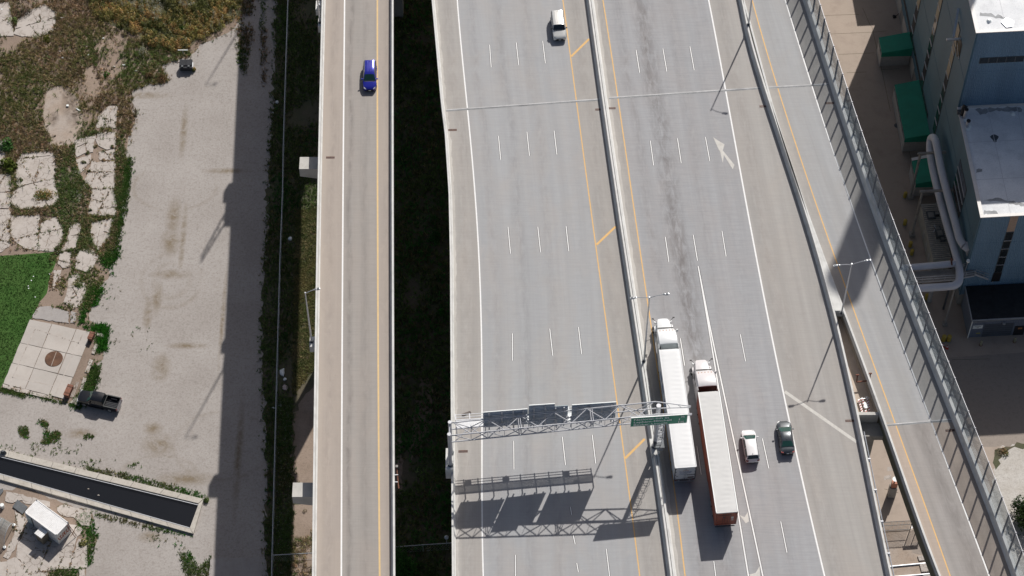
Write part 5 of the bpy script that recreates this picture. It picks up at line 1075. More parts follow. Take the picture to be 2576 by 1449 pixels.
kerb((-180, 1088), (512, 1258), (-180, 1104), (500, 1269), 13, 1); kerb((-180, 1158), (486, 1345), (-180, 1142), (478, 1330), 13, 2)
bas.data.clear_geometry(); wp = [W(*p, 0.08) for p in [(-180, 1100), (505, 1266), (480, 1335), (-180, 1150)]]; bas.data.from_pydata([p[:] for p in wp], [], [(0, 1, 2, 3)])
kerb((512.5, 1259), (487, 1345.5), (500.5, 1270), (478.5, 1330.5), 2, 3)
for f0, f1, o in (((-180, 1105.5), (499, 1270.5), 0), ((-180, 1140.5), (477, 1328), 0)):
    q = MB(); a, b = W(*f0, kz), W(*f1, kz); q.beam(a + Vector((0, 0, 0.01)), b + Vector((0, 0, 0.01)), 0.08, 0.05); q.build("edge_angle", M['galv'], bas)
# concrete driveway slab at the lower edge
dr = ragged(Wl([(528, 1409), (560, 1404), (665, 1403), (672, 1420), (676, 1500), (526, 1500)]), 0.8, 0.05, 20); q = MB(); q.prism([(p.x, p.y) for p in dr], 0, 0.16)
struct(q, "driveway_slab", M['slab_grey'], "grey concrete driveway slab in the shade at the lower edge")

# ------------------------------------------------------------------ vegetation
def inpoly(X, Y, P):
    ins = np.zeros(len(X), bool); n = len(P)
    for i in range(n):
        x0, y0, x1, y1 = P[i][0], P[i][1], P[(i + 1) % n][0], P[(i + 1) % n][1]
        c = ((y0 > Y) != (y1 > Y)) & (X < (x1 - x0) * (Y - y0) / ((y1 - y0) or 1e-9) + x0); ins ^= c
    return ins
def vnoise(X, Y, s, seed):
    rg = np.random.default_rng(seed); r = np.zeros_like(X)
    for k in range(5):
        a, ph = rg.uniform(0, 6.28), rg.uniform(0, 6.28); f = s * rg.uniform(0.6, 1.9); r += np.sin((X * np.cos(a) + Y * np.sin(a)) * f + ph)
    return r / 5
def scatter(P, n, seed, thr=-9, s=0.5, jit=0.0):
    rg = np.random.default_rng(seed); A = np.array([p[:2] for p in P]); lo, hi = A.min(0), A.max(0)
    X, Y = rg.uniform(lo[0], hi[0], n * 3), rg.uniform(lo[1], hi[1], n * 3); k = inpoly(X, Y, A)
    if thr > -5: k &= vnoise(X, Y, s, seed) + rg.normal(0, 0.12, len(X)) > thr
    X, Y = X[k][:n], Y[k][:n]
    return X + rg.normal(0, 1, len(X)) * jit, Y + rg.normal(0, 1, len(X)) * jit
def leaf_mat(name):
    m, nt, b = new_mat(name); a = nt.nodes.new("ShaderNodeAttribute"); a.attribute_name = "Col"
    nt.links.new(a.outputs["Color"], b.inputs["Base Color"]); b.inputs["Roughness"].default_value = 0.75; b.inputs["Specular IOR Level"].default_value = 0.2
    tr = nt.nodes.new("ShaderNodeBsdfTranslucent"); nt.links.new(a.outputs["Color"], tr.inputs[0]); mx = nt.nodes.new("ShaderNodeMixShader"); mx.inputs[0].default_value = 0.35
    nt.links.new(b.outputs[0], mx.inputs[1]); nt.links.new(tr.outputs[0], mx.inputs[2]); nt.links.new(mx.outputs[0], nt.nodes["Material Output"].inputs[0]); return m
M['leaf'] = leaf_mat('foliage')
def raw_mesh(name, V, F, C, parent=None, origin=(0, 0, 0)):
    n, k = F.shape; me = bpy.data.meshes.new(name); V = V - np.array(origin)
    me.vertices.add(len(V)); me.vertices.foreach_set("co", V.astype(np.float32).ravel())
    me.loops.add(n * k); me.loops.foreach_set("vertex_index", F.astype(np.int32).ravel())
    me.polygons.add(n); me.polygons.foreach_set("loop_start", np.arange(0, n * k, k, dtype=np.int32)); me.polygons.foreach_set("loop_total", np.full(n, k, np.int32))
    at = me.attributes.new("Col", 'FLOAT_COLOR', 'POINT'); at.data.foreach_set("color", np.hstack([C, np.ones((len(C), 1))]).astype(np.float32).ravel())
    me.update(calc_edges=True); me.materials.append(M['leaf']); o = bpy.data.objects.new(name, me); COL.objects.link(o)
    if parent is not None: o.parent = parent
    else: o.location = origin
    return o
def pal(pl, n, rg, X=None, Y=None, s=0.4, seed=0, jit=0.22):
    pl = np.array(pl)
    if X is None: idx = rg.integers(0, len(pl), n)
    else:
        f = (vnoise(X, Y, s, seed + 77) * 1.1 + rg.normal(0, 0.3, n) + 0.9) / 1.8; idx = np.clip((f * len(pl)).astype(int), 0, len(pl) - 1)
    return pl[idx] * np.exp(rg.normal(0, jit, (n, 1)))
def grass(X, Y, h, lean, bl, pl, seed, wd=0.05, z0=0.0, s=0.4):
    rg = np.random.default_rng(seed); n = len(X); c = pal(pl, n, rg, X, Y, s, seed); hh = rg.uniform(h[0], h[1], n)
    X, Y, hh, c = (np.repeat(a, bl, 0) for a in (X, Y, hh, c)); n *= bl
    a = rg.uniform(0, 6.283, n); r = rg.uniform(0.0, 0.12, n); bx, by = X + r * np.cos(a), Y + r * np.sin(a); hh = hh * rg.uniform(0.6, 1.1, n); l = hh * rg.uniform(lean[0], lean[1], n)
    a2 = a + rg.normal(0, 0.5, n); w = wd * rg.uniform(0.6, 1.4, n); px, py = -np.sin(a2) * w, np.cos(a2) * w; z = np.full(n, z0)
    V = np.stack([np.stack([bx - px, by - py, z], 1), np.stack([bx + px, by + py, z], 1), np.stack([bx + np.cos(a2) * l, by + np.sin(a2) * l, z + hh], 1)], 1).reshape(-1, 3)
    C = np.repeat(c * np.exp(rg.normal(0, 0.12, (n, 1))), 3, 0); return V, np.arange(3 * n).reshape(-1, 3), C
def leaves(CX, CY, R_, Hh, nl, size, pl, seed, z0=0.0, s=0.4, tip=None, tipf=0.0):
    rg = np.random.default_rng(seed); m = len(CX); c = pal(pl, m, rg, CX, CY, s, seed)
    CX, CY, R_, Hh, c = (np.repeat(a, nl, 0) for a in (CX, CY, R_, Hh, c)); n = m * nl
    th, u = rg.uniform(0, 6.283, n), rg.uniform(0, 1, n); rr = np.sqrt(rg.uniform(0.1, 1, n)); up = rg.uniform(0.1, 1, n)
    x, y, z = CX + R_ * rr * np.cos(th) * np.sqrt(1 - 0.6 * up ** 2), CY + R_ * rr * np.sin(th) * np.sqrt(1 - 0.6 * up ** 2), z0 + Hh * up * (1 - 0.3 * rr ** 2)
    nrm = np.stack([np.cos(th) * rr * 0.8 + rg.normal(0, .45, n), np.sin(th) * rr * 0.8 + rg.normal(0, .45, n), 0.7 + rg.normal(0, .3, n)], 1); nrm /= np.linalg.norm(nrm, axis=1)[:, None]
    t1 = np.cross(nrm, rg.normal(0, 1, (n, 3))); t1 /= np.linalg.norm(t1, axis=1)[:, None]; t2 = np.cross(nrm, t1); sz = (size * rg.uniform(0.6, 1.5, n))[:, None]
    p = np.stack([x, y, z], 1); V = np.stack([p - t1 * sz, p - t2 * sz * 0.55, p + t1 * sz, p + t2 * sz * 0.55], 1).reshape(-1, 3)
    c = c * np.exp(rg.normal(0, 0.18, (n, 1)))
    if tip is not None:
        k = (up > 0.75) & (rg.uniform(0, 1, n) < tipf); c[k] = np.array(tip) * np.exp(rg.normal(0, .1, (k.sum(), 1)))
    return V, np.arange(4 * n).reshape(-1, 4), np.repeat(c, 4, 0)
def stuff(name, V, F, C, label): o = raw_mesh(name, V, F, C); o["kind"] = "stuff"; o["label"] = label; return o
OL = [(0.174, 0.1595, 0.0508), (0.261, 0.1958, 0.0725), (0.1305, 0.145, 0.0406), (0.348, 0.232, 0.087), (0.203, 0.1958, 0.0653)]
BR = [(0.377, 0.2545, 0.1602), (0.2074, 0.1602, 0.1037), (0.3205, 0.2356, 0.132), (0.2262, 0.2168, 0.0849), (0.179, 0.1885, 0.066)]
GRN = [(0.1, 0.1667, 0.0416), (0.1334, 0.1834, 0.0584), (0.0834, 0.125, 0.0333), (0.1834, 0.1667, 0.0751)]
BRI = [(0.033, 0.165, 0.0132), (0.0495, 0.187, 0.0198), (0.0385, 0.121, 0.0165)]
# tall dry thicket at the top
P = Wl([(215, -60), (604, -60), (600, 40), (560, 72), (520, 92), (478, 120), (430, 128), (380, 118), (345, 92), (290, 70), (240, 48)])
sheet("thicket_gap_shade", ragged(P, 0.8, 0.25, 30), 0.007, M['soil_dark'], "dark sheet painted as the shade under the weed thicket")  # dark colour laid over brown soil, painting the shade in the gaps between plants
TH = [(0.0675, 0.0743, 0.0243), (0.135, 0.1418, 0.0432), (0.27, 0.2497, 0.081), (0.351, 0.27, 0.1013), (0.432, 0.27, 0.108), (0.2025, 0.2025, 0.0675), (0.1013, 0.1148, 0.0338)]
X, Y = scatter(P, 1750, 31, -0.5, 0.9, 0.3); rg = np.random.default_rng(5)
stuff("weed_thicket", *leaves(X, Y, rg.uniform(0.25, 0.7, len(X)), rg.uniform(0.4, 1.6, len(X)), 55, 0.085, TH, 32, s=0.55, tip=(0.44, 0.42, 0.30), tipf=0.07), "tall olive and brown weed thicket with cream flower heads")
VV = []
for i, (u, v, rx, ry, n) in enumerate([(372, 18, 40, 26, 60), (395, 42, 14, 20, 25), (318, 8, 30, 14, 25), (470, 14, 26, 14, 22), (545, 60, 20, 30, 18), (365, 138, 12, 18, 14), (690, 0, 2, 2, 1)]):
    rg = np.random.default_rng(330 + i); c = W(u, v); a, r = rg.uniform(0, 6.28, n), np.sqrt(rg.uniform(0, 1, n))
    VV.append(leaves(c.x + r * np.cos(a) * rx / 17.5, c.y + r * np.sin(a) * ry / 14.6, np.full(n, .28), np.full(n, 1.7), 24, 0.055, [(0.46, 0.46, 0.38), (0.36, 0.37, 0.28)], 340 + i))
def cat_mesh(Ls):
    off_ = 0; Vs, Fs, Cs = [], [], []
    for V, F, C in Ls: Vs.append(V); Fs.append(F + off_); Cs.append(C); off_ += len(V)
    return np.concatenate(Vs), np.concatenate(Fs), np.concatenate(Cs)
stuff("white_flowers", *cat_mesh(VV), "pale cream flower heads above the thicket")
TV = [Wl([(598, -60), (640, -60), (640, 40), (630, 130), (612, 200), (598, 150)]), Wl([(655, -40), (664, -40), (670, 130), (668, 260), (660, 200)])]
VV = [grass(*scatter(p_, 900 if i == 0 else 330, 350 + i, -0.3, 0.8, 0.25), (0.12, 0.5), (0.3, 1.2), 6, GRN + BR[:2], 352 + i, 0.05) for i, p_ in enumerate(TV)]
stuff("track_weeds", *cat_mesh(VV), "weeds beside and between the wheel tracks in the shade")
# mixed rough grass and weeds over the waste ground (slabs and patches left open)
OPEN = [Z2([(190, 400), (255, 300), (480, 270), (615, 290), (640, 480), (600, 600), (660, 800), (600, 880), (230, 915), (140, 850), (140, 740), (210, 690)]), Z2([(130, 1000), (450, 990), (640, 1010), (720, 1150), (690, 1300), (600, 1390), (420, 1390), (270, 1360), (120, 1230)]), Z2([(850, 130), (1310, 50), (1310, 370), (860, 370)]), Z2([(860, 370), (1030, 330), (1305, 385), (1300, 680), (1050, 690), (960, 620), (900, 520)]), Z2([(1045, 700), (1285, 690), (1320, 860), (1310, 990), (990, 980)]), Z2([(1030, 1070), (1295, 1030), (1250, 1210), (1110, 1390), (1020, 1220)]), Z2([(800, 1110), (900, 1070), (920, 1130), (860, 1360), (690, 1395)]), Z2([(-700, 530), (110, 530), (115, 1390), (-700, 1390)]), Z2([(-700, 100), (60, 140), (60, 430), (-700, 450)]),
        Z1([(330, 130), (500, 60), (640, 150), (600, 350), (420, 420), (160, 380), (220, 220)]), Z1([(-700, 60), (100, 30), (150, 400), (-700, 420)]), Z1([(530, 1010), (690, 970), (880, 1100), (930, 1420), (860, 1640), (590, 1650), (480, 1330)]), Z1([(1110, 1330), (1240, 1200), (1330, 1210), (1310, 1449), (1100, 1449)]), Z1([(960, 760), (1080, 740), (1140, 1100), (960, 1090)]), T4([(600, 440), (745, 490), (650, 605), (575, 580)]), T4([(455, 460), (540, 455), (525, 560), (435, 540)]), T4([(520, 640), (640, 700), (600, 860), (480, 830)]), T4([(250, 930), (290, 870), (575, 905), (565, 985), (420, 980)]), T4([(400, 590), (465, 590), (400, 740)])]
OPENW = [[p[:2] for p in Wl(L)] for L in OPEN]
def clear(X, Y, keep=0.02, seed=0):
    k = np.ones(len(X), bool); rg = np.random.default_rng(seed)
    for L in OPENW: k &= ~inpoly(X, Y, L) | (rg.uniform(0, 1, len(X)) < keep)
    return X[k], Y[k]
WG = Wl([(-120, -80), (230, -60), (260, 60), (350, 100), (480, 130), (480, 140), (405, 165), (425, 205), (330, 230), (345, 288), (318, 370), (308, 480), (296, 560), (288, 625), (0, 632), (-120, 640)])
X, Y = clear(*scatter(WG, 14000, 35, -0.25, 0.5), 0.012, 1)
stuff("rough_grass", *grass(X, Y, (0.25, 0.75), (0.3, 1.3), 7, BR + GRN[:2], 36, 0.045, s=0.3), "long rough brown and green grass over the waste ground")
X, Y = clear(*scatter(WG, 3600, 37, 0.0, 0.45), 0.006, 2)
stuff("low_weeds", *leaves(X, Y, RNG.uniform(0.15, 0.42, len(X)), RNG.uniform(0.2, 0.6, len(X)), 26, 0.07, GRN + BR, 38, s=0.3, tip=(0.36, 0.35, 0.26), tipf=0.05), "low dark green and brown weeds among the slabs")
sl_w = Wl([(120, 620), (200, 600), (290, 620), (262, 700), (235, 760), (220, 800), (120, 790), (125, 700)])
X, Y = clear(*scatter(sl_w, 1500, 39, -0.1, 0.9), 0.03, 3)
stuff("low_weeds", *leaves(X, Y, RNG.uniform(0.1, 0.3, len(X)), RNG.uniform(0.1, 0.35, len(X)), 18, 0.06, BR + GRN, 40, s=0.5), "low weeds in the joints of the lower broken slabs")
X, Y = clear(*scatter(Wl([(60, 372), (200, 372), (240, 400), (315, 330), (310, 480), (285, 640), (140, 640), (90, 560), (40, 540)]), 5200, 73, -0.6, 0.8), 0.008, 7)
stuff("joint_weeds", *leaves(X, Y, RNG.uniform(0.15, 0.36, len(X)), RNG.uniform(0.15, 0.5, len(X)), 22, 0.065, GRN + BR[:2], 74, s=0.5, tip=(0.42, 0.42, 0.34), tipf=0.08), "dense green weeds filling the wide joints between the slabs")
jx, jy = [], []; rg = np.random.default_rng(71)
for P in SLABED:
    for i in range(len(P)):
        a, b = P[i], P[(i + 1) % len(P)]; L_ = (b - a).length; k = rg.poisson(L_ * 2.2)
        f = rg.uniform(0, 1, k); c_ = vnoise(a.x + (b.x - a.x) * f, a.y + (b.y - a.y) * f, 0.7, 5) > -0.12; f = f[c_]; k = len(f)
        jx += list(a.x + (b.x - a.x) * f + rg.normal(0, .13, k)); jy += list(a.y + (b.y - a.y) * f + rg.normal(0, .13, k))
for P in EDG0:
    for i in range(len(P) - 1):
        a, b = P[i], P[i + 1]; L_ = (b - a).length; k = rg.poisson(L_ * 7); f = rg.uniform(0, 1, k)
        jx += list(a.x + (b.x - a.x) * f + rg.normal(0, .45, k)); jy += list(a.y + (b.y - a.y) * f + rg.normal(0, .45, k))
jx, jy = np.array(jx), np.array(jy)
stuff("joint_weeds", *leaves(jx, jy, rg.uniform(0.08, 0.22, len(jx)), rg.uniform(0.1, 0.3, len(jx)), 10, 0.06, GRN + BR, 72, z0=.04, s=0.6), "small weeds and dirt growing along the slab joints")
# bright grass edge along slabs and gravel
EDGE = Wl([(318, 400), (330, 400), (322, 480), (312, 540), (300, 590), (300, 640), (280, 668), (283, 690), (262, 715), (236, 785), (226, 805), (274, 822), (268, 868), (252, 925), (236, 985), (200, 1028), (180, 1020), (205, 985), (232, 930), (246, 870), (250, 838), (200, 818), (204, 800), (230, 720), (250, 660), (272, 625), (286, 560), (296, 500), (302, 440)])
X, Y = scatter(EDGE, 6500, 41, -0.25, 0.8, 0.28)
stuff("green_grass_edge", *grass(X, Y, (0.12, 0.40), (0.3, 1.2), 6, BRI + GRN[:3] + BRI[:1], 42, 0.05, s=0.35), "bright green grass edging the gravel lot")
BE = [Wl([(215, 1173), (300, 1187), (420, 1217), (512, 1244), (511, 1256), (400, 1229), (300, 1204), (215, 1182)]), Wl([(75, 990), (190, 1020), (150, 1014), (20, 980), (0, 975), (0, 985), (60, 1000)]), Wl([(235, 1290), (300, 1302), (420, 1332), (484, 1347), (488, 1352), (420, 1340), (240, 1300)]), Wl([(225, 1290), (248, 1345), (230, 1420), (216, 1425), (220, 1360), (195, 1335), (192, 1300)]), Wl([(452, 1395), (480, 1390), (500, 1430), (530, 1400), (530, 1449), (470, 1460)]), Wl([(125, 1430), (200, 1430), (195, 1470), (120, 1470)])]
VV = []
def cat_mesh(Ls):
    off_ = 0; Vs, Fs, Cs = [], [], []
    for V, F, C in Ls: Vs.append(V); Fs.append(F + off_); Cs.append(C); off_ += len(V)
    return np.concatenate(Vs), np.concatenate(Fs), np.concatenate(Cs)
for i, P in enumerate(BE):
    X, Y = scatter(P, 1300 if i in (0, 1) else 600, 50 + i, jit=0.15); VV.append(grass(X, Y, (0.08, 0.3), (0.3, 1.2), 5, BRI[:2] + GRN, 60 + i, 0.05, s=0.5))
stuff("basin_edge_grass", *cat_mesh(VV), "thin green grass along the basin kerb and slab edges")
# weeds on gravel: sparse
VV = []
for i, (u, v, rx, ry, n) in enumerate([(88, 1080, 40, 24, 1100), (118, 1098, 36, 18, 600), (223, 1100, 12, 8, 60), (515, 108, 10, 7, 40), (345, 860, 60, 40, 26), (275, 740, 30, 40, 40), (100, 1130, 120, 18, 160), (420, 1370, 60, 25, 60), (250, 1170, 120, 12, 90)]):
    rg = np.random.default_rng(90 + i); c = W(u, v); a, r = rg.uniform(0, 6.28, n), np.sqrt(rg.uniform(0, 1, n)); X, Y = c.x + r * np.cos(a) * rx / 17.5, c.y + r * np.sin(a) * ry / 14.6; kk = vnoise(X, Y, 1.3, i) + rg.normal(0, .1, n) > -0.05; X, Y = X[kk], Y[kk]
    VV.append(grass(X, Y, (0.06, 0.28), (0.4, 1.4), 6, GRN + BRI[:1], 110 + i, 0.045))
stuff("gravel_weeds", *cat_mesh(VV), "scattered small weeds growing in the gravel")
# verge and gap
VG = Wl([(700, -110), (692, 60), (688, 200), (680, 330), (674, 450), (666, 620), (658, 800), (660, 940), (668, 1100), (674, 1200), (664, 1320), (664, 1480), (735, 1480), (738, 1240), (735, 1000), (745, 640), (750, 540), (800, 520), (800, -110)])
X, Y = scatter(VG, 9000, 43, -0.35, 0.5, 0.35)
stuff("verge_grass", *grass(X, Y, (0.15, 0.5), (0.3, 1.2), 6, GRN + [(0.05, 0.14, 0.03)], 44, 0.05, s=0.4), "dark green verge grass along the chain link fence")
X, Y = scatter(Wl([(745, 530), (830, 520), (830, 900), (790, 930), (735, 1000), (738, 800)]), 5200, 45)
stuff("dry_grass", *grass(X, Y, (0.15, 0.4), (0.4, 1.5), 7, [(0.22, 0.19, 0.08), (0.17, 0.165, 0.065), (0.12, 0.15, 0.05), (0.28, 0.23, 0.12)], 46, 0.05, s=0.5), "sunlit dry olive grass strip beside the ramp")
X, Y = scatter(Wl([(700, 1000), (738, 1000), (735, 1480), (690, 1480)]), 900, 47)
stuff("verge_weeds", *leaves(X, Y, np.full(len(X), .25), np.full(len(X), .4), 20, 0.06, GRN, 48, tip=(0.4, 0.42, 0.36), tipf=0.12), "dark leafy weeds with pale flowers by the fence")
X, Y = scatter(Wl([(735, 1290), (800, 1280), (830, 1500), (730, 1500)]), 420, 49, 0.0, 0.8)
stuff("verge_weeds", *leaves(X, Y, np.full(len(X), .3), np.full(len(X), .4), 20, 0.07, BR + GRN[:1], 50), "brown weeds on the bare dirt below the pier")
GP = Wl([(985, -110), (1100, -110), (1120, 300), (1138, 483), (1145, 900), (1148, 1500), (990, 1500)])
X, Y = scatter(GP, 9000, 51, -0.5, 0.45)
stuff("gap_grass", *grass(X, Y, (0.2, 0.7), (0.3, 1.1), 6, GRN + [(0.06, 0.2, 0.04), (0.12, 0.11, 0.05), (0.05, 0.15, 0.03)], 52, 0.06, s=0.35), "deep shaded weeds on the ground between the viaducts")
LW = Wl([(-140, 650), (136, 637), (126, 692), (98, 762), (46, 880), (0, 975), (-140, 985)])
X, Y = scatter(LW, 9000, 53, jit=0.12)
stuff("lawn_grass", *grass(X, Y, (0.04, 0.10), (0.3, 1.2), 4, [(0.04, 0.10, 0.018), (0.055, 0.125, 0.026), (0.034, 0.085, 0.016), (0.085, 0.135, 0.04)], 54, 0.05, z0=0.01, s=0.3), "short green blades of the mown lawn")
def bush(u, v, r, h, pl, label, n=220, size=0.09, cat="bush", group=None, seed=0, name="bush", tip=None):
    c = W(u, v); rg = np.random.default_rng(1000 + seed); k = max(3, int(7 * r))
    a, rr = rg.uniform(0, 6.28, k), r * 0.6 * np.sqrt(rg.uniform(0, 1, k))
    CX, CY = c.x + rr * np.cos(a), c.y + rr * np.sin(a)
    V, F, C = leaves(CX, CY, r * rg.uniform(0.4, 0.7, k), h * rg.uniform(0.6, 1.1, k), n // k + 8, size, pl, 2000 + seed, z0=0.03, tip=tip, tipf=0.15 if tip else 0)
    t = thing(name, label, cat, (c.x, c.y, 0), group=group)
    raw_mesh("foliage", V, F, C, t, origin=c)
    q = MB()
    for i in range(4): b_ = rg.uniform(0, 6.28); q.tube([(c.x, c.y, 0), (c.x + r * .5 * math.cos(b_), c.y + r * .5 * math.sin(b_), h * .6)], [0.03, 0.012], 4)
    q.build("stems", mat_stem, t); return t
mat_stem = mat('stem', (0.09, 0.065, 0.04), 0.9)
bush(456, 74, 0.75, 0.9, BRI, "vivid bright green bush at the lower edge of the olive thicket", 260, seed=1)
bush(121, 102, 1.0, 0.9, [(0.17, 0.17, 0.015), (0.12, 0.14, 0.015)], "yellow green bush below the pale slabs near the top left corner", 300, seed=2)
bush(268, 191, 0.6, 0.5, BRI, "small bright green bush between brown weeds left of the gravel", 160, seed=3)
bush(375, 194, 0.8, 0.8, [(0.20, 0.12, 0.07), (0.15, 0.10, 0.05)], "dry reddish brown bush on the gravel edge, nearer the slabs", 260, seed=4)
bush(407, 199, 0.95, 0.9, [(0.22, 0.13, 0.07), (0.16, 0.11, 0.05)], "larger dry reddish brown bush on the gravel edge, left of the dumpster", 320, seed=5)
bush(490, 178, 0.45, 0.7, OL, "small olive bush touching the right side of the dumpster", 160, seed=6)
bush(18, 370, 1.3, 1.4, [(0.05, 0.13, 0.03), (0.07, 0.15, 0.035)], "broad leaved green plant at the left edge, upper one of two", 200, 0.2, seed=7, cat="plant", name="leafy_plant")
bush(20, 420, 1.5, 1.5, [(0.08, 0.15, 0.02), (0.11, 0.15, 0.025)], "broad leaved yellow green plant at the left edge, lower one of two", 230, 0.2, seed=8, cat="plant", name="leafy_plant")
bush(60, 36, 1.5, 0.9, [(0.07, 0.06, 0.055), (0.09, 0.075, 0.07)], "bare grey twiggy bush above the pale slabs in the top left corner", 420, 0.06, seed=9)
bush(32, 52, 0.7, 0.8, GRN, "dark green bush between the two pale slabs at the top left", 200, seed=10)
bush(110, 496, 1.75, 0.7, OL + GRN[:2], "large olive grass mound in the middle of the biggest pale slab", 700, 0.1, seed=11)
bush(197, 715, 0.95, 0.4, BR + GRN, "round dark weed clump on the pale slab right of the lawn", 340, 0.08, seed=12)
CL = ["big dark weed clump where the narrow grey slab strip begins", "round brown weed clump just right of the big clump on the slabs", "small round weed clump at a crack left of the large square slab", "dark weed clump on the right edge of the biggest slab, lower one", "small weed clump on the right edge of the biggest slab, upper one", "dark green weed clump between the upper slabs of the right column",
      "weed clump on the crack between the two lower left slabs", "flat brown weed clump on the lowest right column slab's lower edge", "ragged weed clump in the notch of the large square slab", "wide leafy weed clump between the biggest slab and the right column", "largest white flecked weed clump in the long joint of the slabs", "tall weed clump in the upper joint of the right slab column", "weed clump in the broken left side of the biggest slab", "weed clump on the left edge joint above the lawn", "dark weed clump at the right border of the upper column slab", "small weed clump at the joint above the large square slab"]
for i, (x, y, r) in enumerate([(840, 440, 55), (940, 395, 38), (1005, 490, 24), (630, 560, 33), (630, 480, 20), (990, 285, 35), (485, 1045, 52), (1030, 935, 26), (940, 610, 40), (820, 650, 60), (960, 860, 62), (1085, 200, 40), (230, 595, 38), (90, 1115, 38), (1260, 225, 40), (1180, 375, 30)]):
    bush(x * .2222, 322 + y * .2222, r * .2222 / 17, 0.4, GRN + BR, CL[i], 170, 0.07, group="low weed clumps on the cracked slabs", seed=20 + i, cat="weed clump", name="weed_clump", tip=(0.3, 0.3, 0.24))
bush(520, 1256, 0.6, 0.8, GRN, "dark green bush at the right end corner of the water basin", 200, seed=40)
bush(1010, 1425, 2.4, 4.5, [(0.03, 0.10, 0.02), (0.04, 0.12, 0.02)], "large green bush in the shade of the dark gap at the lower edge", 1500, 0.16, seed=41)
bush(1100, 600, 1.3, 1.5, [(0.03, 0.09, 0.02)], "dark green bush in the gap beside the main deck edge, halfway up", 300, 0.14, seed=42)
bush(1108, 787, 0.6, 1.0, BRI, "small bright green bush in the dark gap near the highway parapet", 160, 0.12, seed=43)
bush(203, 1365, 0.9, 0.5, BR + GRN, "brown weed clump at the right of the white container", 260, seed=44)

# ------------------------------------------------------------------ fences
def chain_fence(pts, h, label, top=True, step=3.0):
    P = Wl(pts); t = thing("chain_link_fence", label, "fence", P[0])
    D = []
    for i in range(len(P) - 1):
        L = (P[i + 1] - P[i]).length; k = max(1, round(L / step)); D += [P[i].lerp(P[i + 1], j / k) for j in range(k)]
    D.append(P[-1]); up = Vector((0, 0, h))
    q = MB(); q.tube([p + up for p in D], 0.055, 6); q.build("top_rail", M['galv'], t)
    q = MB(); q.tube([p + Vector((0, 0, 0.1)) for p in D], 0.02, 5); q.build("bottom_wire", M['galv'], t)
    for p in D: q = MB(); q.tube([p, p + up + Vector((0, 0, 0.12))], 0.045, 6); q.build("post", M['galv'], t)
    q = MB()
    for i in range(len(D) - 1):
        a, b = D[i], D[i + 1]
        for j in range(10):
            f0, f1 = j / 10, (j + 1) / 10 + 0.12
            q.beam(a.lerp(b, f0) + Vector((0, 0, .1)), a.lerp(b, min(f1, 1)) + up, 0.010, 0.010); q.beam(a.lerp(b, min(f1, 1)) + Vector((0, 0, .1)), a.lerp(b, f0) + up, 0.010, 0.010)
    w = q.build("wire_mesh", M['galv'], t); w["kind"] = "stuff"; return t
sh = lambda L: [(u, v + 19) for u, v in L]
chain_fence(sh([(728, -60), (725, 40), (722, 133), (718, 260), (715, 367), (713, 483), (706.7, 650), (698, 966), (693, 1166), (687, 1399), (686, 1480)]), 1.9, "long chain link fence along the shaded verge left of the ramp")
chain_fence(sh([(690, 1394), (740, 1391), (800, 1388)]), 1.9, "short chain link fence crossing the verge under the ramp at the lower edge")
fz = chain_fence(sh([(985, 1374), (1065, 1368), (1140, 1363)]), 1.9, "thin chain link fence crossing the dark gap between the viaducts")
q = MB(); p = W(1124, 1372, 0)
for k in range(8): pass
q.tube([p, p + Vector((0, 0, 2.2))], 0.05, 6); gpole = thing("globe_post", "short post with round grey globe cap at the fence in the dark gap", "post", p)
q.build("post", M['galv'], gpole); q = MB()
q.loft([[p + Vector((0.32 * math.sin(a) * math.cos(b), 0.32 * math.sin(a) * math.sin(b), 2.3 + 0.32 * math.cos(a))) for b in np.linspace(0, 2 * math.pi, 10, endpoint=False)] for a in np.linspace(0.1, 3.0, 7)]); q.build("globe", M['galv'], gpole, smooth=60)
# ------------------------------------------------------------------ ramp piers
def ramp_pier(y, label, left=True):
    xl, xr = W_OUTL(y), W_OUTR(y); c = (xl + xr) / 2; t = thing("bridge_pier", label, "pier", (c, y, 0), group="ramp piers")
    q = MB(); x0, x1 = (xl - 2.75, xr - 1.2) if left else (xl + 1.2, xr + 1.8)
    q.loft([[Vector((x, y + dy, z)) for dy, z in ((-1.0, ZD - 2.25), (1.0, ZD - 2.25), (1.0, zb_), (-1.0, zb_))] for x, zb_ in ((x0, ZD - 3.9), (c - 1.9, ZD - 5.2), (c + 1.9, ZD - 5.2), (x1, ZD - 3.9))])
    q.build("cap", M['conc'], t); q = MB(); q.box((c, y, (ZD - 5.2) / 2), (3.4, 2.0, ZD - 5.2)); q.build("column", M['conc_dark'], t)
yl1, yl2 = W(772, 410, ZD - 2.25).y, W(757, 1232, ZD - 2.25).y
ramp_pier(yl1, "concrete hammerhead ramp pier whose cap sticks out left of the ramp, upper one")
ramp_pier(yl2, "concrete hammerhead ramp pier whose cap sticks out left of the ramp near the lower edge")
p = W(1005, 44, 0); pz = ZD - 9.0; q = MB(); q.box((p.x - 1.1, p.y + 1.2, pz / 2), (3.4, 2.4, pz)); props(q.build("bridge_pier", M['conc_dark'], origin=(p.x - 1.1, p.y + 1.2, 0)), "shaded concrete pier foot low in the dark gap at the top edge", "pier", "ramp piers")
ramp_pier(yl1 + (yl1 - yl2), "concrete hammerhead ramp pier beyond the top edge")
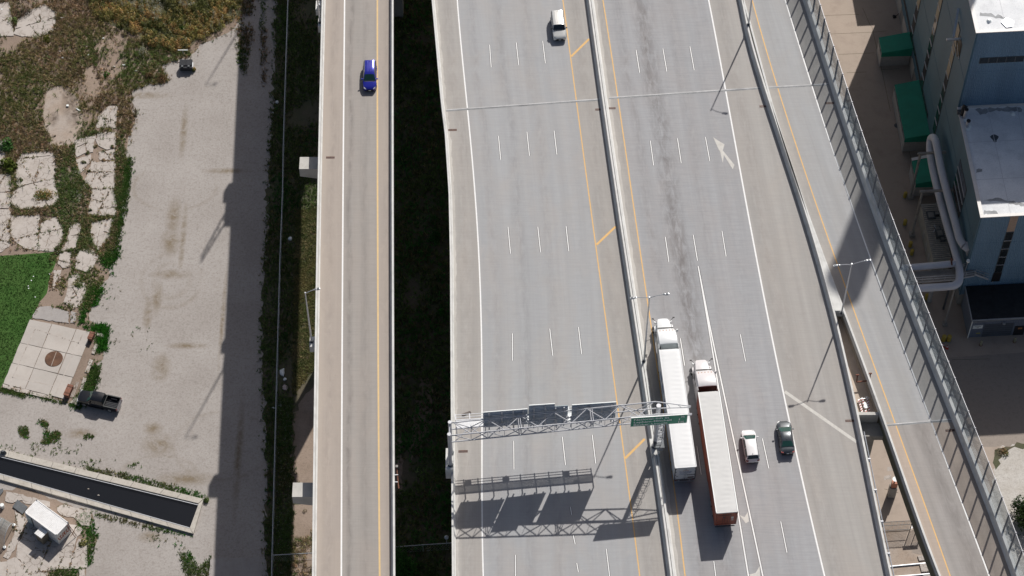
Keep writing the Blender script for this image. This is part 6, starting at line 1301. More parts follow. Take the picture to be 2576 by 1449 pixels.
# ------------------------------------------------------------------ things on the west lot
p = W(470, 172); t = thing("dumpster", "dark grey dumpster with ribbed lids at the gravel edge", "dumpster", (p.x, p.y, 0), R(1), local=True)
M['bin'] = mat('dumpster_paint', (0.035, 0.037, 0.042), 0.5, var=0.2)
q = MB(); q.loft([[Vector((x, y, z)) for x, y, z in ((-.95, -.6, .15), (.95, -.6, .15), (.95, .55, .15), (-.95, .55, .15))], [Vector((x, y, z)) for x, y, z in ((-.98, -.72, 1.0), (.98, -.72, 1.0), (.98, .62, 1.35), (-.98, .62, 1.35))]]); q.build("bin_body", M['bin'], t)
for s_ in (-0.49, 0.49):
    q = MB(); q.box((s_, 0.13, 1.30), (0.94, 1.0, 0.04), 0, R(14)); l_ = q.build("lid", M['bin'], t)
    for k in range(6): q = MB(); q.box((s_ - 0.38 + k * 0.152, 0.13, 1.335), (0.05, 0.96, 0.03), 0, R(14)); q.build("lid_rib", mat('lid_rib', (0.06, 0.062, 0.07), 0.45) if 'lid_rib' not in bpy.data.materials else bpy.data.materials['lid_rib'], l_)
for s_ in (-1, 1): q = MB(); q.box((s_ * 1.02, 0.0, 0.85), (0.1, 0.9, 0.12)); q.build("fork_pocket", M['galv'] if s_ > 0 else M['bin'], t)
for x in (-0.55, 0.45): q = MB(); q.box((x, -0.52, 1.12), (0.3, 0.24, 0.26)); q.build("trash_bag", M['steel_dark'], t)
p = W(462, 140); q = MB(); q.tube([p, p + Vector((0, 0, 1.3))], 0.05, 6); t = thing("pipe_post", "small white T shaped pipe post behind the dumpster", "post", p); q.build("post", M['galv'], t); q = MB(); q.beam(p + Vector((-.75, 0, 1.35)), p + Vector((.8, 0, 1.35)), 0.1, 0.1); q.build("crossbar", M['sign_white'], t)
# container office
cz = 2.6; ca, cb_, cc_, cd_ = (W(u, v, cz) for u, v in ((62, 1325.7), (143, 1415), (173.5, 1314.5 + 0), (91.5, 1257.5)))
ca, cb_, cc_, cd_ = (W(u, v, cz) for u, v in (((185) / 3, 966 + 970 / 3), (425 / 3, 966 + 1147 / 3), (520 / 3, 966 + 1048 / 3), (278 / 3, 966 + 875 / 3)))
cen = (ca + cb_ + cc_ + cd_) / 4; lx = ((cb_ - ca) + (cc_ - cd_)) / 2; wx = ((cd_ - ca) + (cc_ - cb_)) / 2; L, Wc = lx.length, wx.length; rz = math.atan2(lx.y, lx.x)
t = thing("shipping_container", "white container office with ribbed roof and red graffiti on its end", "container", (cen.x, cen.y, 0.1), rz, local=True)
M['cont'] = mat('container_white', (0.78, 0.78, 0.78), 0.6, var=0.06, dirt=0.3, dirt_col=(0.4, 0.36, 0.32))
q = MB()
q.box((0, -Wc / 2 + .03, cz / 2), (L, .06, cz)); q.box((0, Wc / 2 - .03, cz / 2), (L, .06, cz)); q.box((-L / 2 + .03, 0, cz / 2), (.06, Wc - .122, cz)); q.box((L / 2 - .03, 0, cz / 2), (.06, Wc - .122, cz)); q.box((0, 0, cz - .05), (L - .122, Wc - .122, .06)); q.build("body", M['cont'], t)
n = int(L / 0.2)
for k in range(n): q = MB(); q.box((-L / 2 + (k + .5) * L / n, 0, cz - 0.012), (0.11, Wc - 0.16, 0.05)); q.build("roof_rib", M['cont'], t)
for y in (-Wc / 2 + .06, Wc / 2 - .06): q = MB(); q.box((0, y, cz + .01), (L, .12, .07)); q.build("top_rail", M['cont'], t)
for x in (-L / 2 + .08, L / 2 - .08):
    for y in (-Wc / 2 + .08, Wc / 2 - .08): q = MB(); q.box((x, y, cz + .055), (.14, .14, .03)); q.build("corner_casting", M['steel_dark'], t)
q = MB()
for k in range(int(L / 0.3)): q.box((-L / 2 + .2 + k * .3, -Wc / 2 - .01, cz / 2), (0.12, 0.04, cz - .3))
c_ = q.build("wall_ribs", M['cont'], t); c_["kind"] = "stuff"
q = MB(); q.box((-L / 2 + 0.75, -Wc / 2 - .05, 1.25), (0.95, .06, 2.1)); d_ = q.build("door", mat('pale_blue_door', (0.35, 0.45, 0.48), 0.5), t); q = MB(); q.box((-L / 2 + 1.3, -Wc / 2 - .06, 1.25), (0.14, .09, 2.2)); q.build("door_frame", M['steel_dark'], t)
M['graf'] = mat('red_spray_paint', (0.42, 0.12, 0.07), 0.7, var=0.2)
rg = random.Random(4)
for k in range(5):                                  # looping sprayed strokes on the end wall
    y0 = -0.85 + k * 0.40; pts = [Vector((L / 2 + .012, y0 + 0.22 * math.sin(a * 1.0 + k), 1.25 + 0.45 * math.cos(a * (1.2 + .2 * (k % 3))))) for a in np.linspace(0, 5.2, 14)]
    q = MB(); q.tube(pts, 0.07, 5); o_ = q.build("graffiti_stroke", M['graf'], t); 
    for v_ in o_.data.vertices: v_.co.x = L / 2 + 0.008 + (v_.co.x - L / 2 - 0.012) * 0.08
vb = W(0, 0); vx = 0.55
t2_ = thing("tool_cabinet", "small brown cabinet with white ribbed top against the side of the white container", "cabinet", (cen.x, cen.y, 0.1), rz, local=True)
bx = L * 0.12; by = -Wc / 2 - 0.75
q = MB(); q.box((bx, by, 0.98), (1.15, 1.1, 1.96)); q.build("body", mat('brown_cabinet', (0.20, 0.17, 0.13), 0.7), t2_)
q = MB(); q.box((bx, by, 2.0), (1.3, 1.25, 0.08)); rt = q.build("roof", M['cont'], t2_)
for k in range(4): q = MB(); q.box((bx - .45 + k * .3, by, 2.05), (0.12, 1.2, 0.04)); q.build("roof_rib", M['cont'], rt)
q = MB(); q.box((bx - 0.59, by, 0.9), (0.04, 0.9, 1.6)); q.build("door", mat('plum_panel', (0.07, 0.03, 0.035), 0.6), t2_)
for a_, b_ in (((L / 2 + .1, 0.95, 2.2), (L / 2 + 1.1, 0.9, 0.2)),): pass
ra = thing("steel_ladder", "rusty orange ladder leaning on the end of the white container", "ladder", (cen.x, cen.y, 0.1), rz, local=True)
for yy in (0.75, 1.05): q = MB(); q.beam((L / 2 + .05, yy, 2.5), (L / 2 + 1.0, yy + .1, 0.1), 0.06, 0.06); q.build("side_rail", M['rust'], ra)
for k in range(7): f = k / 6.5; q = MB(); q.beam((L / 2 + .05 + .95 * f, .75 + .1 * f, 2.5 - 2.4 * f), (L / 2 + .05 + .95 * f, 1.05 + .1 * f, 2.5 - 2.4 * f), .035, .035); q.build("rung", M['rust'], ra)
mt = Wl(Z7([(300, 165), (478, 290), (385, 410), (215, 285)])); q = MB(); q.prism([(p.x, p.y) for p in mt], 0.12, 0.2); props(q.build("rubber_mat", M['steel_dark'], origin=mt[0]), "dark rectangular rubber mat on the ground at the white container's far corner", "mat")
q = MB(); mt = Wl([(-14, 1238), (8, 1230), (9, 1237), (2, 1246), (-10, 1262)]); q.prism([(p.x, p.y) for p in mt], 0.1, 0.18); props(q.build("rubber_mat", M['steel_dark'], origin=mt[0]), "dark mat at the left edge just below the water basin", "mat")
# hoop shelter with clear film at the left edge
hb = W(8, 1345); hs = thing("hoop_shelter", "hoop framed shelter under torn clear plastic film at the lower left edge", "shelter", (hb.x, hb.y, 0))
A_, B_ = W(36, 1322), W(12, 1378); axd = Vector((-0.86, 0.5, 0)).normalized(); Wv = B_ - A_
def hoop(k): return [A_ + axd * k + Wv * (0.5 - 0.5 * math.cos(a)) + Vector((0, 0, 2.0 * math.sin(a))) for a in np.linspace(0, math.pi, 13)]
for k in (0, 1.6, 3.2, 4.8): q = MB(); q.tube(hoop(k), 0.05, 6); q.build("hoop", M['galv'], hs)
q = MB(); q.loft([hoop(k) for k in (0.02, 1.6, 3.2, 4.8)], closed=False); q.build("film", M['film'], hs)
for p in (A_, B_): q = MB(); q.cyl((p.x, p.y, 0.12), 0.22, 0.24, 10); q.build("footing", M['sign_white'], hs)
q = MB(); p = W(7, 1276); q.cyl((p.x, p.y, 0.35), 0.28, 0.7, 10); props(q.build("white_drum", M['sign_white'], origin=p), "small white drum in green weeds at the left edge below the basin", "drum")
# litter
def litter(u, v, sx, sy, sz, rz, m, label, name="rubbish", cat="litter", z=0.0, group="litter on the ground"):
    p = W(u, v); rg = random.Random(int(u * 13 + v)); q = MB(); n = 7
    top = [Vector((p.x + sx * .5 * math.cos(a) * rg.uniform(.6, 1.1), p.y + sy * .5 * math.sin(a) * rg.uniform(.6, 1.1), z + 0.02)) for a in np.linspace(0, 6.283, n, endpoint=False)]
    q.loft([top, [t_ + Vector((rg.uniform(-.03, .03), rg.uniform(-.03, .03), sz * rg.uniform(.5, 1))) for t_ in top], [p + (t_ - p) * .5 + Vector((0, 0, z + sz)) for t_ in top]])
    o = q.build(name, m, origin=(p.x, p.y, 0)); props(o, label, cat, group)
WH = M['sign_white']
litter(731, 602, .7, .6, .35, 0, WH, "white round rubbish bag beside the chain link fence, on the dark verge")
litter(710, 938, .8, 1.6, .25, 0, WH, "long white crumpled plastic sheet on the dark verge below the lit strip")
litter(717, 955, .5, .5, .25, 0, WH, "small white box shaped rubbish right of the crumpled plastic sheet")
litter(716, 976, 1.0, 1.0, .12, 0, mat('printed_card', (0.5, 0.42, 0.4), .7), "pinkish printed cardboard on the dark verge")
litter(704, 1021, .7, .3, .1, 0, WH, "small white scrap on the verge below the printed cardboard")
litter(688, 1026, .6, .35, .1, 0, WH, "white scrap left of the fence below the printed cardboard")
litter(697, 258, .5, .8, .15, 0, WH, "pale plastic bag on the verge near the top left of the fence")
litter(687, 284, .3, .35, .1, 0, WH, "small pale scrap on the verge under the plastic bag")
q = MB(); a, b = W(192, 273, .1), W(202, 279, .1); q.beam(a, b, .16, .1); props(q.build("plank", WH, origin=a), "white plank lying on the damp sandy patch", "plank")
q = MB(); q.box(W(170, 266, .12), (.34, .3, .24)); props(q.build("block", WH, origin=W(170, 266)), "small white block on the damp sandy patch", "block")
for i, (u, v, lab) in enumerate([(223, 139, "beside the reddish dirt patch"), (287, 168, "long sliver in the brown weeds"), (313, 164, "right of the long sliver"), (151, 130, "left of the pinkish bare spot"), (157, 146, "pair on the pinkish bare spot"), (221, 118, "upper one by the reddish dirt"), (260, 97, "cluster under the thicket"), (138, 73, "at the slab edge near the top left"), (158, 45, "pair at the slab's right end"), (164, 205, "long grey stone above the sandy patch"), (343, 179, "round one near the reddish bushes"), (94, 372, "standing above the biggest slab"), (5, 24, "at the top left corner")]):
    litter(u, v, .45 + .1 * (i % 3), .3, .14, 0, M['slab'] if i % 2 else WH, "pale rubble scrap, " + lab, "rubble", "rubble", group="rubble scraps in the weeds")
for (u, v), lab in zip([(125, 690), (84, 696), (79, 706), (71, 720), (72, 726), (89, 748)], ("near the lawn's upper right corner", "upper one of the middle row", "second of the middle row", "third of the middle row", "lowest of the middle row", "near the lawn's right edge")): litter(u, v, .22, .2, .06, 0, WH, "tiny white scrap on the lawn, " + lab, "paper_scrap", "litter", group="tiny scraps on the lawn")
litter(10, 1143, .9, .7, .4, 0, M['steel_dark'], "dark stone lying on the basin kerb at the left edge", "stone", "stone", .35, None)
for u, v, lab in ((248, 1247, 'yellowish scrap floating in the middle of the basin'), (222, 1231, 'tiny pale scrap floating left of the yellowish one'), (450, 1257, 'tiny pale scrap floating near the end of the basin')): litter(u, v, .3, .25, .05, 0, M['slab'], lab, 'floating_scrap', 'litter', .08, 'scraps floating in the basin')
# cable bracket on the ramp's gap side
bp = W(994, 1185, ZD + .9); cb = thing("cable_bracket", "rusty cable box on brackets hung from the ramp's gap side parapet", "bracket", bp)
yb0, yb1 = W(995, 1185, ZD).y, W(1001, 1230, ZD).y; xo = W_OUTR(yb0) + .25
q = MB(); q.tube([(xo, yb0, ZD + .9), (xo + .15, (yb0 + yb1) / 2, ZD + .4), (xo + .3, yb1, ZD + .1)], .09, 6); q.build("conduit", M['rust'], cb)
for f in (.35, .75): y = yb0 + (yb1 - yb0) * f; q = MB(); q.box((xo - .05, y, ZD + .6), (.5, .08, .12)); q.build("arm", M['galv'], cb)
q = MB(); q.box((xo + .02, yb0 + .05, ZD + 1.05), (.3, .3, .25)); q.build("box", M['conc_dark'], cb)
# plank on the highway shoulder
q = MB(); a, b = W(1163, 1044, ZD + .05), W(1184, 1036, ZD + .05); q.beam(a, b, .3, .08); props(q.build("plank", mat('grey_plank', (0.12, 0.10, 0.09), .8), origin=a), "dark plank lying on the highway shoulder just above the gantry's left end", "plank")
# ------------------------------------------------------------------ east yard and works building
YP = [(1150, -160), (3400, -160), (3400, 1700), (1150, 1700)]
sheet("yard_pavement", Wl(YP), 0.006, M['yard'], "tan concrete yard pavement east of the viaducts")
sheet("asphalt_shade_patch", ragged(Wl([(2385, 900), (2600, 885), (2900, 885), (2900, 1118), (2470, 1124), (2415, 1000)]), 0.8, 0.03, 60), 0.010, M['yard_grey'], "darker grey asphalt apron in front of the small shed")  # sheet reaches to the shade edge; building shade is put into its darker colour
sheet("pale_stone_bed", ragged(Wl([(2513, 1125), (2560, 1118), (2900, 1110), (2900, 1700), (2480, 1700), (2488, 1300), (2499, 1200)]), 0.6, 0.2, 61), 0.012, M['stone_white'], "pale stony ground beyond the noise wall")
sheet("brush_line", ragged(Wl([(2503, 1128), (2560, 1116), (2700, 1112), (2700, 1122), (2545, 1130), (2516, 1150), (2508, 1180), (2500, 1165)]), 0.5, 0.2, 62), 0.016, M['soil_dark'], "dark soil line along the edge of the pale stones")
BC = W(2406, 766, 0); BRZ = R(3.6); e1 = Vector((math.cos(BRZ), math.sin(BRZ), 0)); e2 = Vector((-math.sin(BRZ), math.cos(BRZ), 0))
def onleft(u, v, o=0.0):
    p = vert_plane(u, v, BC + e1 * o, e1) - BC; return p.dot(e2), p.z
def onfront(u, v, o=0.0):
    p = vert_plane(u, v, BC + e2 * o, e2) - BC; return p.dot(e1), p.z
def loc(p): q_ = p - BC; return q_.dot(e1), q_.dot(e2)          # yard point -> building axes
# yard joints and patches
def yline(a, b, w=0.05, m='soil_dark'):
    a, b = W(*a), W(*b); d = (b - a).normalized(); n = Vector((-d.y, d.x, 0)) * w / 2
    q = MB(); q.add([p + Vector((0, 0, 0.014)) for p in (a - n, a + n, b + n, b - n)], [(0, 1, 2, 3)]); o = q.build("pavement_joint", M[m], YARD); return o
YARD = bpy.data.objects["yard_pavement"]
for a, b in [((2080, 86), (2195, 81)), ((2195, 81), (2230, 78)), ((2110, 137), (2200, 133)), ((2130, 183), (2180, 181)), ((2193, 66), (2218, 175)), ((2218, 175), (2262, 173)), ((2218, 175), (2240, 280)), ((2170, 20), (2190, 66)), ((2276, 340), (2300, 430)), ((2385, 905), (2392, 1040)), ((2395, 905), (2490, 903)), ((2050, 40), (2160, 36)), ((2330, 1140), (2250, 1180)), ((2245, 1180), (2290, 1250)), ((2225, 1230), (2260, 1240))]: yline(a, b)
for P in ([(2232, 1175), (2250, 1172), (2250, 1182), (2232, 1186)], [(2224, 1198), (2242, 1194), (2242, 1204), (2224, 1208)]): sheet("pale_patch", Wl(P), 0.016, M['slab'], "pale rectangular pavement patch", YARD, None)
mh = W(2256, 316); q = MB(); q.cyl((mh.x, mh.y, 0.03), 0.42, 0.05, 18); props(q.build("manhole_lid", M['steel_dark'], origin=(mh.x, mh.y, 0.01)), "small dark round manhole lid in the yard beside the long green canopy", "manhole lid")
# ---- main works building
M['siding'] = None
def siding(name, col, pitch=0.30, depth=0.6):
    m, nt, b = new_mat(name); tc = nt.nodes.new("ShaderNodeTexCoord").outputs["Object"]
    sep = nt.nodes.new("ShaderNodeSeparateXYZ"); nt.links.new(tc, sep.inputs[0])
    s_ = math_n(nt, 'ADD', sep.outputs[0], sep.outputs[1]); wv = math_n(nt, 'SINE', math_n(nt, 'MULTIPLY', s_, 2 * math.pi / pitch))
    n1 = noise_n(nt, scale_vec(nt, tc, (0.3, 0.3, 0.04)), 1.0, 6); n2 = noise_n(nt, tc, 0.15, 4)
    c = mix_n(nt, ramp_n(nt, n1, 0.3, 0.7), [x * 0.88 for x in col], [x * 1.12 for x in col]); c = mix_n(nt, ramp_n(nt, n2, 0.4, 0.7, 0, 0.2), c, [x * 0.75 for x in col])
    nt.links.new(c, b.inputs["Base Color"]); b.inputs["Roughness"].default_value = 0.55; bump_n(nt, b, wv, depth, 0.05); return m
M['siding'] = siding('blue_ribbed_siding', (0.15, 0.255, 0.37)); M['siding_l'] = siding('shade_toned_siding', (0.07, 0.155, 0.215), 0.30, 0.35); M['siding_s'] = siding('shed_siding', (0.17, 0.20, 0.26), 0.25)  # left walls: darker copy of the blue siding, their shade put into the colour
M['roofing'] = ground_mat('pale_roof_membrane', (0.86, 0.87, 0.88), (0.72, 0.74, 0.76), (0.40, 0.41, 0.42), 0.3, s1=0.25, s2=0.4, bump=0.1)
M['tar'] = mat('black_tar_roof', (0.014, 0.014, 0.016), 0.45, var=0.5, scale=1.5, bump=0.6, bscale=3, dirt=0.25, dirt_col=(0.06, 0.06, 0.06), dscale=1.2)
M['coping'] = mat('metal_coping', (0.66, 0.64, 0.62), 0.5, 0.0, var=0.05)
HL, HU, YU, YE = 21.8, 38.2, 19.15, 61.0
bld = thing("works_building", "large blue ribbed metal works building with pale roofs and tall window strips", "building", (BC.x, BC.y, 0), BRZ, local=True)
def bbox(name, x0, x1, y0, y1, z0, z1, m, parent=None, **k):
    q = MB(); q.box(((x0 + x1) / 2, (y0 + y1) / 2, (z0 + z1) / 2), (x1 - x0, y1 - y0, z1 - z0)); return q.build(name, m, parent or bld, **k)
XR = 46.0
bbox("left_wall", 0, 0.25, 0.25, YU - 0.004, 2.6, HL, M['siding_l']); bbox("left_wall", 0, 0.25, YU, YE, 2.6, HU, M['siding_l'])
bbox("front_wall", 0.0, XR, 0.0, 0.245, 2.6, HL, M['siding']); bbox("front_wall", 0.255, XR, YU, YU + 0.25, HL - 0.5, HU, M['siding'])
bbox("plinth", 0.04, XR, 0.04, YE, 0, 2.59, M['conc_dark']); bbox("rear_wall", 0.0, XR, YE + 0.004, YE + 0.25, 0, HU, M['siding']); bbox("right_wall", XR + 0.004, XR + 0.25, 0, YE, 0, HU, M['siding'])
bbox("roof", 0.26, XR, 0.26, YU - 0.01, HL - 0.55, HL - 0.25, M['roofing'], label="lower pale roof in the shade"); bbox("roof", 0.26, XR, YU + 0.26, YE - 0.01, HU - 0.55, HU - 0.25, M['roofing'], label="upper pale roof in the sun")
def coping(x0, x1, y0, y1, z): bbox("coping", x0, x1, y0, y1, z - 0.02, z + 0.10, M['coping'])
coping(-0.12, 0.38, 0.36, YU - 0.05, HL); coping(-0.12, 0.38, YU + 0.36, YE, HU); coping(-0.12, 6.1, -0.12, 0.35, HL); coping(6.13, 8.2, -0.10, 0.33, HL); coping(8.24, XR, -0.12, 0.35, HL); coping(-0.12, XR, YU - 0.12, YU + 0.35, HU)
bbox("flashing", 0.4, XR, YU - 0.12, YU - 0.01, HL - 0.3, HL + 0.25, M['coping'])
M['grime'] = mat('roof_grime', (0.34, 0.35, 0.36), .9, var=.3, scale=.8); M['seam'] = mat('roof_seam', (0.60, 0.61, 0.63), .8, var=.1)
def roof_blot(pts, z, m, name):
    P = ragged([Vector((x, y, 0)) for x, y in pts], .35, .10, int(abs(pts[0][0] * 7 + pts[0][1])))
    q = MB(); q.add([Vector((p.x, p.y, z)) for p in P], [tuple(range(len(P)))]); return q.build(name, m, bld)
for x in (4.2, 8.4, 12.6, 16.8): bbox("roof_seam", x, x + .07, .4, YU - .2, HL - .248, HL - .235, M['seam']); bbox("roof_seam", x, x + .07, YU + .4, YE - .4, HU - .248, HU - .235, M['seam'])
for y in (6.5, 13.0): bbox("roof_seam", .4, XR - .3, y, y + .07, HL - .248, HL - .232, M['seam'])
roof_blot([(.6, 3.0), (3.0, 3.3), (6.5, 2.2), (9, 2.4), (9, 1.7), (6.3, 1.6), (3, 2.7)], HL - .243, M['grime'], "roof_stain"); roof_blot([(.5, .6), (2.6, .5), (2.4, .95), (.6, 1.3)], HL - .243, M['grime'], "roof_stain"); roof_blot([(2.4, YU - .3), (9, YU - .3), (9, YU - 1.2), (5, YU - .8), (3, YU - 1.3)], HL - .243, M['grime'], "roof_stain"); roof_blot([(.8, 7.6), (1.7, 7.9), (1.6, 8.5), (.8, 8.3)], HL - .243, M['grime'], "roof_stain")
roof_blot([(1.0, YU + 3.2), (4.4, YU + 2.4), (4.6, YU + 2.8), (1.2, YU + 3.7)], HU - .243, M['grime'], "roof_stain")
for z in (9.0, 15.4): bbox("wall_seam", -.03, 0.0, .1, YE - .1, z, z + .08, M['siding_l']); bbox("wall_seam", .1, XR, -.03, 0.0, z, z + .08, M['siding'])
bbox("wall_seam", .1, XR, YU - .03, YU, 29.6, 29.68, M['siding']); bbox("wall_seam", -.03, 0.0, YU, YE, 27.5, 27.58, M['siding_l'])
bbox("corner_trim", -.04, .16, -.04, -.004, 2.6, HL - .03, M['siding_l']); bbox("corner_trim", -.04, .16, YU - .04, YU - .004, HL + .2, HU - .03, M['siding_l'])
# rear blocks of the same works (they shade the yard)
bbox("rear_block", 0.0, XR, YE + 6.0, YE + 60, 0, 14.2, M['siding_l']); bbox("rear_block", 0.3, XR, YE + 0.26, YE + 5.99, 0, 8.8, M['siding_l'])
bbox("penthouse", 0.5, XR, YU + 15.2, YE - 1, HU - 0.25, HU + 7.0, M['siding'])
# window strips on the left wall
def strip_window(y0, y1, z0, z1, nz, split, side='left', x_off=0.0, ny=1, tan=None):
    w = MB()
    if side == 'left': w.box((-0.03, (y0 + y1) / 2, (z0 + z1) / 2), (0.08, y1 - y0, z1 - z0))
    else: w.box(((y0 + y1) / 2, x_off - 0.03, (z0 + z1) / 2), (y1 - y0, 0.08, z1 - z0))
    f = w.build("window", M['steel_dark'], bld)
    for i in range(nz):
        for j in range(ny):
            a, b = z0 + (z1 - z0) * i / nz + .08, z0 + (z1 - z0) * (i + 1) / nz - .08; c, d = y0 + (y1 - y0) * j / ny + .08, y0 + (y1 - y0) * (j + 1) / ny - .08
            m = M['pane_tan'] if (a / z1 if tan is None else tan(i, j)) and (a > split) else M['pane']
            q = MB()
            if side == 'left': q.box((-0.075, (c + d) / 2, (a + b) / 2), (0.03, d - c, b - a))
            else: q.box(((c + d) / 2, x_off - 0.075, (a + b) / 2), (d - c, 0.03, b - a))
            q.build("pane", m, f)
    for i in range(1, nz):
        z = z0 + (z1 - z0) * i / nz; q = MB()
        if side == 'left': q.box((-0.10, (y0 + y1) / 2, z), (0.10, y1 - y0, .12))
        else: q.box(((y0 + y1) / 2, x_off - 0.10, z), (y1 - y0, 0.10, .12))
        q.build("mullion", M['galv'], f)
for (u, v), top, spl in (((2292, 113), 34, 12), ((2319, 230), 34, 20), ((2351, 343), 31, 19.0)):
    y, z = onleft(u, v); strip_window(y - 0.1, y + 1.5, max(z, 3.6), top, int((top - z) / 2.6), spl)
y0 = onleft(2322, 345)[0]; y1 = onleft(2200, -20)[0]
strip_window(max(y0, 20), 60.9, 4.6, 5.5, 1, 99, ny=22)
gy0, gz0 = onleft(2254 + .2222 * 715, 322 + .2222 * 1030); gy1, gz1 = onleft(2254 + .2222 * 730, 322 + .2222 * 350)
strip_window(gy0, gy1, gz0, gz1, 4, 99, ny=3)
fx0, fz0 = onfront(2564.7 - 100, 145.6 + 20, YU); strip_window(1.4, 7.6, 31.5, 32.7, 1, 99, 'front', YU, 5); strip_window(7.75, 14, 31.55, 32.75, 1, 99, 'front', YU, 5)
strip_window(4.15, 5.25, 7.9, 17.9, 5, 99, 'front', 0.0); bbox("brick_infill", 4.15, 5.25, -0.04, 0.0, 18.0, HL - 0.1, mat('brick_infill', (0.42, 0.31, 0.24), 0.85, var=0.15, dirt=0.3, dirt_col=(0.3, 0.1, 0.06)))
bbox("doorway", 4.1, 5.3, -0.05, 0.0, 5.6, 7.8, M['black'])
# broken canopy on the left wall
cy_, cz_ = onleft(2419, 80); q = MB(); q.box((-1.0, cy_ - .3, cz_ - 1.2), (2.0, 0.3, 0.25)); q.beam((-1.0, cy_, cz_ - 1.0), (-0.1, cy_ + 3.2, cz_ + 1.3), 0.3, 0.12); q.beam((-1.1, cy_ - .2, cz_ - 1.2), (-0.05, cy_ - .6, cz_ - 4.5), 0.1, 0.1); q.beam((-0.5, cy_ - .2, cz_ - 1.2), (-0.05, cy_ - 1.6, cz_ - 4), 0.08, 0.08)
cb_ = q.build("broken_bracket", M['galv'], bld); bbox("vent_hole", -0.03, 0.0, cy_ - 1.6, cy_ + 0.2, cz_ - 4.2, cz_ - 1.0, M['black'])
q = MB()
for k in range(4): q.beam((-0.6 + .1 * k, cy_ - .2 - .2 * k, cz_ - 1.3), (-0.06, cy_ - .7 - .3 * k, cz_ - 4.6 + .5 * k), 0.06, 0.06)
q.build("bent_struts", mat('ochre_steel', (0.28, 0.2, 0.1), .7), bld)
# flood lights on the wall
for (u, v) in ((2262, 42), (2326, 298)):
    y, z = onleft(u, v); q = MB(); q.box((-0.75, y, z), (0.5, 0.55, 0.3), 0, 0, 0.4); q.beam((-0.6, y, z), (0, y + .3, z + .5), 0.08, 0.08); q.build("flood_light", M['black'], bld)
    q = MB(); q.tube([(-0.04, y, z), (-0.04, y - .6, z - 6)], 0.03, 5); q.build("conduit", M['steel_dark'], bld)
# green canopies over the doors at the foot of the wall
M['canopy'] = mat('green_canopy_fabric', (0.006, 0.235, 0.15), 0.7, var=0.12, scale=0.7); M['plaster'] = mat('white_plaster', (0.42, 0.40, 0.38), 0.8, var=0.08, dirt=0.2)
def canopy(y0, y1, out, zw, zo, lab, box=True, strip_=False):
    t = thing("door_canopy", lab, "canopy", (BC.x, BC.y, 0), BRZ, group="green canopies along the wall", local=True)
    q = MB(); q.add([(-.02, y0, zw), (-out, y0 + .1, zo), (-out, y1, zo), (-.02, y1, zw), (-.02, y0, zw - .12), (-out, y0 + .1, zo - .12), (-out, y1, zo - .12), (-.02, y1, zw - .12)], [(0, 1, 2, 3), (7, 6, 5, 4), (0, 4, 5, 1), (1, 5, 6, 2), (2, 6, 7, 3), (3, 7, 4, 0)]); q.build("canopy_roof", M['canopy'], t)
    q = MB(); q.add([(-.02, y0 - .01, zw - .1), (-out, y0 + .09, zo - .1), (-out, y0 + .09, zo - .9), (-.02, y0 - .01, zo - .9), (-.02, y0 + .05, zw - .1), (-out, y0 + .15, zo - .1), (-out, y0 + .15, zo - .9), (-.02, y0 + .05, zo - .9)], [(0, 1, 2, 3), (7, 6, 5, 4), (0, 4, 5, 1), (1, 5, 6, 2), (2, 6, 7, 3), (3, 7, 4, 0)]); q.build("end_cheek", M['canopy'], t)
    if box:
        q = MB(); q.box((-out / 2 - .02, (y0 + y1) / 2 + .1, (zo - 1.0) / 2), (out - .1, (y1 - y0) - .3, zo - 1.0)); q.build("loading_box", M['plaster'], t)
    n = max(2, int((y1 - y0) / 2.2))
    for k in range(n + 1):
        y = y0 + .15 + (y1 - y0 - .3) * k / n; q = MB(); q.box((-out + .08, y, (zo - .1) / 2), (.1, .1, zo - .1)); q.build("support_post", M['plaster'], t)
    if strip_: q = MB(); q.box((-out / 2, y1 + .12, (zw + zo) / 2 + .02), (out + .1, .5, .1), 0, 0, -math.atan2(zw - zo, out)); q.build("pale_end_strip", M['coping'], t)
def cano(u0, v0, u1, v1, zo, zw, lab, **k):        # outer edge near / far picture points
    x0, y0 = loc(W(u0, v0, zo)); x1, y1 = loc(W(u1, v1, zo)); canopy(y0, y1, max(2.2, -(x0 + x1) / 2), zw, zo, lab, **k)
cano(1717.3 + 1505 / 3, 405 / 3, 1717.3 + 1480 / 3, 283 / 3, 3.4, 4.4, "short green door canopy nearest the top of the picture with white box below")
cano(1717.3 + 1685 / 3, 1050 / 3, 1717.3 + 1593 / 3, 640 / 3, 3.4, 4.3, "longest green door canopy along the wall base in the middle")
cano(1717.3 + 1768 / 3, 1392 / 3, 1717.3 + 1722 / 3, 1210 / 3, 3.4, 4.3, "green door canopy behind the tall pipe post with a pale strip at its far end", strip_=True)
# door leaf, wall base clutter
for (ya, yb, m) in ((33.0, 34.6, 'plaster'), (31.8, 32.9, 'black'), (16.2, 18.0, 'plaster'), (41.5, 43.5, 'plaster'), (47, 52, 'plaster'), (54, 60, 'plaster')): bbox("wall_door" if m == 'black' else "white_base_panel", -0.06, 0.035, ya, yb, 0.02, 3.0, M[m])
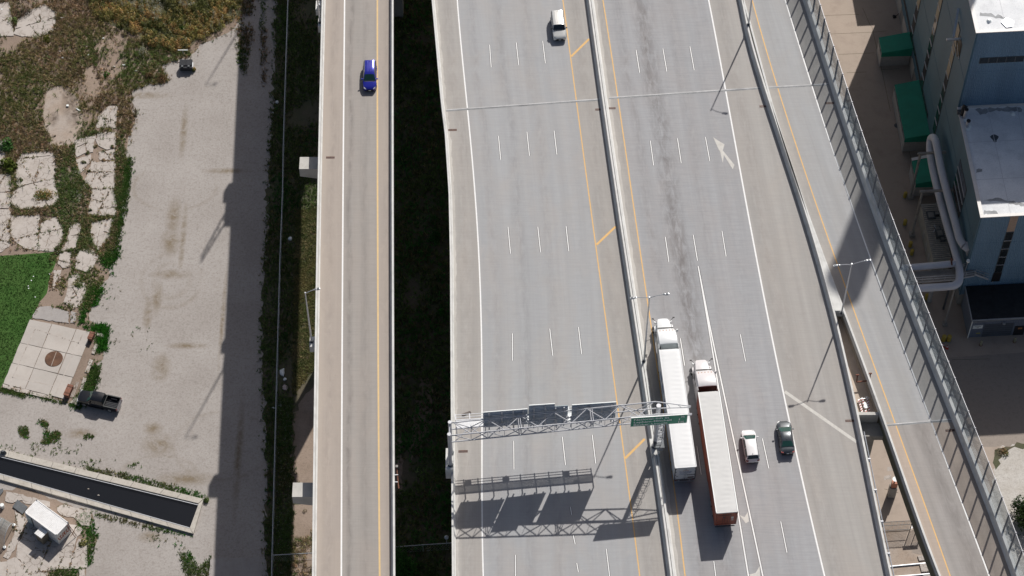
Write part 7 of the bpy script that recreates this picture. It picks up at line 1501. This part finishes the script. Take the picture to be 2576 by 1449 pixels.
# roof stacks on the lower roof
for i, (u, v, h, lab) in enumerate(((2425, 300, 2.2, "grey roof vent pipe with dark cap, taller one in the roof corner"), (2432, 322, 1.6, "grey roof vent pipe with white collar, nearer one in the roof corner"))):
    p = W(u, v, HL - .25); t = thing("roof_vent", lab, "vent pipe", p, local=True, group="vent pipes on the lower roof")
    q = MB(); q.tube([(0, 0, 0), (0, 0, h)], 0.24, 12); q.build("pipe", M['galv'], t, smooth=40); q = MB(); q.tube([(0, 0, 0.02), (0, 0, .35)], [0.55, 0.3], 12); q.build("collar", M['sign_white'], t); q = MB(); q.cyl((0, 0, h + .05), .30, .14, 12); q.build("cap", M['black'], t)
p = W(2419, 292, HL - .25); t = thing("exhaust_fan", "dark round exhaust fan outlet at the roof corner against the wall", "exhaust", p, local=True); q = MB(); q.tube([(0, 0, 0), (0, 0, 1.4), (.3, .4, 1.9)], [.3, .3, .38], 12); q.build("outlet", M['black'], t); q = MB(); q.box((-.3, .1, .8), (.9, .5, .5)); q.build("motor", M['steel_dark'], t)
for i, (u, v, lab) in enumerate(((2488, 53, "round white roof drain dome on the sunlit upper roof"), (2437, 317, "small white roof vent near the two vent pipes"), (2548, 286, "small roof vent close under the blue wall"))):
    p = W(u, v, (HU if i == 0 else HL) - .25); q = MB(); q.tube([p, p + Vector((0, 0, .12)), p + Vector((0, 0, .35))], [.42, .3, .18], 12); props(q.build("roof_vent", M['sign_white'], origin=p), lab, "roof vent")
p = W(2502, 348, HL - .25); q = MB(); q.add([p + Vector((.5 * math.cos(a) * (1 + .4 * math.sin(3 * a)), .7 * math.sin(a), .012)) for a in np.linspace(0, 6.28, 14, endpoint=False)], [tuple(range(14))]); props(q.build("roof_stain", M['steel_dark'], origin=p), "dark stain on the lower roof", "stain")
p = W(2535, 58, HU - .25); q = MB(); q.prism([(p.x + .9 * math.cos(a), p.y + .9 * math.sin(a)) for a in (0.2, 1.6, 3.0, 4.4, 5.4)], HU - .25, HU - .1); props(q.build("roof_patch", M['galv'], origin=p), "grey metal patch on the sunlit upper roof", "roof patch")
# ---- white insulated pipes and their supports
M['pipe'] = mat('white_pipe_jacket', (0.58, 0.60, 0.66), 0.5, 0.0, var=0.06, scale=0.5)
pa = [W(2425, 618, 12.0), W(2414, 600, 12.0), W(2405, 566, 12.0), W(2387, 500, 12.0), W(2369.6, 433, 12.0), W(2359, 380, 12.0), W(2354, 357, 11.8), W(2348, 346, 11.2), W(2341, 352, 10.3), W(2340, 385, 9.6), W(2350, 440, 9.5), W(2366, 505, 9.5), W(2385, 575, 9.5), W(2399, 620, 9.5), W(2411, 665, 9.5), W(2414, 690, 9.5), W(2412, 708, 9.5), W(2403, 717, 9.5), W(2390, 720, 9.5), W(2350, 723, 9.5), W(2240, 730, 9.5), W(2140, 735, 9.5)]
pp1 = thing("insulated_pipe", "long white insulated pipe looping down the wall and out under the noise wall", "pipe", (pa[0].x, pa[0].y, 0), group="white pipes of the works")
def smooth_path(P, n=4):
    out = []
    for i in range(len(P) - 1):
        p0, p1, p2, p3 = P[max(i - 1, 0)], P[i], P[i + 1], P[min(i + 2, len(P) - 1)]
        for k in range(n):
            t_ = k / n; out.append(0.5 * ((2 * p1) + (p2 - p0) * t_ + (2 * p0 - 5 * p1 + 4 * p2 - p3) * t_ ** 2 + (3 * p1 - p0 - 3 * p2 + p3) * t_ ** 3))
    return out + [P[-1]]
q = MB(); q.tube(smooth_path(pa), 0.56, 14); q.build("pipe", M['pipe'], pp1, smooth=60)
e_ = pa[0]; we = W(2436, 626, 11.8); q = MB(); q.tube([e_, we], 0.56, 14); q.build("elbow", M['pipe'], pp1, smooth=60); q = MB(); q.box(we, (0.5, 1.5, 1.5), BRZ); q.build("wall_collar", M['galv'], pp1)
pb = [W(2412, 668, 9.2), W(2404, 664, 9.4), W(2392, 664, 9.5), W(2350, 668, 9.5), W(2250, 676, 9.5), W(2150, 684, 9.5)]
pp2 = thing("insulated_pipe", "straight white insulated pipe behind the steel walkway", "pipe", (pb[1].x, pb[1].y, 0), group="white pipes of the works")
q = MB(); q.tube(smooth_path(pb), 0.50, 14); q.build("pipe", M['pipe'], pp2, smooth=60); q = MB(); q.cyl(pb[2] + Vector((0, 0, .65)), .14, .8, 8); q.box(pb[2] + Vector((0, 0, .6)), (.2, 1.2, .15)); q.build("valve", M['rust'], pp2)
for i, (ub, vb, ut, vt, uw, vw) in enumerate(((2289.6, 497.6, 2320.7, 377, 2372, 375), (2294, 592, 2324, 471, 2402, 466))):
    b_ = W(ub, vb); hts = 11.0; t = thing("pipe_support", ("far", "near")[i] + " steel pole and beam carrying the white pipes", "pipe support", b_, group="pipe supports")
    q = MB(); q.tube([b_, b_ + Vector((0, 0, hts))], 0.2, 10); q.build("pole", M['galv_paint'] if False else M['conc_dark'], t); q = MB(); q.box(b_ + Vector((0, 0, .25)), (.8, .8, .5)); q.build("footing", M['conc_dark'], t)
    c_ = b_ + Vector((0, 0, hts)); lx_, ly_ = loc(c_); d_ = c_ + e1 * (-lx_); q = MB(); q.beam(c_ - e1 * .4, d_, .3, .3); q.build("beam", M['conc_dark'], t)
for (u, v, h, lab) in ((2376, 816, 9.0, "slim steel pole under the elbow of the long white pipe"),):
    b_ = W(u, v); t = thing("pipe_support", lab, "pipe support", b_, group="pipe supports"); q = MB(); q.tube([b_, b_ + Vector((0, 0, h))], 0.14, 8); q.build("pole", M['conc_dark'], t); q = MB(); q.box(b_ + Vector((0, 0, .2)), (.7, .7, .4)); q.build("footing", M['conc_dark'], t)
# ---- steel walkway with stairs and railings
WZ = 8.6; wa, wb_ = W(2230, 702, WZ), W(2402, 690, WZ); wc = W(2448, 682, WZ + .2); wd_ = W(2491, 697, 5.6); we2 = W(2520, 692, 5.6)
wk = thing("steel_walkway", "grey steel walkway with railings and stairs down to the wall door", "walkway", (wb_.x, wb_.y, 0))
def deckseg(a, b, w, z2=None):
    d = (b - a); n = Vector((-d.y, d.x, 0)).normalized() * w / 2
    q = MB(); q.beam(a, b, w, 0.1); q.build("tread_plate", M['conc_dark'], wk)
    for s_ in (-1, 1):
        for h in (0.55, 1.1): q = MB(); q.beam(a + n * s_ + Vector((0, 0, h)), b + n * s_ + Vector((0, 0, h)), .055, .055); q.build("rail", M['galv'], wk)
        q = MB(); q.beam(a + n * s_ + Vector((0, 0, -.1)), b + n * s_ + Vector((0, 0, -.1)), .1, .25); q.build("stringer", M['galv_paint'], wk)
        k = max(2, int(d.length / 1.6))
        for i in range(k + 1): p = a.lerp(b, i / k) + n * s_; q = MB(); q.beam(p, p + Vector((0, 0, 1.1)), .055, .055); q.build("rail_post", M['galv'], wk)
deckseg(wa, wb_, 1.7); deckseg(wb_, wc, 1.5); deckseg(wc, wd_, 1.1); deckseg(wd_, we2, 1.5)
q = MB()
for i in range(10): p = wc.lerp(wd_, (i + .5) / 10); q = MB(); q.box(p + Vector((0, 0, .08)), (.28, 1.0, .05), BRZ); q.build("stair_tread", M['galv'], wk)
p = W(2424, 693, WZ); q = MB(); q.tube([p, p + Vector((.1, .1, 3.4))], .04, 6); t = thing("walkway_lamp", "small white globe lamp on a thin pole at the walkway", "lamp", p); q.build("pole", M['galv'], t); q = MB(); q.cyl(p + Vector((.1, .1, 3.5)), .25, .3, 10); q.build("globe", M['sign_white'], t)
for u, v in ((2320, 698), (2396, 694)): b_ = W(u, v, WZ); q = MB(); q.box((b_.x, b_.y, WZ / 2 - .1), (.25, .25, WZ - .2)); q.build("column", M['steel_dark'], wk)
# ---- equipment container with corrugated roof
cz = 3.6; c4 = [W(2254 + .2222 * x, y, cz) for x, y in ((285, 322 + .2222 * 870), (485, 322 + .2222 * 850), (640, 617 + .2222 * 150), (412, 617 + .2222 * 168))]
cen = sum(c4, Vector()) / 4; ly = ((c4[0] - c4[3]) + (c4[1] - c4[2])) / 2; L = ly.length; Wc = ((c4[1] - c4[0]).length + (c4[2] - c4[3]).length) / 2 * .93; rz = math.atan2(ly.y, ly.x)
t = thing("equipment_container", "long beige equipment container with corrugated grey roof under the white pipes", "container", (cen.x, cen.y, 0), rz, local=True)
M['beige'] = mat('beige_panel', (0.40, 0.38, 0.33), .7, var=.1); q = MB(); q.box((0, 0, cz / 2 - .06), (L, Wc, cz - .12)); q.build("body", M['beige'], t)
q = MB(); q.box((0, 0, cz - .03), (L + .1, Wc + .1, .06)); rf = q.build("roof", M['conc_dark'], t)
M['ribm'] = mat('weathered_rib', (0.46, 0.42, 0.37), .7, var=.25); n = int(L / .34)
for k in range(n): q = MB(); q.box((-L / 2 + (k + .5) * L / n, 0, cz + .035), (.15, Wc, .08)); q.build("roof_rib", M['ribm'], rf)
for (x, y, sx, sy, h) in ((L * .28, .3, 1.3, 1.2, .3), (L * .3, -.6, .7, .7, .4), (.2, -.2, .8, .8, .5), (-.8, -.3, 1.2, 1.1, .7), (-1.6, -.6, .7, .7, .45)):
    q = MB(); q.box((x, y, cz + h / 2 + .05), (sx, sy, h)); u_ = q.build("roof_unit", M['steel_dark'], t); q = MB(); q.box((x, y, cz + h + .07), (sx * .7, sy * .7, .05)); q.build("unit_grille", M['conc_dark'], u_)
q = MB(); q.tube([(1.0, .2, cz), (.6, .3, cz + .8), (.2, .1, cz + .5), (-.3, .5, cz + .3)], .08, 6); q.build("bent_pipe", M['galv'], t)
for k in range(3): q = MB(); q.box((-L * .3 + k * 2.0, Wc / 2 + .03, 1.3), (.7, .06, 2.0)); q.build("side_door", M['plaster'], t)
# ---- small dark shed
SZ = 4.7; s0, s1, s2, s3 = W(2447, 804, SZ), W(2429.6, 715, SZ), W(2574, 705, SZ), W(2447 + 155, 792, SZ)
slx, sly = loc(s0)[0], loc(s0)[1]; sy1 = loc(s1)[1]; 
shd = thing("garage_shed", "small dark blue shed with black tar roof and roller door in the shade", "shed", (BC.x, BC.y, 0), BRZ, local=True)
x0, y0, y1, x1 = slx, sly, min(sy1, -0.15), slx + 16
bbox("wall", x0, x1, y0, y1, 0, SZ - .02, M['siding_s'], shd); bbox("roof", x0 - .1, x1, y0 - .1, y1, SZ - .015, SZ + .16, M['tar'], shd)
bbox("gutter", x0 - .1, x1, y0 - .24, y0 - .105, SZ - .1, SZ + .1, M['galv'], shd); bbox("downpipe", x0 - .06, x0 + .06, y0 - .16, y0 - .04, 0, SZ - .3, M['sign_white'], shd); bbox("edge_trim", x0 - .2, x0 - .105, y0 - .1, y1, SZ - .05, SZ + .2, M['galv'], shd)
q = MB(); q.beam((x0 + .1, y0 - .12, SZ - .5), (x0 + 9, y0 - .12, SZ - .15), .12, .1); q.build("conduit", M['galv'], shd)
bbox("roller_door", x0 + 2.0, x0 + 6.2, y0 - .05, y0 - .004, 0.05, 3.3, mat('roller_door', (0.085, 0.10, 0.125), .5), shd)
for k in range(1, 6): bbox("door_seam", x0 + 2.0, x0 + 6.2, y0 - .062, y0 - .052, .55 * k, .55 * k + .03, M['black'], shd)
bbox("side_door", x0 + 6.5, x0 + 8.0, y0 - .06, y0 - .004, 0, 2.4, M['black'], shd); bbox("door_sign", x0 + 7.0, x0 + 7.6, y0 - .075, y0 - .064, 1.6, 2.0, M['decal_yellow'], shd); bbox("warning_sign", x0 + 1.1, x0 + 1.7, y0 - .03, y0 - .004, .9, 1.1, mat('yellow_sign', (.45, .4, .08), .6), shd)
bbox("notice_board", x0 + .35, x0 + 1.75, y0 - .05, y0 - .004, 2.3, 3.1, M['sign_white'], shd)
for k, w_ in enumerate((.9, .3)): bbox("notice_text", x0 + 1.05 - w_ / 2, x0 + 1.05 + w_ / 2, y0 - .06, y0 - .052, 2.8 - k * .28, 2.88 - k * .28, M['decal_dark'], shd)
q = MB(); q.cyl((x0 + 4.6, y0 - .3, 3.75), .22, .25, 10); q.build("wall_lamp", M['galv'], shd)
# ---- bollards and cones
M['yel'] = mat('yellow_bollard_paint', (0.42, 0.31, 0.05), .6, var=.12, dirt=.2); M['cream'] = mat('cream_bollard_paint', (0.36, 0.33, 0.22), .7, var=.12, dirt=.3)
def bollard(u, v, r, h, m, lab):
    p = W(u, v); t = thing("bollard", lab, "bollard", p, local=True, group="bollards in the yard"); q = MB(); q.tube([(0, 0, 0), (0, 0, h), (0, 0, h + .08)], [r, r, r * .5], 12); q.build("post", M[m], t, smooth=40); q = MB(); q.cyl((0, 0, .03), r * 1.5, .06, 12); q.build("base", M['rust'] if m == 'cream' else M['conc_dark'], t)
for a in ((2373, 857, .32, 1.2, 'yel', "yellow bollard near the cones, left one of the pair"), (2386, 857, .32, 1.2, 'yel', "yellow bollard near the cones, right one of the pair"), (2467, 868, .17, 1.0, 'cream', "cream bollard in front of the roller door with rust stain"), (2552, 860, .17, 1.0, 'cream', "cream bollard in front of the shed side door at the right edge"),
          (2276, 496, .28, 1.1, 'yel', "yellow bollard beside the far pipe support foot"), (2275.5, 565, .28, 1.1, 'yel', "yellow bollard alone beside the near pipe support"), (2289, 620, .28, 1.1, 'yel', "yellow bollard below the near pipe support, upper of two"), (2293, 640, .28, 1.1, 'yel', "yellow bollard below the near pipe support, lower of two"), (2330, 752, .28, 1.1, 'yel', "yellow bollard under the white pipe beside the pinkish one"), (2337, 757, .3, 2.4, 'plaster', "tall pinkish white bollard under the long white pipe")): bollard(*a)
M['cone'] = mat('cone_orange', (0.45, 0.05, 0.03), .6)
for u, v, lab in ((2372, 872, "orange traffic cone below the yellow bollard pair, left one"), (2382, 876, "orange traffic cone below the yellow bollard pair, right one")):
    p = W(u, v); t = thing("traffic_cone", lab, "traffic cone", p, local=True, group="traffic cones"); q = MB(); q.tube([(0, 0, .03), (0, 0, .75)], [.2, .04], 10); q.build("cone", M['cone'], t); q = MB(); q.tube([(0, 0, .4), (0, 0, .55)], [.135, .1], 10); q.build("white_band", M['sign_white'], t); q = MB(); q.box((0, 0, .02), (.45, .45, .04)); q.build("base", M['cone'], t)
# ---- tall chimney behind the building (outside the frame, its shadow lies on the slip road)
tip = W(2117, 733, ZD); ch_h = 84.0; cx, cy = tip.x + .42 * ch_h, tip.y + 1.03 * ch_h
t = thing("chimney", "tall round concrete power station chimney rising behind the works building", "chimney", (cx, cy, 0))
q = MB(); q.tube([(cx, cy, 0), (cx, cy, 50), (cx, cy, ZD + ch_h)], [3.6, 3.0, 2.45], 28); q.build("shaft", M['conc'], t, smooth=40); q = MB(); q.tube([(cx, cy, ZD + ch_h - 3), (cx, cy, ZD + ch_h + .05)], [2.6, 2.55], 28); q.build("rim", M['conc_dark'], t)
# ---- under the fork: barricade, crossbar on the sunken slab
def onslab(u, v): return W(u, v, gz)
bt = thing("road_barricade", "red and white striped road barricade lying on the sunken slab between the barriers", "barricade", onslab(2170, 1020))
Z6 = lambda x, y: (3140 * .6708 + x * .1851, 1320 * .6708 + y * .1851)
M['stripe_red'] = mat('barricade_red', (0.36, 0.09, 0.075), .6)
for i, (a, b) in enumerate((((288, 660), (340, 845)), ((330, 645), (388, 840)), ((390, 635), (432, 835)))):
    a, b = onslab(*Z6(*a)) + Vector((0, 0, .3 + .1 * i)), onslab(*Z6(*b)) + Vector((0, 0, .3 + .1 * i)); q = MB(); q.beam(a, b, .26, .04); bd = q.build("board", M['sign_white'], bt)
    d = (b - a).normalized(); n = Vector((-d.y, d.x, 0)); L_ = (b - a).length
    for k in range(6):
        c_ = a + d * (L_ * (k + .4) / 6) + Vector((0, 0, .024)); q = MB(); q.add([c_ + n * .13 + d * -.05, c_ + n * .13 + d * .14, c_ - n * .13 + d * .30, c_ - n * .13 + d * .11], [(0, 1, 2, 3)]); q.build("stripe", M['stripe_red'], bd)
a, b = onslab(*Z6(300, 675)) + Vector((0, 0, .65)), onslab(*Z6(430, 660)) + Vector((0, 0, .65)); q = MB(); q.beam(a, b, .07, .07); q.beam(a + Vector((.1, 0, -.3)), a + Vector((.1, 0, .1)), .06, .06); q.build("frame", M['galv'], bt)
q = MB(); q.add([onslab(*Z6(*p)) + Vector((0, 0, .58)) for p in ((360, 705), (418, 750), (402, 790), (380, 800), (350, 780))], [(0, 1, 2, 3, 4)]); q.build("arrow_panel", M['sign_white'], bt)
a, b = onslab(*Z6(250, 465)) + Vector((0, 0, 1.0)), onslab(*Z6(425, 445)) + Vector((0, 0, 1.0)); cbx = thing("rusty_crossbar", "rusty steel crossbar with clamps bridging the gap between the forking barriers", "crossbar", a)
q = MB(); q.tube([a, b], .1, 8); q.build("bar", M['rust'], cbx)
for p in (a, b): q = MB(); q.beam(p, p + Vector((0, .35, 1.0)), .14, .14); q.box(p + Vector((0, .4, 1.05)), (.4, .14, .14)); q.build("clamp", M['rust'], cbx)
# ---- ground seen through the fork: pillar, turnstile gate, rails
p = W(2236, 1247); q = MB(); pil = thing("gate_pillar", "concrete card reader pillar with orange box and white lamp seen through the fork", "pillar", p, local=True)
q.box((.3, 0, 1.3), (1.0, .8, 2.6)); q.build("pillar", M['conc_dark'], pil); q = MB(); q.box((.35, .05, 3.2), (.75, .6, 1.2)); q.build("orange_box", mat('orange_box', (.42, .16, .09), .6), pil); q = MB(); q.tube([(.3, .1, 3.8), (.3, .1, 4.2), (.3, .1, 4.5)], [.1, .12, .4], 10); q.build("lamp", M['sign_white'], pil)
ga_, gb_ = W(2216, 1337), W(2330, 1330); d = (gb_ - ga_); L_ = d.length; d.normalize(); gt = thing("turnstile_gate", "dark steel bar fence with a full height turnstile gate seen through the fork", "gate", ga_)
q = MB(); 
for h in (.15, 1.6, 2.6): q = MB(); q.beam(ga_ + Vector((0, 0, h)), ga_ + d * 3.9 + Vector((0, 0, h)), .06, .06); q.build("rail", M['steel_dark'], gt)
for i in range(24): p = ga_ + d * (.16 * i + .05); q = MB(); q.beam(p, p + Vector((0, 0, 2.75)), .035, .035); q.build("bar", M['rust'] if i % 3 == 0 else M['steel_dark'], gt)
for i in range(9): p = ga_ + d * (5.9 + .16 * i); q = MB(); q.beam(p, p + Vector((0, 0, 2.75)), .035, .035); q.build("bar", M['steel_dark'], gt)
q = MB(); q.box(ga_ + d * 4.9 + Vector((0, 0, 2.75)), (2.0, .5, .14), math.atan2(d.y, d.x)); q.build("header", M['sign_white'], gt)
for k in (4.0, 4.9, 5.8): p = ga_ + d * k; q = MB(); q.beam(p, p + Vector((0, 0, 2.7)), .1, .1); q.build("turnstile_post", M['steel_dark'], gt)
for k in range(14):
    h = .3 + k * .17; q = MB(); q.beam(ga_ + d * 4.05 + Vector((0, 0, h)), ga_ + d * 4.85 + Vector((0, .25, h)), .03, .03); q.build("turnstile_arm", M['galv'], gt); q = MB(); q.beam(ga_ + d * 4.95 + Vector((0, 0, h)), ga_ + d * 5.75 + Vector((0, -.25, h)), .03, .03); q.build("turnstile_arm", M['galv'], gt)
sheet("rail_ballast", ragged(Wl([(2215, 1340), (2250, 1320), (2280, 1372), (2300, 1400), (2330, 1420), (2420, 1500), (2200, 1500)]), .5, .15, 70), .014, M['stone_white'] if False else M['sand'], "brown stony ground beside the rail track")
sheet("tar_patch", ragged(Wl([(2284, 1372), (2320, 1360), (2360, 1362), (2360, 1395), (2312, 1396), (2296, 1388)]), .4, .08, 71), .018, M['yard_grey'], "dark asphalt patch beside the rail track")
for (a, b) in (((2210, 1429), (2420, 1409)), ((2215, 1455), (2420, 1438))):
    a, b = W(*a), W(*b); q = MB(); q.beam(a + Vector((0, 0, .12)), b + Vector((0, 0, .12)), .12, .2); q.beam(a + Vector((0, 0, .03)), b + Vector((0, 0, .03)), .3, .05); props(q.build("steel_rail", M['galv'], origin=a), ("upper", "lower")[0 if a.y > W(2215, 1440).y else 1] + " steel rail of the track seen through the fork", "rail", "rails of the track")
cp = thing("crossing_panels", "pale timber crossing panels between the rails seen through the fork", "crossing", W(2330, 1430))
for L_ in ([(2308, 1400), (2350, 1396), (2352, 1407), (2312, 1412)], [(2312, 1417), (2420, 1407), (2424, 1432), (2318, 1440)], [(2322, 1449), (2420, 1440), (2424, 1470), (2326, 1478)]):
    P = Wl(L_); q = MB(); q.prism([(p.x, p.y) for p in P], .0, .2); q.build("panel", M['slab'], cp)
# big bush behind the noise wall, low shrubs
tb = W(2580, 1310)
rg = np.random.default_rng(77); k = 22; a_, r_ = rg.uniform(0, 6.28, k), 2.3 * np.sqrt(rg.uniform(0, 1, k))
tr = thing("broadleaf_tree", "dense dark green bushy tree beyond the noise wall at the right edge", "tree", (tb.x, tb.y, 0))
V, F, C = leaves(tb.x + r_ * np.cos(a_), tb.y + r_ * np.sin(a_), rg.uniform(.8, 1.4, k), rg.uniform(2.0, 3.6, k), 150, .14, [(.018, .04, .012), (.03, .055, .015), (.022, .05, .02)], 78, z0=.6); raw_mesh("crown", V, F, C, tr, origin=tb)
q = MB(); q.tube([tb, tb + Vector((.1, 0, 1.2)), tb + Vector((0, .2, 2.4))], [.18, .14, .06], 8)
for i in range(5): q.tube([tb + Vector((0, 0, .8)), tb + Vector((1.4 * math.cos(i * 1.3), 1.4 * math.sin(i * 1.3), 2.2))], [.07, .02], 5)
q.build("trunk", mat_stem, tr)
bush(2522, 1140, .9, .6, GRN + BR, "dark low shrub at the corner of the pale stones", 260, seed=60)
